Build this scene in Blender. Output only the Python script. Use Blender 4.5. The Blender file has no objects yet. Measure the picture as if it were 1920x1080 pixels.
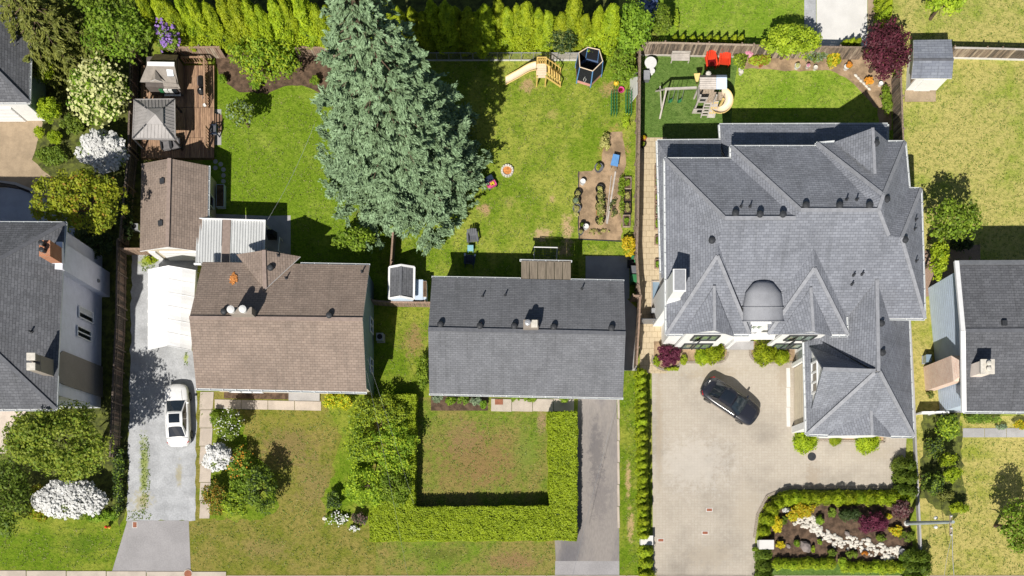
import bpy, math, random
import numpy as np
from mathutils import Vector, Matrix

# ---------------------------------------------------------------- camera, sky, sun
H = 72.0          # camera height over the ground, metres
K = 0.04          # metres of ground per photo pixel
NX, NY = 960.0, 1000.0   # photo pixel straight below the camera
sc = bpy.context.scene
COL = sc.collection
cam_d = bpy.data.cameras.new("camera")
cam = bpy.data.objects.new("camera", cam_d)
COL.objects.link(cam)
cam.location = (0, 0, H)
cam.rotation_euler = (0, 0, 0)
cam_d.sensor_width = 36
cam_d.lens = 36 * (H / K) / 1920
cam_d.shift_y = (NY - 540) / 1920
cam_d.clip_start = 0.5
cam_d.clip_end = 2000
sc.camera = cam

world = bpy.data.worlds.new("World")
sc.world = world
world.use_nodes = True
wn = world.node_tree
sky = wn.nodes.new("ShaderNodeTexSky")
sky.sky_type = 'NISHITA'
sky.sun_disc = False
SUNV = Vector((0.315, 0.778, -1.0)).normalized()
sky.sun_elevation = math.asin(-SUNV.z)
sky.sun_rotation = math.atan2(-SUNV.x, -SUNV.y)
wn.links.new(sky.outputs[0], wn.nodes["Background"].inputs[0])
wn.nodes["Background"].inputs[1].default_value = 0.05
sun_d = bpy.data.lights.new("sun", 'SUN')
sun_d.energy = 5.0
sun_d.angle = math.radians(0.5)
sun_d.color = (1.0, 0.95, 0.87)
sun = bpy.data.objects.new("sun", sun_d)
COL.objects.link(sun)
sun.location = (-20, -60, 80)
sun.rotation_euler = SUNV.to_track_quat('-Z', 'Y').to_euler()
vs = sc.view_settings
vs.view_transform = 'Standard'
vs.look = 'None'
vs.exposure = 0.30
vs.gamma = 1.0
vs.use_curve_mapping = False

# ---------------------------------------------------------------- helpers
def W(px, py, h=0.0):
    """world point at height h metres that the photo shows at pixel (px, py)"""
    s = K * (H - h) / H
    return Vector(((px - NX) * s, (NY - py) * s, h))

def G(px, py, h=0.0):
    """world point at height h above the ground point of pixel (px, py)"""
    return Vector(((px - NX) * K, (NY - py) * K, h))

def L(r, g, b):
    f = lambda c: ((c / 255 + .055) / 1.055) ** 2.4 if c > 10 else c / 255 / 12.92
    return (f(r), f(g), f(b))

def A(r, g, b, k=0.78):
    """albedo of a surface that shows sRGB r,g,b in full sun"""
    return tuple(min(.85, c * k) for c in L(r, g, b))

MATS = {}
def newmat(name):
    m = bpy.data.materials.new(name); m.use_nodes = True
    MATS[name] = m
    return m, m.node_tree, m.node_tree.nodes["Principled BSDF"]

def node(t, typ, **kw):
    n = t.nodes.new(typ)
    for k, v in kw.items():
        if k.startswith('i_'):
            n.inputs[k[2:].replace('_', ' ')].default_value = v
        else:
            setattr(n, k, v)
    return n

def rgba(c): return (c[0], c[1], c[2], 1)

def mixc(t, fac, a, b):
    n = t.nodes.new("ShaderNodeMix"); n.data_type = 'RGBA'
    for sock, v in ((0, fac), (6, a), (7, b)):
        if isinstance(v, (tuple, list)): n.inputs[sock].default_value = rgba(v)
        elif isinstance(v, (int, float)): n.inputs[sock].default_value = v
        else: t.links.new(v, n.inputs[sock])
    return n.outputs[2]

def noise(t, scale, detail=4, rough=.55, vec=None, stretch=None):
    n = node(t, "ShaderNodeTexNoise"); n.inputs["Scale"].default_value = scale
    n.inputs["Detail"].default_value = detail; n.inputs["Roughness"].default_value = rough
    if vec is None:
        vec = t.nodes.new("ShaderNodeNewGeometry").outputs["Position"]
    if stretch:
        mp = node(t, "ShaderNodeMapping"); mp.inputs["Scale"].default_value = stretch
        t.links.new(vec, mp.inputs[0]); vec = mp.outputs[0]
    t.links.new(vec, n.inputs["Vector"])
    return n.outputs["Fac"]

def ramp(t, fac, lo, hi):
    n = t.nodes.new("ShaderNodeMapRange"); n.interpolation_type = 'SMOOTHSTEP'
    t.links.new(fac, n.inputs[0])
    n.inputs[1].default_value = lo; n.inputs[2].default_value = hi
    return n.outputs[0]

def bump(t, b, h, strength=.5, dist=.05):
    n = t.nodes.new("ShaderNodeBump"); n.inputs["Strength"].default_value = strength
    n.inputs["Distance"].default_value = dist
    t.links.new(h, n.inputs["Height"]); t.links.new(n.outputs[0], b.inputs["Normal"])

def M(name, col, rough=.7, var=.18, scale=3.0, fine=25.0, bmp=.25, spec=.3, metal=0.0, col2=None, stretch=None, lo=.35, hi=.65, coat=0, spots=()):
    m, t, b = newmat(name)
    a = tuple(c * (1 - var) for c in col); c2 = col2 or tuple(min(.9, c * (1 + var)) for c in col)
    n1 = noise(t, scale, 5, .6, stretch=stretch)
    n2 = noise(t, fine, 3, .6, stretch=stretch)
    c = mixc(t, ramp(t, n1, lo, hi), a if col2 is None else col, c2)
    c = mixc(t, ramp(t, n2, .3, .7), c, mixc(t, .5 * var + .1, c, (0, 0, 0)))
    c = spots_of(t, c, spots)
    t.links.new(c, b.inputs["Base Color"])
    b.inputs["Roughness"].default_value = rough
    b.inputs["Specular IOR Level"].default_value = spec
    b.inputs["Metallic"].default_value = metal
    b.inputs["Coat Weight"].default_value = coat
    if bmp: bump(t, b, n2, bmp, .02)
    return m

def spots_of(t, c, spots):
    """worn or weedy places: (px, py, rx, ry, colour, strength) with ragged edges"""
    pos = t.nodes.new("ShaderNodeNewGeometry").outputs["Position"]
    for px, py, rx, ry, col, st in spots:
        g = G(px, py)
        mp = node(t, "ShaderNodeMapping"); mp.vector_type = 'POINT'
        mp.inputs["Scale"].default_value = (1 / (rx * K), 1 / (ry * K), 0)
        mp.inputs["Location"].default_value = (-g.x / (rx * K), -g.y / (ry * K), 0)
        t.links.new(pos, mp.inputs[0])
        ln = node(t, "ShaderNodeVectorMath", operation='LENGTH'); t.links.new(mp.outputs[0], ln.inputs[0])
        n = noise(t, 2.0, 8, .85)
        ad = node(t, "ShaderNodeMath", operation='MULTIPLY_ADD'); ad.inputs[1].default_value = 4.6; ad.inputs[2].default_value = -2.3
        t.links.new(n, ad.inputs[0])
        a2 = node(t, "ShaderNodeMath", operation='ADD'); t.links.new(ad.outputs[0], a2.inputs[0]); t.links.new(ln.outputs["Value"], a2.inputs[1])
        f = ramp(t, a2.outputs[0], 1.1, .35)
        ml = node(t, "ShaderNodeMath", operation='MULTIPLY'); ml.inputs[1].default_value = st; t.links.new(f, ml.inputs[0])
        c = mixc(t, ml.outputs[0], c, col)
    return c

def lawn(name, green, dry, soil=None, amt=.5, soilamt=.68, ps=.22, spots=()):
    """mown grass: patches of two tones, bare earth here and there, fine tufts"""
    m, t, b = newmat(name)
    big = noise(t, ps, 5, .65); mid = noise(t, .9, 6, .7); tuft = noise(t, 3.2, 6, .75); fine = noise(t, 7.5, 5, .8)
    add = node(t, "ShaderNodeMath", operation='MULTIPLY_ADD'); add.inputs[1].default_value = .75
    t.links.new(mid, add.inputs[0]); t.links.new(big, add.inputs[2])
    c = mixc(t, ramp(t, add.outputs[0], amt + .22, amt + .56), green, dry)
    c = mixc(t, ramp(t, tuft, .44, .66), c, mixc(t, .62, c, (green[0] * .30, green[1] * .40, green[2] * .25)))
    c = mixc(t, ramp(t, fine, .48, .70), c, mixc(t, .55, c, (dry[0] * 1.25, dry[1] * 1.22, dry[2] * 1.3)))
    if soil:
        s = noise(t, .62, 6, .7)
        c = mixc(t, ramp(t, s, soilamt, soilamt + .1), c, soil)
    c = spots_of(t, c, spots)
    t.links.new(c, b.inputs["Base Color"])
    b.inputs["Roughness"].default_value = .9; b.inputs["Specular IOR Level"].default_value = .1
    sm = node(t, "ShaderNodeMath", operation='ADD'); t.links.new(tuft, sm.inputs[0]); t.links.new(fine, sm.inputs[1])
    bump(t, b, sm.outputs[0], .9, .10)
    return m

def shingle(name, c1, c2, mortar, bw=.36, rh=.19):
    m, t, b = newmat(name)
    uv = t.nodes.new("ShaderNodeUVMap")
    br = node(t, "ShaderNodeTexBrick"); br.offset = .5
    br.inputs["Color1"].default_value = rgba(c1); br.inputs["Color2"].default_value = rgba(c2)
    br.inputs["Mortar"].default_value = rgba(mortar)
    br.inputs["Scale"].default_value = 1; br.inputs["Mortar Size"].default_value = .014
    br.inputs["Mortar Smooth"].default_value = .3; br.inputs["Brick Width"].default_value = bw
    br.inputs["Row Height"].default_value = rh
    t.links.new(uv.outputs[0], br.inputs["Vector"])
    n = noise(t, .55, 5, .6); f = noise(t, 30, 3, .7)
    c = mixc(t, ramp(t, n, .3, .75), br.outputs["Color"], mixc(t, .22, br.outputs["Color"], (0.0, 0.0, 0.0)))
    c = mixc(t, ramp(t, f, .35, .75), c, mixc(t, .14, c, (.6, .6, .6)))
    stv = noise(t, 1.0, 5, .7, uv.outputs[0], (2.6, .16, 1))
    c = mixc(t, ramp(t, stv, .46, .78), c, mixc(t, .30, c, (.03, .032, .03)))
    li = noise(t, 2.4, 6, .75)
    c = mixc(t, ramp(t, li, .64, .80), c, mixc(t, .30, c, (.34, .33, .27)))
    t.links.new(c, b.inputs["Base Color"])
    b.inputs["Roughness"].default_value = .92; b.inputs["Specular IOR Level"].default_value = .12
    # each course laps the one below: a saw-tooth up the slope
    sx = t.nodes.new("ShaderNodeSeparateXYZ"); t.links.new(uv.outputs[0], sx.inputs[0])
    md = node(t, "ShaderNodeMath", operation='DIVIDE'); md.inputs[1].default_value = rh; t.links.new(sx.outputs[1], md.inputs[0])
    fr = node(t, "ShaderNodeMath", operation='FRACT'); t.links.new(md.outputs[0], fr.inputs[0])
    iv = node(t, "ShaderNodeMath", operation='MULTIPLY_ADD'); iv.inputs[1].default_value = -1.0; t.links.new(fr.outputs[0], iv.inputs[0])
    t.links.new(br.outputs["Fac"], iv.inputs[2])
    ng = node(t, "ShaderNodeMath", operation='MULTIPLY_ADD'); ng.inputs[1].default_value = -.8; t.links.new(br.outputs["Fac"], ng.inputs[0]); t.links.new(iv.outputs[0], ng.inputs[2])
    bump(t, b, ng.outputs[0], .55, .025)
    return m

def brickmat(name, c1, c2, mortar, bw=.3, rh=.1, ms=.012, scale=1.0, world=False, off=.5, bs=.4, blotch=.2, spots=()):
    m, t, b = newmat(name)
    br = node(t, "ShaderNodeTexBrick"); br.offset = off
    br.inputs["Color1"].default_value = rgba(c1); br.inputs["Color2"].default_value = rgba(c2); br.inputs["Mortar"].default_value = rgba(mortar)
    br.inputs["Scale"].default_value = scale; br.inputs["Mortar Size"].default_value = ms
    br.inputs["Brick Width"].default_value = bw; br.inputs["Row Height"].default_value = rh
    if world:
        t.links.new(t.nodes.new("ShaderNodeNewGeometry").outputs["Position"], br.inputs["Vector"])
    else:
        t.links.new(t.nodes.new("ShaderNodeUVMap").outputs[0], br.inputs["Vector"])
    n = noise(t, .22, 6, .62); f = noise(t, 14, 4, .7)
    c = mixc(t, ramp(t, n, .42, .72), br.outputs["Color"], mixc(t, blotch, br.outputs["Color"], (.05, .045, .04)))
    c = mixc(t, ramp(t, f, .35, .75), c, mixc(t, .16, c, (0, 0, 0)))
    c = spots_of(t, c, spots)
    t.links.new(c, b.inputs["Base Color"]); b.inputs["Roughness"].default_value = .85
    b.inputs["Specular IOR Level"].default_value = .2
    iv = node(t, "ShaderNodeMath", operation='MULTIPLY'); iv.inputs[1].default_value = -1; t.links.new(br.outputs["Fac"], iv.inputs[0])
    bump(t, b, iv.outputs[0], bs, .02)
    return m

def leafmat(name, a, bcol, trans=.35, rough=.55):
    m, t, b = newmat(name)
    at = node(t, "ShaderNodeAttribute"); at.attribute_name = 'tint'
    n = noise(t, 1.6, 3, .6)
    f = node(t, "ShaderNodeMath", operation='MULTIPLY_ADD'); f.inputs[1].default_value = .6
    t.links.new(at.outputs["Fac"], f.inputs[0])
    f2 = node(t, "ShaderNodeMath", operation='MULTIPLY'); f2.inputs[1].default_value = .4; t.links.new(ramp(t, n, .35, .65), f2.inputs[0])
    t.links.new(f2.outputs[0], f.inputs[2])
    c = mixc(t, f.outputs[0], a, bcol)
    oi = t.nodes.new("ShaderNodeObjectInfo")
    hs = t.nodes.new("ShaderNodeHueSaturation")
    for inp, lo_, hi_ in (("Hue", .497, .512), ("Value", .84, 1.12)):
        mr = t.nodes.new("ShaderNodeMapRange"); mr.inputs[3].default_value = lo_; mr.inputs[4].default_value = hi_
        t.links.new(oi.outputs["Random"], mr.inputs[0]); t.links.new(mr.outputs[0], hs.inputs[inp])
    t.links.new(c, hs.inputs["Color"]); c = hs.outputs[0]
    t.links.new(c, b.inputs["Base Color"]); b.inputs["Roughness"].default_value = rough
    b.inputs["Specular IOR Level"].default_value = .25
    tr = t.nodes.new("ShaderNodeBsdfTranslucent"); t.links.new(c, tr.inputs[0])
    mx = t.nodes.new("ShaderNodeMixShader"); mx.inputs[0].default_value = trans
    t.links.new(b.outputs[0], mx.inputs[1]); t.links.new(tr.outputs[0], mx.inputs[2])
    t.links.new(mx.outputs[0], t.nodes["Material Output"].inputs[0])
    return m

def glassmat(name, col, rough=.05):
    m, t, b = newmat(name)
    b.inputs["Base Color"].default_value = rgba(col); b.inputs["Roughness"].default_value = rough
    b.inputs["Specular IOR Level"].default_value = .8; b.inputs["Coat Weight"].default_value = .6
    return m

def paint(name, col, rough=.3, coat=1.0, metal=0.0):
    m, t, b = newmat(name)
    n = noise(t, 5, 3)
    c = mixc(t, ramp(t, n, .3, .7), col, tuple(x * .93 for x in col))
    t.links.new(c, b.inputs["Base Color"]); b.inputs["Roughness"].default_value = rough
    b.inputs["Coat Weight"].default_value = coat; b.inputs["Coat Roughness"].default_value = .06
    b.inputs["Metallic"].default_value = metal
    return m

# ---------------------------------------------------------------- mesh builder
ORG = {}
def tag(o, label=None, cat=None, group=None, kind=None):
    if label: o["label"] = label
    if cat: o["category"] = cat
    if group: o["group"] = group
    if kind: o["kind"] = kind
    return o

def thing(name, label, cat, loc, rz=0.0, group=None):
    o = bpy.data.objects.new(name, None); COL.objects.link(o)
    o.empty_display_size = .3
    o.location = loc; o.rotation_euler = (0, 0, rz)
    ORG[o.name] = Vector(loc)
    return tag(o, label, cat, group)

def link(me, name, parent=None, mats=(), loc=None):
    o = bpy.data.objects.new(name, me); COL.objects.link(o)
    for m in mats:
        if m.name not in [x.name for x in me.materials if x]: me.materials.append(m)
    if parent is not None:
        o.parent = parent; ORG[o.name] = ORG.get(parent.name, Vector((0, 0, 0)))
    if loc is not None: o.location = loc
    return o

def copy(o, parent=None, loc=None, rot=None, scale=None, name=None):
    c = o.copy(); COL.objects.link(c)
    if name: c.name = name
    c.parent = parent if parent is not None else o.parent
    if loc is not None: c.location = loc
    if rot is not None: c.rotation_euler = rot
    if scale is not None: c.scale = scale
    ORG[c.name] = ORG.get(c.parent.name) if c.parent else Vector(c.location)
    return c

def copy_tree(o, loc, rz=0, scale=None, label=None, parent=None):
    c = o.copy(); COL.objects.link(c); c.parent = parent
    if parent is None:
        c.location = loc; c.rotation_euler = (0, 0, rz)
        if scale is not None: c.scale = scale
        if label: c["label"] = label
        ORG[c.name] = Vector(loc)
    for ch in o.children: copy_tree(ch, None, parent=c)
    return c

class MB:
    def __init__(s): s.v = []; s.f = []; s.m = []; s.uv = {}
    def quad(s, *pts, m=0):
        i = len(s.v); s.v += [Vector(p) for p in pts]; s.f.append(tuple(range(i, i + len(pts)))); s.m.append(m); return s
    poly = quad
    def box(s, lo, hi, m=0):
        x0, y0, z0 = lo; x1, y1, z1 = hi
        return s.hexa([(x0, y0, z0), (x1, y0, z0), (x1, y1, z0), (x0, y1, z0)], [(x0, y0, z1), (x1, y0, z1), (x1, y1, z1), (x0, y1, z1)], m)
    def hexa(s, bot, top, m=0, mt=None):
        n = len(bot); i = len(s.v)
        s.v += [Vector(p) for p in bot] + [Vector(p) for p in top]
        s.f.append(tuple(i + k for k in range(n - 1, -1, -1))); s.m.append(m)
        s.f.append(tuple(i + n + k for k in range(n))); s.m.append(m if mt is None else mt)
        for k in range(n):
            s.f.append((i + k, i + (k + 1) % n, i + n + (k + 1) % n, i + n + k)); s.m.append(m)
        return s
    def bar(s, p, q, w, h=None, m=0, up=(0, 0, 1)):
        p = Vector(p); q = Vector(q); h = h or w
        d = (q - p).normalized(); u = Vector(up)
        if abs(d.dot(u)) > .95: u = Vector((0, 1, 0))
        a = d.cross(u).normalized() * w / 2; b = a.normalized().cross(d).normalized() * h / 2
        return s.hexa([p - a - b, p + a - b, p + a + b, p - a + b], [q - a - b, q + a - b, q + a + b, q - a + b], m)
    def tube(s, pts, r, n=6, m=0, cap=True):
        pts = [Vector(p) for p in pts]; rs = r if isinstance(r, (list, tuple)) else [r] * len(pts)
        base = len(s.v); d0 = None
        for k, p in enumerate(pts):
            d = (pts[min(k + 1, len(pts) - 1)] - pts[max(k - 1, 0)]).normalized()
            u = Vector((0, 0, 1)) if abs(d.z) < .9 else Vector((0, 1, 0))
            a = d.cross(u).normalized(); b = a.cross(d)
            for j in range(n):
                t = 2 * math.pi * j / n
                s.v.append(p + (a * math.cos(t) + b * math.sin(t)) * rs[k])
        for k in range(len(pts) - 1):
            for j in range(n):
                s.f.append((base + k * n + j, base + k * n + (j + 1) % n, base + (k + 1) * n + (j + 1) % n, base + (k + 1) * n + j)); s.m.append(m)
        if cap:
            s.f.append(tuple(base + j for j in range(n - 1, -1, -1))); s.m.append(m)
            s.f.append(tuple(base + (len(pts) - 1) * n + j for j in range(n))); s.m.append(m)
        return s
    def lathe(s, c, prof, n=14, m=0):
        """prof: list of (radius, z) from bottom to top around the vertical through c"""
        base = len(s.v); c = Vector(c)
        for r, z in prof:
            for j in range(n):
                t = 2 * math.pi * j / n
                s.v.append(c + Vector((r * math.cos(t), r * math.sin(t), z)))
        for k in range(len(prof) - 1):
            for j in range(n):
                s.f.append((base + k * n + j, base + k * n + (j + 1) % n, base + (k + 1) * n + (j + 1) % n, base + (k + 1) * n + j)); s.m.append(m)
        s.f.append(tuple(base + (len(prof) - 1) * n + j for j in range(n))); s.m.append(m)
        return s
    def grid(s, P, m=0):
        """P[i][j] rows of points"""
        base = len(s.v); nj = len(P[0])
        for row in P: s.v += [Vector(p) for p in row]
        for i in range(len(P) - 1):
            for j in range(nj - 1):
                s.f.append((base + i * nj + j, base + i * nj + j + 1, base + (i + 1) * nj + j + 1, base + (i + 1) * nj + j)); s.m.append(m)
        return s
    def slab(s, pts, th=.14, m=0, ms=1, rake=True):
        """a roof slope: shingled top (slot m, uv in metres), fascia edge and soffit (slot ms)"""
        pts = [Vector(p) for p in pts]; n = len(pts)
        nrm = Vector((0, 0, 0))
        for k in range(n):
            a, b = pts[k], pts[(k + 1) % n]
            nrm += Vector(((a.y - b.y) * (a.z + b.z), (a.z - b.z) * (a.x + b.x), (a.x - b.x) * (a.y + b.y)))
        if nrm.z < 0: pts.reverse(); nrm = -nrm
        nrm.normalize()
        u = Vector((0, 0, 1)).cross(nrm); u = u.normalized() if u.length > .02 else Vector((1, 0, 0))
        v = nrm.cross(u)
        i = len(s.v)
        s.v += pts + [p - Vector((0, 0, th)) for p in pts]
        s.uv[len(s.f)] = [(p.dot(u), p.dot(v)) for p in pts]
        s.f.append(tuple(range(i, i + n))); s.m.append(m)
        s.f.append(tuple(range(i + 2 * n - 1, i + n - 1, -1))); s.m.append(ms)
        for k in range(n):
            s.f.append((i + k, i + n + k, i + n + (k + 1) % n, i + (k + 1) % n)); s.m.append(ms if rake or abs(pts[k].z - pts[(k + 1) % n].z) < .05 else m)
        return s
    def walluv(s, p, q, z0, z1, m=0):
        p = Vector(p); q = Vector(q); l = (q - p).length
        i = len(s.v)
        s.v += [Vector((p.x, p.y, z0)), Vector((q.x, q.y, z0)), Vector((q.x, q.y, z1)), Vector((p.x, p.y, z1))]
        s.uv[len(s.f)] = [(0, z0), (l, z0), (l, z1), (0, z1)]
        s.f.append((i, i + 1, i + 2, i + 3)); s.m.append(m); return s
    def build(s, name, mats, parent=None, local=False, smooth=False, **tags):
        if not isinstance(mats, (list, tuple)): mats = [mats]
        vs_ = s.v
        if parent is not None and not local:
            org = ORG.get(parent.name, Vector((0, 0, 0)))
            vs_ = [p - org for p in vs_]
            loc = None
        elif parent is None:
            c = sum(vs_, Vector((0, 0, 0))) / len(vs_); c.z = min(p.z for p in vs_)
            vs_ = [p - c for p in vs_]; loc = c
        else: loc = None
        me = bpy.data.meshes.new(name); me.from_pydata(vs_, [], s.f)
        for m in mats: me.materials.append(m)
        if any(s.m): me.polygons.foreach_set("material_index", s.m)
        if s.uv:
            ul = me.uv_layers.new(name="UVMap")
            for fi, uvs in s.uv.items():
                for li, uvv in zip(me.polygons[fi].loop_indices, uvs): ul.data[li].uv = uvv
        if smooth: me.polygons.foreach_set("use_smooth", [True] * len(me.polygons))
        me.update()
        o = link(me, name, parent, (), loc)
        if parent is None: ORG[o.name] = Vector(loc)
        if tags: tag(o, **tags)
        return o

def sheet(name, px, z, mat, kind='structure', label=None, parent=None, th=None):
    b = MB()
    pts = [G(x, y, z) for x, y in px]
    if th: b.hexa([p - Vector((0, 0, th)) for p in (pts if ccw(pts) else pts[::-1])], pts if ccw(pts) else pts[::-1])
    else: b.poly(*(pts if ccw(pts) else pts[::-1]))
    o = b.build(name, mat, parent)
    if parent is None: tag(o, label, None, None, kind)
    return o

def ccw(p): return sum(p[i].x * p[(i + 1) % len(p)].y - p[(i + 1) % len(p)].x * p[i].y for i in range(len(p))) > 0

def rough_poly(px, amp=3, step=14, seed=1):
    """a hand-drawn edge: resampled and jittered outline in pixels"""
    rng = random.Random(seed); out = []
    for i in range(len(px)):
        a = px[i]; b = px[(i + 1) % len(px)]; d = math.hypot(b[0] - a[0], b[1] - a[1]); n = max(1, int(d / step))
        for k in range(n):
            t = k / n; out.append((a[0] + (b[0] - a[0]) * t + rng.uniform(-amp, amp), a[1] + (b[1] - a[1]) * t + rng.uniform(-amp, amp)))
    return out

ORD = "first second third fourth fifth sixth seventh eighth ninth tenth eleventh twelfth thirteenth fourteenth fifteenth sixteenth seventeenth eighteenth nineteenth twentieth".split()
def nth(i):
    if i < 20: return ORD[i]
    return {2: 'twenty', 3: 'thirty', 4: 'forty'}[(i + 1) // 10] + ('-' + ORD[i % 10] if (i + 1) % 10 else '').replace('-tenth', '') if (i + 1) % 10 else {3: 'thirtieth', 4: 'fortieth'}[(i + 1) // 10]

# ---------------------------------------------------------------- materials
lawn('lawn_plain', A(138, 158, 50), A(172, 172, 86))
lawn('lawn_bright', A(122, 152, 36), A(164, 180, 74), amt=.62)
lawn('lawn_play', A(122, 152, 36), A(176, 182, 80), A(205, 178, 132), amt=.5, soilamt=.76, spots=[(1016, 440, 20, 15, A(212, 182, 142), .9), (1064, 432, 11, 36, A(210, 178, 138), .9), (1058, 470, 16, 14, A(208, 176, 136), .8), (989, 160, 17, 14, A(196, 164, 126), .85), (908, 391, 14, 13, A(196, 160, 124), .9), (1036, 372, 6, 9, A(210, 180, 130), .8), (1142, 166, 18, 18, A(190, 158, 112), .8), (1035, 214, 14, 10, A(196, 180, 110), .6), (955, 380, 12, 12, A(196, 180, 110), .5), (1150, 285, 26, 50, A(198, 150, 108), .8)])
lawn('lawn_far', A(132, 166, 46), A(174, 190, 80), amt=.52)
lawn('lawn_dry', A(156, 174, 66), A(204, 194, 116), amt=.40)
lawn('lawn_front', A(126, 136, 44), A(160, 148, 80), A(150, 130, 92), amt=.46, soilamt=.68, ps=.3, spots=[(540, 835, 60, 45, A(148, 128, 86), .75), (590, 905, 40, 60, A(152, 134, 88), .6), (500, 1030, 60, 25, A(158, 138, 92), .5), (560, 790, 90, 18, A(150, 148, 66), .4), (640, 780, 40, 30, A(130, 148, 50), .6)])
lawn('lawn_brown', A(122, 150, 44), A(160, 146, 84), A(164, 132, 98), amt=.48, soilamt=.66, ps=.25, spots=[(895, 862, 100, 66, A(158, 122, 88), .7), (870, 820, 40, 40, A(156, 128, 92), .6), (1015, 790, 10, 30, A(176, 148, 116), .8), (960, 1052, 55, 22, A(158, 126, 92), .75), (830, 1040, 50, 14, A(110, 118, 50), .7), (985, 850, 25, 40, A(128, 150, 60), .7)])
lawn('lawn_verge', A(112, 142, 30), A(162, 168, 68), amt=.54, spots=[(776, 640, 22, 34, A(166, 136, 96), .8), (1178, 900, 6, 40, A(206, 176, 130), .9), (1182, 985, 7, 36, A(206, 176, 130), .9), (150, 1020, 40, 20, A(92, 120, 34), .6)])
lawn('lawn_parch', A(158, 168, 62), A(206, 192, 116), amt=.40)
lawn('turf', A(104, 134, 62), A(136, 158, 86), amt=.66)
M('soil', A(176, 150, 120), .95, .3, 1.2, 20, .8)
M('mulch', A(106, 86, 70), .95, .4, 2.5, 18, 1.0)
M('dirt_bare', A(196, 166, 128), .95, .2, 1.5, 16, .6)
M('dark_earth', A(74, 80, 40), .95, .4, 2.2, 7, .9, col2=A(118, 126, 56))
M('gravel', A(188, 190, 193), .9, .16, .9, 8, .8, lo=.3, hi=.7, spots=[(270, 880, 9, 70, A(146, 158, 66), .85), (266, 940, 22, 20, A(170, 160, 112), .7), (335, 890, 7, 26, A(168, 156, 110), .6), (352, 560, 6, 8, A(150, 160, 60), .8), (275, 490, 16, 12, A(150, 165, 50), .9), (349, 672, 5, 10, A(160, 175, 50), .7)])
M('asphalt_pale', A(170, 167, 168), .85, .08, .5, 10, .3)
M('asphalt_old', A(158, 151, 146), .88, .06, .35, 9, .35, col2=A(122, 119, 122), stretch=(1, .35, 1), lo=.45, hi=.7, spots=[(1118, 850, 16, 70, A(104, 101, 104), .6), (1125, 930, 22, 60, A(120, 115, 116), .5)])
M('concrete', A(205, 192, 178), .85, .09, 1.2, 30, .25)
M('concrete_grey', A(182, 180, 180), .85, .09, 1.0, 30, .25)
M('concrete_white', A(232, 230, 226), .85, .05, .8, 30, .2)
M('aggregate', A(178, 158, 132), .9, .12, 1.5, 18, .6)
M('patio_blue', A(176, 184, 200), .8, .08, 1.0, 25, .2)
brickmat('pavers', A(202, 193, 179), A(196, 186, 172), A(187, 176, 161), .24, .2, .010, world=True, off=.0, bs=.15, blotch=.34, spots=[(1340, 700, 60, 16, A(178, 164, 142), .5), (1470, 700, 16, 40, A(172, 158, 140), .5), (1300, 870, 90, 60, A(214, 208, 200), .4), (1524, 900, 16, 40, A(170, 156, 138), .6), (1640, 850, 50, 16, A(182, 170, 152), .5), (1236, 800, 8, 140, A(176, 160, 138), .5), (1330, 1040, 50, 30, A(190, 178, 160), .5), (1400, 960, 30, 60, A(186, 174, 156), .4)])
brickmat('walk_pavers', A(216, 198, 166), A(205, 188, 158), A(168, 150, 120), .42, .42, .014, world=True, off=.5, blotch=.12)
brickmat('paver_border', A(186, 174, 158), A(170, 158, 144), A(130, 120, 106), .2, .1, .012, world=True, blotch=.1)
shingle('shingle_grey', A(150, 154, 164), A(130, 134, 144), A(100, 103, 111), .34, .18)
shingle('shingle_slate', A(128, 130, 136), A(114, 116, 122), A(92, 94, 98), .34, .15)
shingle('shingle_brown', A(164, 145, 131), A(148, 130, 117), A(116, 101, 91), .34, .18)
shingle('shingle_dark', A(112, 114, 120), A(92, 94, 100), A(66, 68, 74), .36, .19)
shingle('shingle_shed', A(150, 156, 168), A(128, 134, 148), A(108, 114, 126), .5, .2)
M('ridge_grey', A(162, 164, 170), .9, .1, 4); M('ridge_brown', A(164, 146, 136), .9, .1, 4); M('ridge_slate', A(110, 112, 118), .9, .1, 4)
M('stucco_white', A(238, 238, 236, .9), .85, .03, 3, 40, .15)
M('trim_white', A(240, 240, 240, .9), .6, .03, 3, 30, .05)
M('siding_lavender', A(232, 232, 246, .95), .8, .04, 2, 30, .1)
M('siding_blue', A(196, 210, 228, .95), .8, .04, 2, 30, .1)
M('siding_teal', A(150, 172, 172), .8, .05, 2, 30, .1)
M('siding_cream', A(226, 214, 190), .8, .04, 2, 30, .1)
brickmat('brick_orange', A(205, 120, 70), A(180, 98, 56), A(200, 180, 160), .24, .08)
brickmat('brick_pink', A(250, 214, 192, .95), A(228, 182, 156, .95), A(240, 226, 214, .95), .24, .08, .014)
brickmat('brick_brown', A(170, 150, 138), A(145, 126, 116), A(170, 160, 150), .24, .08)
M('gutter', A(228, 232, 234), .45, .04, 3, 20, 0)
M('metal_grey', A(150, 152, 156), .45, .1, 3, 20, .1, metal=.3)
M('metal_dark', A(62, 64, 68), .5, .15, 5, 30, .1)
M('metal_galv', A(196, 198, 202), .4, .08, 6, 30, .05, metal=.4)
M('iron_black', A(36, 36, 38), .5, .2, 6, 30, .1)
M('gazebo_metal', A(166, 162, 160), .55, .1, 1.5, 20, .1, stretch=(1, 1, 1))
M('corrugated', A(226, 228, 228), .5, .10, .9, 14, .1, stretch=(3, .5, 1), lo=.45, hi=.75)
M('fabric_white', A(250, 250, 250, .95), .7, .02, 2, 20, .1)
M('deck_wood', A(182, 148, 120), .8, .28, 2.5, 30, .2, stretch=(6, .6, 1))
M('deck_wood_dark', A(150, 120, 99), .8, .28, 2.5, 30, .2, stretch=(6, .6, 1))
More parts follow.
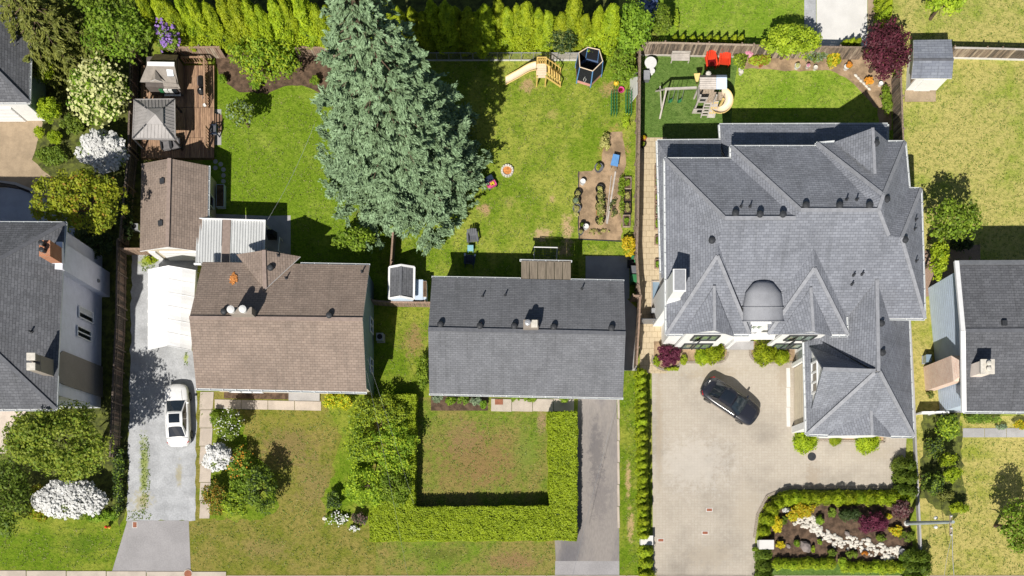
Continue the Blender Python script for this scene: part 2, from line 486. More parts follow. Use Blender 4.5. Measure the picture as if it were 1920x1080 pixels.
M('fence_wood', A(152, 134, 118), .9, .3, 3.0, 30, .3, stretch=(4, 4, .5))
M('fence_wood_pale', A(186, 168, 148), .9, .25, 3.0, 30, .3, stretch=(4, 4, .5))
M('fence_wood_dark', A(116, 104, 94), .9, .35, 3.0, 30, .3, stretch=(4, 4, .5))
M('fence_brown', A(168, 142, 124), .9, .2, 3.0, 30, .3, stretch=(4, 4, .5))
M('cedar_yellow', A(240, 205, 120), .7, .12, 3.0, 30, .1)
M('slide_cream', A(246, 224, 196), .45, .06, 2.0, 20, .05)
M('slide_yellow', A(244, 214, 140), .45, .06, 2.0, 20, .05)
M('wood_grey', A(206, 198, 190), .8, .12, 3.0, 30, .15)
M('plastic_red', A(232, 72, 44), .45, .05); M('plastic_darkred', A(120, 20, 30), .5, .05)
M('plastic_grey', A(116, 118, 124), .5, .06); M('plastic_navy', A(44, 56, 78), .5, .06); M('plastic_teal', A(150, 205, 215), .5, .05)
M('plastic_white', A(236, 236, 234), .45, .03); M('plastic_pink', A(228, 92, 150), .45, .08); M('plastic_yellow', A(238, 200, 60), .45, .05)
M('plastic_blue', A(110, 165, 225), .45, .1); M('plastic_green', A(60, 130, 84), .5, .08); M('plastic_black', A(30, 30, 32), .5, .1)
M('wicker', A(130, 128, 130), .8, .15)
M('net_black', A(40, 42, 48), .8, .1); M('pad_blue', A(90, 112, 150), .6, .1); M('pad_pink', A(232, 170, 160), .6, .06)
M('rust', A(168, 108, 84), .8, .15); M('stone_white', A(226, 220, 208), .9, .12, 3, 20, .3); M('stone_grey', A(142, 132, 128), .9, .3, 3, 14, .8)
M('bark', A(110, 92, 76), .95, .3, 4, 20, .6); M('twig', A(150, 128, 104), .9, .2); M('pole_grey', A(176, 186, 186), .75, .1, 2, 20, .2)
M('terracotta', A(188, 112, 74), .8, .1); M('fire_orange', A(224, 150, 84), .9, .3, 8, 30, .5)
glassmat('glass_dark', (.012, .016, .022)); glassmat('glass_green', (.22, .30, .24), .12); glassmat('glass_tint', (.02, .028, .035)); glassmat('glass_sky', (.22, .30, .38), .1)
paint('car_white', (.80, .80, .80)); paint('car_black', (.018, .019, .026), .25); M('tyre', (.02, .02, .02), .8, .1)
M('rim', A(120, 122, 126), .35, .05, metal=.6); M('chrome', A(220, 222, 226), .2, .02, metal=.8); M('lamp_red', A(205, 28, 34), .3, .05); M('seat_leather', A(190, 178, 158), .6, .05)
# foliage: (darker leaf tone, lighter leaf tone), mixed by tint
leafmat('leaf_cedar', (0.16, 0.25, 0.012), (0.50, 0.57, 0.025), .35)
leafmat('leaf_cedar_dark', (0.072, 0.126, 0.018), (0.207, 0.274, 0.028), .3)
leafmat('leaf_lime', (0.22, 0.33, 0.02), (0.56, 0.64, 0.045), .4)
leafmat('leaf_bright', (0.11, 0.21, 0.016), (0.36, 0.48, 0.042), .4)
leafmat('leaf_mid', (0.09, 0.155, 0.018), (0.30, 0.39, 0.045), .38)
leafmat('leaf_olive', (0.085, 0.119, 0.026), (0.328, 0.342, 0.072), .3)
leafmat('leaf_dark', (0.026, 0.054, 0.017), (0.090, 0.132, 0.036), .3)
leafmat('leaf_maple', (0.15, 0.21, 0.018), (0.46, 0.46, 0.034), .4)
leafmat('leaf_tree', (0.12, 0.18, 0.020), (0.45, 0.51, 0.065), .35)
leafmat('leaf_hedge', (0.24, 0.34, 0.014), (0.50, 0.62, 0.035), .4)
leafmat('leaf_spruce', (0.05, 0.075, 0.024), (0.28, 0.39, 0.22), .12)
leafmat('leaf_purple', (0.054, 0.012, 0.022), (0.156, 0.042, 0.060), .3)
leafmat('leaf_magenta', (0.096, 0.017, 0.042), (0.264, 0.060, 0.108), .35)
leafmat('leaf_rust', (0.220, 0.126, 0.024), (0.490, 0.301, 0.044), .35)
leafmat('leaf_plum', (0.108, 0.060, 0.060), (0.312, 0.192, 0.180), .3)
leafmat('leaf_grey', (0.112, 0.166, 0.085), (0.355, 0.436, 0.274), .3)
leafmat('petal_white', (0.620, 0.620, 0.600), (0.820, 0.820, 0.800), .2)
leafmat('petal_cream', (0.420, 0.420, 0.160), (0.660, 0.640, 0.320), .3)
leafmat('petal_yellow', (0.550, 0.380, 0.010), (0.750, 0.600, 0.030), .3)
leafmat('petal_violet', (0.200, 0.100, 0.420), (0.420, 0.280, 0.660), .3)
leafmat('petal_pink', (0.550, 0.200, 0.340), (0.750, 0.420, 0.500), .3)
leafmat('petal_orange', (0.600, 0.200, 0.020), (0.750, 0.350, 0.050), .3)
leafmat('blade_green', (.10, .15, .02), (.26, .33, .06), .3)
leafmat('blade_dry', (.20, .20, .06), (.46, .42, .18), .3)
leafmat('straw', (0.274, 0.274, 0.085), (0.571, 0.517, 0.193), .3)
def m(n): return MATS[n]

# ---------------------------------------------------------------- ground and paving
b = MB(); b.poly((-400, -400, 0), (400, -400, 0), (400, 400, 0), (-400, 400, 0))
b.build('ground', m('lawn_plain'), kind='structure')
def sh(name, pts, mat, z, amp=0, seed=3, step=16, **kw):
    return sheet(name, rough_poly(pts, amp, step, seed) if amp else pts, z, m(mat), **kw)
sh('lawn_house_rear', [(400, 98), (742, 98), (742, 565), (380, 565), (380, 300)], 'lawn_bright', .004)
sh('lawn_play_yard', [(742, 98), (1196, 98), (1196, 480), (1194, 580), (742, 570)], 'lawn_play', .005)
sh('turf_yard', [(1196, 100), (1386, 100), (1374, 180), (1366, 330), (1196, 330)], 'turf', .006)
sh('lawn_new_house', [(1386, 100), (1680, 120), (1680, 340), (1366, 340), (1374, 180)], 'lawn_far', .005)
sh('lawn_neighbour', [(1680, 100), (2300, 118), (2300, 560), (1690, 560)], 'lawn_dry', .004)
sh('lawn_north', [(1235, -300), (1530, -300), (1530, 92), (1235, 92)], 'lawn_far', .004)
sh('lawn_north_east', [(1630, -300), (2300, -300), (2300, 104), (1690, 100), (1630, 90)], 'lawn_dry', .004)
sh('lawn_front_west', [(345, 735), (705, 735), (705, 1400), (352, 1400)], 'lawn_front', .004)
sh('lawn_front_mid', [(705, 560), (1045, 735), (1045, 1400), (705, 1400)], 'lawn_brown', .0045)
sh('lawn_side', [(690, 572), (815, 572), (815, 745), (690, 745)], 'lawn_verge', .0055)
sh('verge_strip', [(1150, 690), (1215, 690), (1225, 1400), (1150, 1400)], 'lawn_verge', .004)
sh('verge_corner', [(-500, 960), (255, 960), (245, 1073), (-500, 1069)], 'lawn_verge', .0045)
sh('lawn_east', [(1715, 780), (2400, 780), (2400, 1500), (1724, 1500)], 'lawn_parch', .004)
sh('side_yard_east', [(1690, 560), (1790, 540), (1790, 800), (1715, 800)], 'lawn_parch', .0055)
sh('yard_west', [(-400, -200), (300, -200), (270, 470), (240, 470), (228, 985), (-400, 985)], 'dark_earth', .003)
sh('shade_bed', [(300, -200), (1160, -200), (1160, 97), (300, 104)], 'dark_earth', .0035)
# bare patches and beds
sh('vegetable_plot', [(1084, 322), (1110, 320), (1128, 300), (1140, 250), (1168, 248), (1174, 300), (1166, 330), (1166, 452), (1085, 448)], 'soil', .010, 2, 11, 9)
sh('mulch_bed', [(404, 120), (415, 150), (450, 172), (500, 176), (540, 160), (575, 162), (600, 175), (640, 175), (640, 98), (404, 98)], 'mulch', .008, 1.5, 12, 8)
sh('flower_bed', [(1380, 96), (1620, 96), (1672, 130), (1672, 245), (1650, 245), (1646, 205), (1600, 155), (1560, 132), (1480, 134), (1395, 128)], 'soil', .009, 2, 13, 9)
sh('entry_bed', [(420, 732), (541, 732), (541, 749), (420, 747)], 'mulch', .012)
sh('porch_bed', [(808, 735), (915, 735), (915, 770), (808, 770)], 'mulch', .010)
sh('island_bed', [(382, 768), (420, 765), (455, 800), (470, 850), (520, 900), (520, 965), (470, 978), (390, 972), (376, 930), (384, 850)], 'lawn_verge', .008, 6, 14, 10)
sh('hedge_bed', [(610, 740), (700, 740), (700, 985), (612, 985), (605, 940), (625, 880), (640, 820)], 'lawn_verge', .008, 6, 15, 10)
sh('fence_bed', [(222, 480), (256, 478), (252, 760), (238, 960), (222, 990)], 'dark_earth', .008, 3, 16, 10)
sh('right_bed', [(1730, 770), (1800, 770), (1806, 870), (1810, 940), (1790, 975), (1726, 930)], 'dark_earth', .008, 4, 17, 9)
sh('garden_bed', [(1430, 940), (1470, 925), (1700, 925), (1712, 1030), (1700, 1062), (1442, 1062), (1426, 1000)], 'mulch', .016)
sh('garden_turf', [(1447, 1058), (1704, 1058), (1704, 1140), (1447, 1140)], 'turf', .018)
# paving
sh('gravel_drive', [(248, 475), (372, 475), (366, 976), (238, 976), (242, 800)], 'gravel', .010, 2, 18, 12)
sh('drive_apron', [(239, 976), (354, 976), (358, 1076), (210, 1072)], 'asphalt_pale', .014)
sh('asphalt_drive', [(1084, 742), (1156, 742), (1161, 1000), (1161, 1052), (1042, 1052), (1040, 1010), (1078, 1008)], 'asphalt_old', .010)
sh('drive_apron', [(1041, 1052), (1161, 1052), (1164, 1400), (1036, 1400)], 'asphalt_pale', .011)
sh('paver_drive', [(1222, 690), (1300, 655), (1500, 655), (1510, 815), (1700, 815), (1694, 918), (1480, 918), (1440, 932), (1422, 965), (1416, 1010), (1416, 1400), (1222, 1400), (1224, 1010)], 'pavers', .010)
sh('side_walk', [(1196, 258), (1250, 258), (1250, 700), (1200, 700)], 'walk_pavers', .012)
sh('north_drive', [(1531, -300), (1626, -300), (1626, 92), (1531, 92)], 'concrete_white', .010)
sh('north_drive_edge', [(1508, -300), (1530, -300), (1530, 92), (1508, 92)], 'gravel', .009)
sh('north_drive_edge', [(1627, -300), (1652, -300), (1652, 92), (1627, 92)], 'aggregate', .009)
sh('aggregate_drive', [(-400, 195), (58, 195), (80, 230), (60, 300), (110, 345), (120, 380), (-400, 380)], 'aggregate', .008, 1, 21, 12)
sh('garage_court', [(-400, 352), (20, 352), (60, 358), (96, 378), (140, 420), (140, 500), (-400, 500)], 'patio_blue', .011)
sh('rear_patio', [(380, 400), (500, 405), (545, 404), (545, 505), (380, 505)], 'concrete_grey', .012)
sh('rear_patio', [(1098, 480), (1180, 480), (1180, 560), (1098, 560)], 'concrete_grey', .012)
sh('west_patio', [(-300, 740), (70, 740), (30, 800), (20, 850), (-300, 850)], 'concrete', .011)
sh('deck_pad', [(394, 205), (415, 205), (415, 272), (394, 272)], 'concrete_grey', .012)
sh('side_walk_mid', [(1160, 545), (1196, 580), (1194, 695), (1160, 695)], 'concrete_grey', .011)
sh('brick_path_east', [(1730, 470), (1838, 458), (1838, 510), (1730, 560)], 'fence_brown', .012)
sh('road', [(-1500, 1136), (3500, 1136), (3500, 1340), (-1500, 1340)], 'asphalt_pale', .022)
# the pavement along the street: separate slabs with joints between them
pv = thing('pavement', None, None, G(170, 1090)); pv["kind"] = 'structure'
x = -250
while x < 1950:
    sheet('slab', [(x + .5, 1070 + (x * .006 if x < 400 else 9)), (x + 74, 1070 + (x * .006 if x < 400 else 9)), (x + 74, 1130), (x + .5, 1130)], .06, m('concrete'), parent=pv, th=.06); x += 75
def slabs(name, rects, mat, z=.05):
    t = thing(name, None, None, G(*rects[0][0])); t["kind"] = 'structure'
    for r in rects: sheet('slab', r, z, m(mat), parent=t, th=z)
    return t
slabs('front_path', [[(376, y), (401 - (y - 735) * .03, y), (400 - (y - 700) * .03, y + 33), (374, y + 33)] for y in range(735, 955, 34)], 'concrete')
slabs('front_path', [[(x, 749 + (x - 400) * .02), (x + 49, 750 + (x - 400) * .02), (x + 49, 767 + (x - 400) * .02), (x, 766 + (x - 400) * .02)] for x in range(403, 600, 50)], 'concrete')
slabs('porch_step', [[(542, 733), (600, 733), (600, 752), (542, 751)]], 'concrete_grey', .16)
slabs('porch_path', [[(x, 748), (x + 38, 749), (x + 38, 772), (x, 771)] for x in (921, 960, 999, 1038)], 'concrete', .09)
slabs('drive_edging', [[(1157, y), (1161, y), (1162, y + 40), (1158, y + 40)] for y in range(745, 975, 41)], 'concrete', .07)
slabs('east_path', [[(x, 803), (x + 40, 803), (x + 40, 820), (x, 820)] for x in (1805, 1846, 1887, 1928)], 'concrete_grey', .05)
slabs('garage_threshold', [[(1474, y), (1481, y), (1482, y + 36), (1475, y + 36)] for y in (690, 727, 764)], 'concrete_white', .02)
slabs('shed_pad', [[(1696, 170), (1754, 170), (1754, 191), (1696, 191)]], 'aggregate', .06)
slabs('entry_step', [[(1362, 640), (1412, 640), (1412, 656), (1362, 656)]], 'concrete_grey', .15)
# paver kerbs around the entry beds
def kerb(name, pts, w=4, mat='paver_border', h=.07):
    b = MB()
    for a, c in zip(pts, pts[1:]): b.bar(G(*a, h / 2 + .01), G(*c, h / 2 + .01), w * K, h)
    o = b.build(name, m(mat)); o["kind"] = 'structure'; return o
def arc(cx, cy, rx, ry, a0, a1, n=12): return [(cx + rx * math.cos(math.radians(a0 + (a1 - a0) * i / n)), cy + ry * math.sin(math.radians(a0 + (a1 - a0) * i / n))) for i in range(n + 1)]
sh('entry_bed_west', [(1226, 668)] + arc(1250, 672, 26, 20, 170, 20, 10) + [(1345, 676)] + arc(1345, 660, 18, 16, 90, 0, 6) + [(1362, 640), (1226, 640)], 'soil', .016)
sh('entry_bed_east', [(1408, 640)] + arc(1428, 660, 20, 17, 180, 90, 6) + [(1490, 677), (1490, 640)], 'soil', .016)
kerb('bed_kerb', [(1224, 668)] + arc(1250, 672, 28, 22, 170, 20, 10) + [(1345, 680)] + arc(1345, 661, 20, 19, 90, 0, 6))
kerb('bed_kerb', [(1406, 645)] + arc(1428, 661, 22, 19, 180, 90, 6) + [(1492, 680)])
kerb('bed_kerb', [(1504, 824), (1658, 829), (1658, 822)])
sh('garage_bed', [(1504, 800), (1658, 800), (1656, 827), (1506, 822)], 'soil', .016)
kerb('garden_kerb', [(1414, 1008), (1420, 965), (1438, 930), (1478, 914), (1694, 914)], 5)
kerb('court_kerb', [(-100, 340), (0, 342), (30, 345), (62, 358), (86, 376), (100, 395)], 5, 'concrete_grey', .12)
kerb('plot_edging', [(1085, 322), (1084, 420), (1086, 449), (1166, 453)], 1.5, 'metal_dark', .06)
# covers set into the paving
for lab, x, y, w, h, mt in (("rust brown square cover in the grey drive apron by the white car", 253, 984, 9, 12, 'rust'), ("northernmost of the two rust brown covers midway down the paver drive", 1330, 956, 12, 7, 'rust'),
                            ("southern one of the two rust brown covers midway down the paver drive", 1322, 999, 12, 7, 'rust'), ("rust brown cover by the small cedar row beside the white pillar", 1239, 1013, 12, 7, 'rust')):
    t = thing('utility_cover', lab, 'cover', G(x, y), group='utility covers')
    MB().box(G(x - w / 2, y + h / 2, .0) , G(x + w / 2, y - h / 2, .024)).build('frame', m('concrete_white'), t)
    MB().box(G(x - w / 2 + 1, y + h / 2 - 1, .0), G(x + w / 2 - 1, y - h / 2 + 1, .03)).build('lid', m(mt), t)
for lab, x, y, r in (("round dark drain cover in the paver drive south of the garage", 1522, 856, 8), ("round rust brown manhole lid on the pavement by the drive apron", 353, 1076, 7)):
    t = thing('manhole_cover', lab, 'manhole', G(x, y))
    MB().lathe(G(x, y, 0), [(r * K * 1.25, 0), (r * K * 1.25, .07 if y > 1000 else .022)], 20).build('rim', m('concrete'), t)
    MB().lathe(G(x, y, 0), [(r * K, 0), (r * K, .075 if y > 1000 else .03)], 20).build('lid', m('rust' if y > 1000 else 'metal_dark'), t)

# ---------------------------------------------------------------- roofs and houses
ROOFS = {}
def roof(parent, key, faces, mat, fascia='trim_white', th=.16, rake=True):
    """faces: lists of (px, py, h) apparent roof corners"""
    b = MB(); tri = []
    for f in faces:
        pts = [W(*p) for p in f]; b.slab(pts, th, rake=rake)
        tri += [(pts[0], pts[i], pts[i + 1]) for i in range(1, len(pts) - 1)]
    ROOFS[key] = ROOFS.get(key, []) + tri
    return b.build('roof', [m(mat), m(fascia)], parent)

def hit(key, px, py):
    """highest point of a roof on the line of sight through a photo pixel"""
    o = Vector((0, 0, H)); d = G(px, py) - o; best = None
    for a, b, c in ROOFS[key]:
        n = (b - a).cross(c - a)
        if abs(n.dot(d)) < 1e-9: continue
        t = n.dot(a - o) / n.dot(d); p = o + d * t
        ok = all(((q - r).cross(p - r)).dot(n) >= -1e-6 * n.length * n.length for r, q in ((a, b), (b, c), (c, a)))
        if ok and (best is None or p.z > best.z): best = p
    return best or W(px, py, 5)

def vents(key, roofo, pts, kind='dome'):
    for x, y in pts:
        p = hit(key, x, y)
        b = MB()
        if kind == 'dome':
            b.lathe(p - Vector((0, 0, .12)), [(.17, 0), (.17, .22), (.23, .24), (.23, .34), (.17, .42), (.06, .45)], 12)
            b.build('roof_vent', m('metal_dark'), roofo)
        elif kind == 'box':
            b.hexa([p + Vector(c) for c in ((-.2, -.2, -.1), (.2, -.2, -.1), (.2, .2, -.1), (-.2, .2, -.1))], [p + Vector(c) for c in ((-.16, -.16, .2), (.16, -.16, .2), (.16, .16, .2), (-.16, .16, .2))])
            b.build('roof_vent', m('metal_dark'), roofo)
        else:
            b.lathe(p - Vector((0, 0, .1)), [(.13, 0), (.10, .14), (.055, .15), (.055, .5)], 8)
            b.build('vent_pipe', m('metal_dark'), roofo)

def caps(roofo, lines, mat, w=.26):
    for a, c in lines:
        p, q = W(*a) , W(*c)
        b = MB(); u = Vector((0, 0, .035))
        b.bar(p + u, q + u, w, .05)
        b.build('ridge_cap', m(mat), roofo)

def gutter(roofo, line, mat='gutter', w=.13):
    for a, c in zip(line, line[1:]):
        p, q = W(*a), W(*c); b = MB()
        d = (q - p).normalized(); s = d.cross(Vector((0, 0, 1))) * w * .5
        dn = Vector((0, 0, -.11))
        b.bar(p + dn - s, q + dn - s, .02, .12); b.bar(p + dn + s, q + dn + s, .02, .12); b.bar(p + dn * 1.5, q + dn * 1.5, w, .02)
        n = max(2, int((q - p).length / .9))
        for k in range(n + 1):
            r = p + (q - p) * (k / n) + dn * .55
            b.bar(r - s * 1.1, r + s * 1.1, .05, .03)
        b.build('gutter', m(mat), roofo)

def walls(parent, pts, h, mat, name='wall', z0=0.0, top=None):
    """prism walls over a ground outline in pixels; top gives a height per corner"""
    P = [G(x, y) for x, y in pts]
    if not ccw(P): P.reverse(); top = top[::-1] if top else None
    b = MB(); b.hexa([p + Vector((0, 0, z0)) for p in P], [p + Vector((0, 0, (top[i] if top else h))) for i, p in enumerate(P)])
    return b.build(name, m(mat), parent)

def window(parent, p, q, z0, z1, out, n=2, frame='trim_white', glass='glass_dark', fw=.07, name='window', blind=None):
    """a framed window on the wall line p-q between heights; out = outward unit vector"""
    p = Vector(p); q = Vector(q); out = Vector(out).normalized(); d = (q - p).normalized(); w = (q - p).length
    fr = MB(); at = lambda s, z, o: p + d * s + out * o + Vector((0, 0, z - p.z))
    for s in [0] + [w * k / n for k in range(1, n)] + [w]: fr.bar(at(s, z0, .04), at(s, z1, .04), fw, .08, up=out)
    for z in (z0, z1): fr.bar(at(-fw / 2, z, .042), at(w + fw / 2, z, .042), .084, fw)
    f = fr.build(name, m(frame), parent)
    for k in range(n):
        a, c = w * k / n + fw / 2, w * (k + 1) / n - fw / 2
        MB().quad(at(a, z0, .02), at(c, z0, .02), at(c, z1, .02), at(a, z1, .02)).build('pane', m(blind if (blind and k == n - 1) else glass), f)
    return f

def flues(parent, pts, r=.12, mat='metal_galv', h=.3):
    for p in pts: MB().lathe(p, [(r, 0), (r, h), (r * 1.3, h + .02), (r * 1.3, h + .1), (r * .6, h + .14)], 12).build('flue', m(mat), parent)

# ---- brown roofed house
h2 = thing('bungalow', 'bungalow with brown shingled gable roof beside the white carport tent', 'house', G(530, 640))
E2, R2 = 4.3, 6.1
r2 = roof(h2, 'h2', [
    [(380, 491, E2), (693, 497, E2), (680, 599, R2), (355, 596, R2)],
    [(355, 596, R2), (680, 599, R2), (687, 735, E2), (368, 728, E2)]], 'shingle_brown')
r2b = roof(h2, 'h2', [
    [(443, 477, 4.45), (495, 469, 5.35), (497, 541, 5.38), (490, 535, 5.25)],
    [(495, 469, 5.35), (563, 481, 4.45), (497, 542, 5.38)]], 'shingle_brown')
caps(r2, [((355, 596, R2), (680, 599, R2))], 'ridge_brown'); caps(r2b, [((495, 469, 5.35), (497, 541, 5.38))], 'ridge_brown')
gutter(r2, [(368, 729.5, E2), (687, 736.5, E2)]); gutter(r2, [(564, 493.5, E2), (693, 496, E2)])
walls(h2, [(422, 532), (700, 534), (699, 740), (414, 735)], 4.0, 'siding_cream')
MB().poly(G(701, 532), G(701, 742), G(701, 742, 4.3), G(701, 637, 6.0), G(701, 532, 4.3)).build('gable_wall', m('siding_teal'), h2)
walls(h2, [(486, 522), (578, 522), (578, 545), (486, 545)], 3.9, 'siding_cream')
window(h2, G(701.5, 632), G(701.5, 606), .9, 2.2, (1, 0, 0), 2); window(h2, G(701.5, 706), G(701.5, 680), .9, 2.2, (1, 0, 0), 2)
window(h2, G(440, 737.8), G(500, 738.8), 1.0, 2.4, (0, -1, 0), 3)
vents('h2', r2, [(421, 585), (618, 592)], 'dome'); vents('h2', r2, [(508, 503)], 'dome'); vents('h2', r2, [(522, 479), (537, 522), (679, 510)], 'pipe')
p = hit('h2', 460, 590)
ch = MB().box((p.x - .75, p.y - .22, p.z - .6), (p.x + .75, p.y + .25, p.z + 1.15)).build('chimney', m('brick_brown'), r2)
flues(r2, [p + Vector((-.55, 0, 1.15)), p + Vector((.25, .02, 1.15))], .2, 'plastic_white', .35)
t = thing('leaf_litter', 'small heap of orange leaves on the brown roof', 'leaves', hit('h2', 438, 522)); rng = random.Random(4); bb = MB()
for k in range(120):
    q = hit('h2', 438 + rng.gauss(0, 2.4), 523 + rng.gauss(0, 4)) + Vector((0, 0, .03)); s = .06; an = rng.uniform(0, 6.28)
    u = Vector((math.cos(an), math.sin(an), .3)) * s; v = Vector((-math.sin(an), math.cos(an), .2)) * s
    bb.quad(q - u - v, q + u - v, q + u + v, q - u + v)
bb.build('leaves', m('fire_orange'), t)["kind"] = 'stuff'

# ---- slate roofed house
h3 = thing('bungalow', 'bungalow with plain slate grey gable roof above the square hedge', 'house', G(985, 640))
E3, R3 = 3.6, 5.4
r3 = roof(h3, 'h3', [
    [(810, 520, E3), (1170, 527, E3), (1173, 625, R3), (803, 617, R3)],
    [(803, 617, R3), (1173, 625, R3), (1168, 746, E3), (805, 738, E3)]], 'shingle_slate')
caps(r3, [((803, 617, R3), (1173, 625, R3))], 'ridge_slate')
gutter(r3, [(805, 739, E3), (1168, 747, E3)]); gutter(r3, [(810, 519, E3), (976, 522, E3)]); gutter(r3, [(1071, 524, E3), (1170, 526, E3)])
walls(h3, [(824, 552), (1150, 556), (1150, 742), (824, 742)], 3.5, 'siding_teal')
for xx in (824, 1150): MB().poly(*[G(xx + (-.5 if xx < 900 else .5), yy, hh) for yy, hh in ((553, 3.5), (742, 3.5), (647, 5.2))][::(1 if xx > 900 else -1)]).build('gable_wall', m('siding_teal'), h3)
window(h3, G(840, 742.6), G(900, 742.6), 1.0, 2.4, (0, -1, 0), 3); window(h3, G(955, 742.6), G(1000, 742.6), 1.0, 2.4, (0, -1, 0), 2)
d3 = MB().box(G(922, 744, .1), G(944, 741, 2.1)).build('door', m('plastic_green'), h3)
MB().lathe(G(941, 744.8, 1.05), [(.03, -.03), (.03, .03)], 8).build('door_handle', m('chrome'), d3)
gd = MB().box(G(1092, 744, .02), G(1148, 741.5, 2.2)).build('garage_door', m('trim_white'), h3)
for k in range(4): MB().box(G(1093, 744.8, .1 + k * .53), G(1147, 743.5, .56 + k * .53)).build('panel', m('trim_white'), gd)
vents('h3', r3, [(826, 609), (900, 612), (964, 612), (1038, 614), (1146, 616)], 'dome'); vents('h3', r3, [(905, 556), (947, 554), (1091, 542)], 'pipe')
p = hit('h3', 995, 612)
MB().box((p.x - .52, p.y - .3, p.z - .5), (p.x + .52, p.y + .3, p.z + .75)).build('chimney', m('brick_brown'), r3)
flues(r3, [p + Vector((-.22, .02, .75))], .16, 'metal_galv', .35); MB().box((p.x + .02, p.y - .24, p.z + .75), (p.x + .45, p.y + .24, p.z + .95)).build('chimney_pot', m('stone_white'), r3)
pr = thing('porch_roof', 'weathered wood patio roof against the back of the slate roofed house', 'roof', G(1022, 540))
for k in range(6):
    x0 = 977 + k * 15.6
    MB().slab([W(x0 + .4, 489 + k * .3, 3.35), W(x0 + 15.2, 489.3 + k * .3, 3.35), W(x0 + 15.0, 524.5 + k * .2, 3.55), W(x0 + .6, 524.3 + k * .2, 3.55)], .08, 0, 0).build('panel', m('wood_weather') if 'wood_weather' in MATS else M('wood_weather', A(146, 134, 118), .9, .2, 2, 30, .3, stretch=(6, .5, 1)), pr)
gutter(pr, [(975, 487.5, 3.35), (1072, 489.5, 3.35)])
for xx in (982, 1020, 1062): MB().bar(G(xx - 1, 514, 0), G(xx - 1, 514, 3.25), .1).build('post', m('fence_wood_pale'), pr)
MB().bar(G(979, 514, 3.2), G(1066, 514, 3.2), .1, .16).build('beam', m('fence_wood_pale'), pr)

# ---- new house
h4 = thing('large_house', 'large white two storey house with many grey hips and gables', 'house', G(1450, 520))
e, q1, r1 = 6.0, 3.3, 8.4
def onp(px, py, y0=597, z0=6.0, y1=409, z1=8.4):
    Y0, Y1 = W(0, y0, z0).y, W(0, y1, z1).y; sl_ = (z1 - z0) / (Y1 - Y0); Yp = (NY - py) * K
    return (px, py, (z0 + sl_ * (Yp - Y0)) / (1 + sl_ * Yp / H))
rr = onp(0, 394)[2]
A_, A2, C_, C2, D_, E_ = (1247, 298, e), (1371, 298, e), (1371, 275, e), (1531, 275, e), (1532, 269, e), (1697, 266, e)
F_, G_, H_ = (1705, 354, e), (1727, 354, e), (1734, 597, e)
B_, B2, RA, RB, T_, V_, U_ = (1359, 409, r1), (1492, 409, r1), (1501, 394, rr), (1647, 394, rr), (1656, 366, rr - .05), onp(1666, 442), onp(1690, 446)
X_ = (1651, 372, rr - .03); J_, K_, LQ, MQ = onp(1644, 524), onp(1590, 593), onp(1474, 543), onp(1388, 575)
P1, SW_ = onp(1346, 455), (1250, 626, e); P2 = (1345, 480, P1[2] - .04)
Q1 = onp(1526, 465); Q2 = (1527, 503, Q1[2] - .04)
up = roof(h4, 'h4', [
    [A_, A2, B2, B_], [A2, C_, RA, B2], [C_, C2, X_, RB, RA], [C2, D_, T_, X_], [D_, E_, T_],
    [E_, F_, V_, RB, X_, T_], [F_, G_, U_, V_], [G_, H_, U_],
    [A_, B_, P1], [A_, P1, P2], [A_, P2, SW_],
    [B_, B2, RA, RB, V_, U_, H_, (1667, 597, e), J_, K_, (1587, 595, K_[2]), Q1, LQ, MQ, P1],
    [P1, MQ, (1405, 626, e), P2],
    [P2, (1405, 626, e), (1250, 626, e)],
    [Q1, (1587, 595, K_[2]), (1589, 627, e), Q2], [Q2, (1589, 627, e), (1440, 627, e)], [Q1, Q2, (1440, 627, e), LQ],
], 'shingle_grey', rake=False)
def gablet(fr, apex, left, right, over=0):
    """small gable: ridge from apex (on the roof) to fr (front), eaves at left and right"""
    return [[apex, left, fr], [apex, fr, right]]
for gq in (gablet((1340, 619, 7.0), (1339, 536, 7.25), (1281, 626, 6.05), (1376, 630, 6.05)), gablet((1525, 621, 7.0), (1520, 539, 7.25), (1460, 627, 6.05), (1560, 630, 6.05)), gablet((1636, 240, 8.0), (1640, 326, 8.15), (1565, 266, 6.1), (1666, 266, 6.1))):
    gb = roof(h4, 'h4', gq, 'shingle_grey', rake=False)
lo = roof(h4, 'h4', [
    [(1233, 264, q1), (1352, 263, q1), (1352, 312, 4.4), (1262, 312, 4.4)], [(1233, 264, q1), (1262, 312, 4.4), (1266, 520, 4.4), (1240, 520, q1)],
    [(1350, 234, q1), (1664, 233, q1), (1660, 320, 4.6), (1382, 320, 4.6)], [(1350, 234, q1), (1382, 320, 4.6), (1378, 330, 4.6), (1352, 275, q1)]], 'shingle_grey', rake=False)
ge, gr = 3.5, 7.15
gw = roof(h4, 'h4g', [
    [J_, (1647, 696, gr), (1642, 696, gr), (1527, 632, 3.95), (1524, 628, 3.9), (1592, 590, 5.6)],
    [J_, (1668, 592, 5.9), (1704, 594, ge), (1647, 696, gr)], [(1704, 594, ge), (1713, 818, ge), (1649, 697, gr), (1647, 696, gr)],
    [(1648, 697, gr), (1713, 818, ge), (1513, 814, ge), (1640, 699, gr)],
    [(1508, 642, ge), (1527, 632, 3.95), (1640, 699, gr)], [(1508, 642, ge), (1640, 699, gr), (1513, 814, ge)],
    [(1518, 650, 3.95), (1543, 692, 7.35), (1641, 695.5, gr)],
    [(1543, 692, 7.35), (1522, 767, 4.05), (1558, 769, 4.55), (1641, 695.5, gr)]], 'shingle_grey', rake=False)
gb2 = roof(h4, 'h4g', gablet((1635, 816, 4.75), (1632, 751, 5.0), (1553, 817, 3.6), (1671, 820, 3.6)), 'shingle_grey')
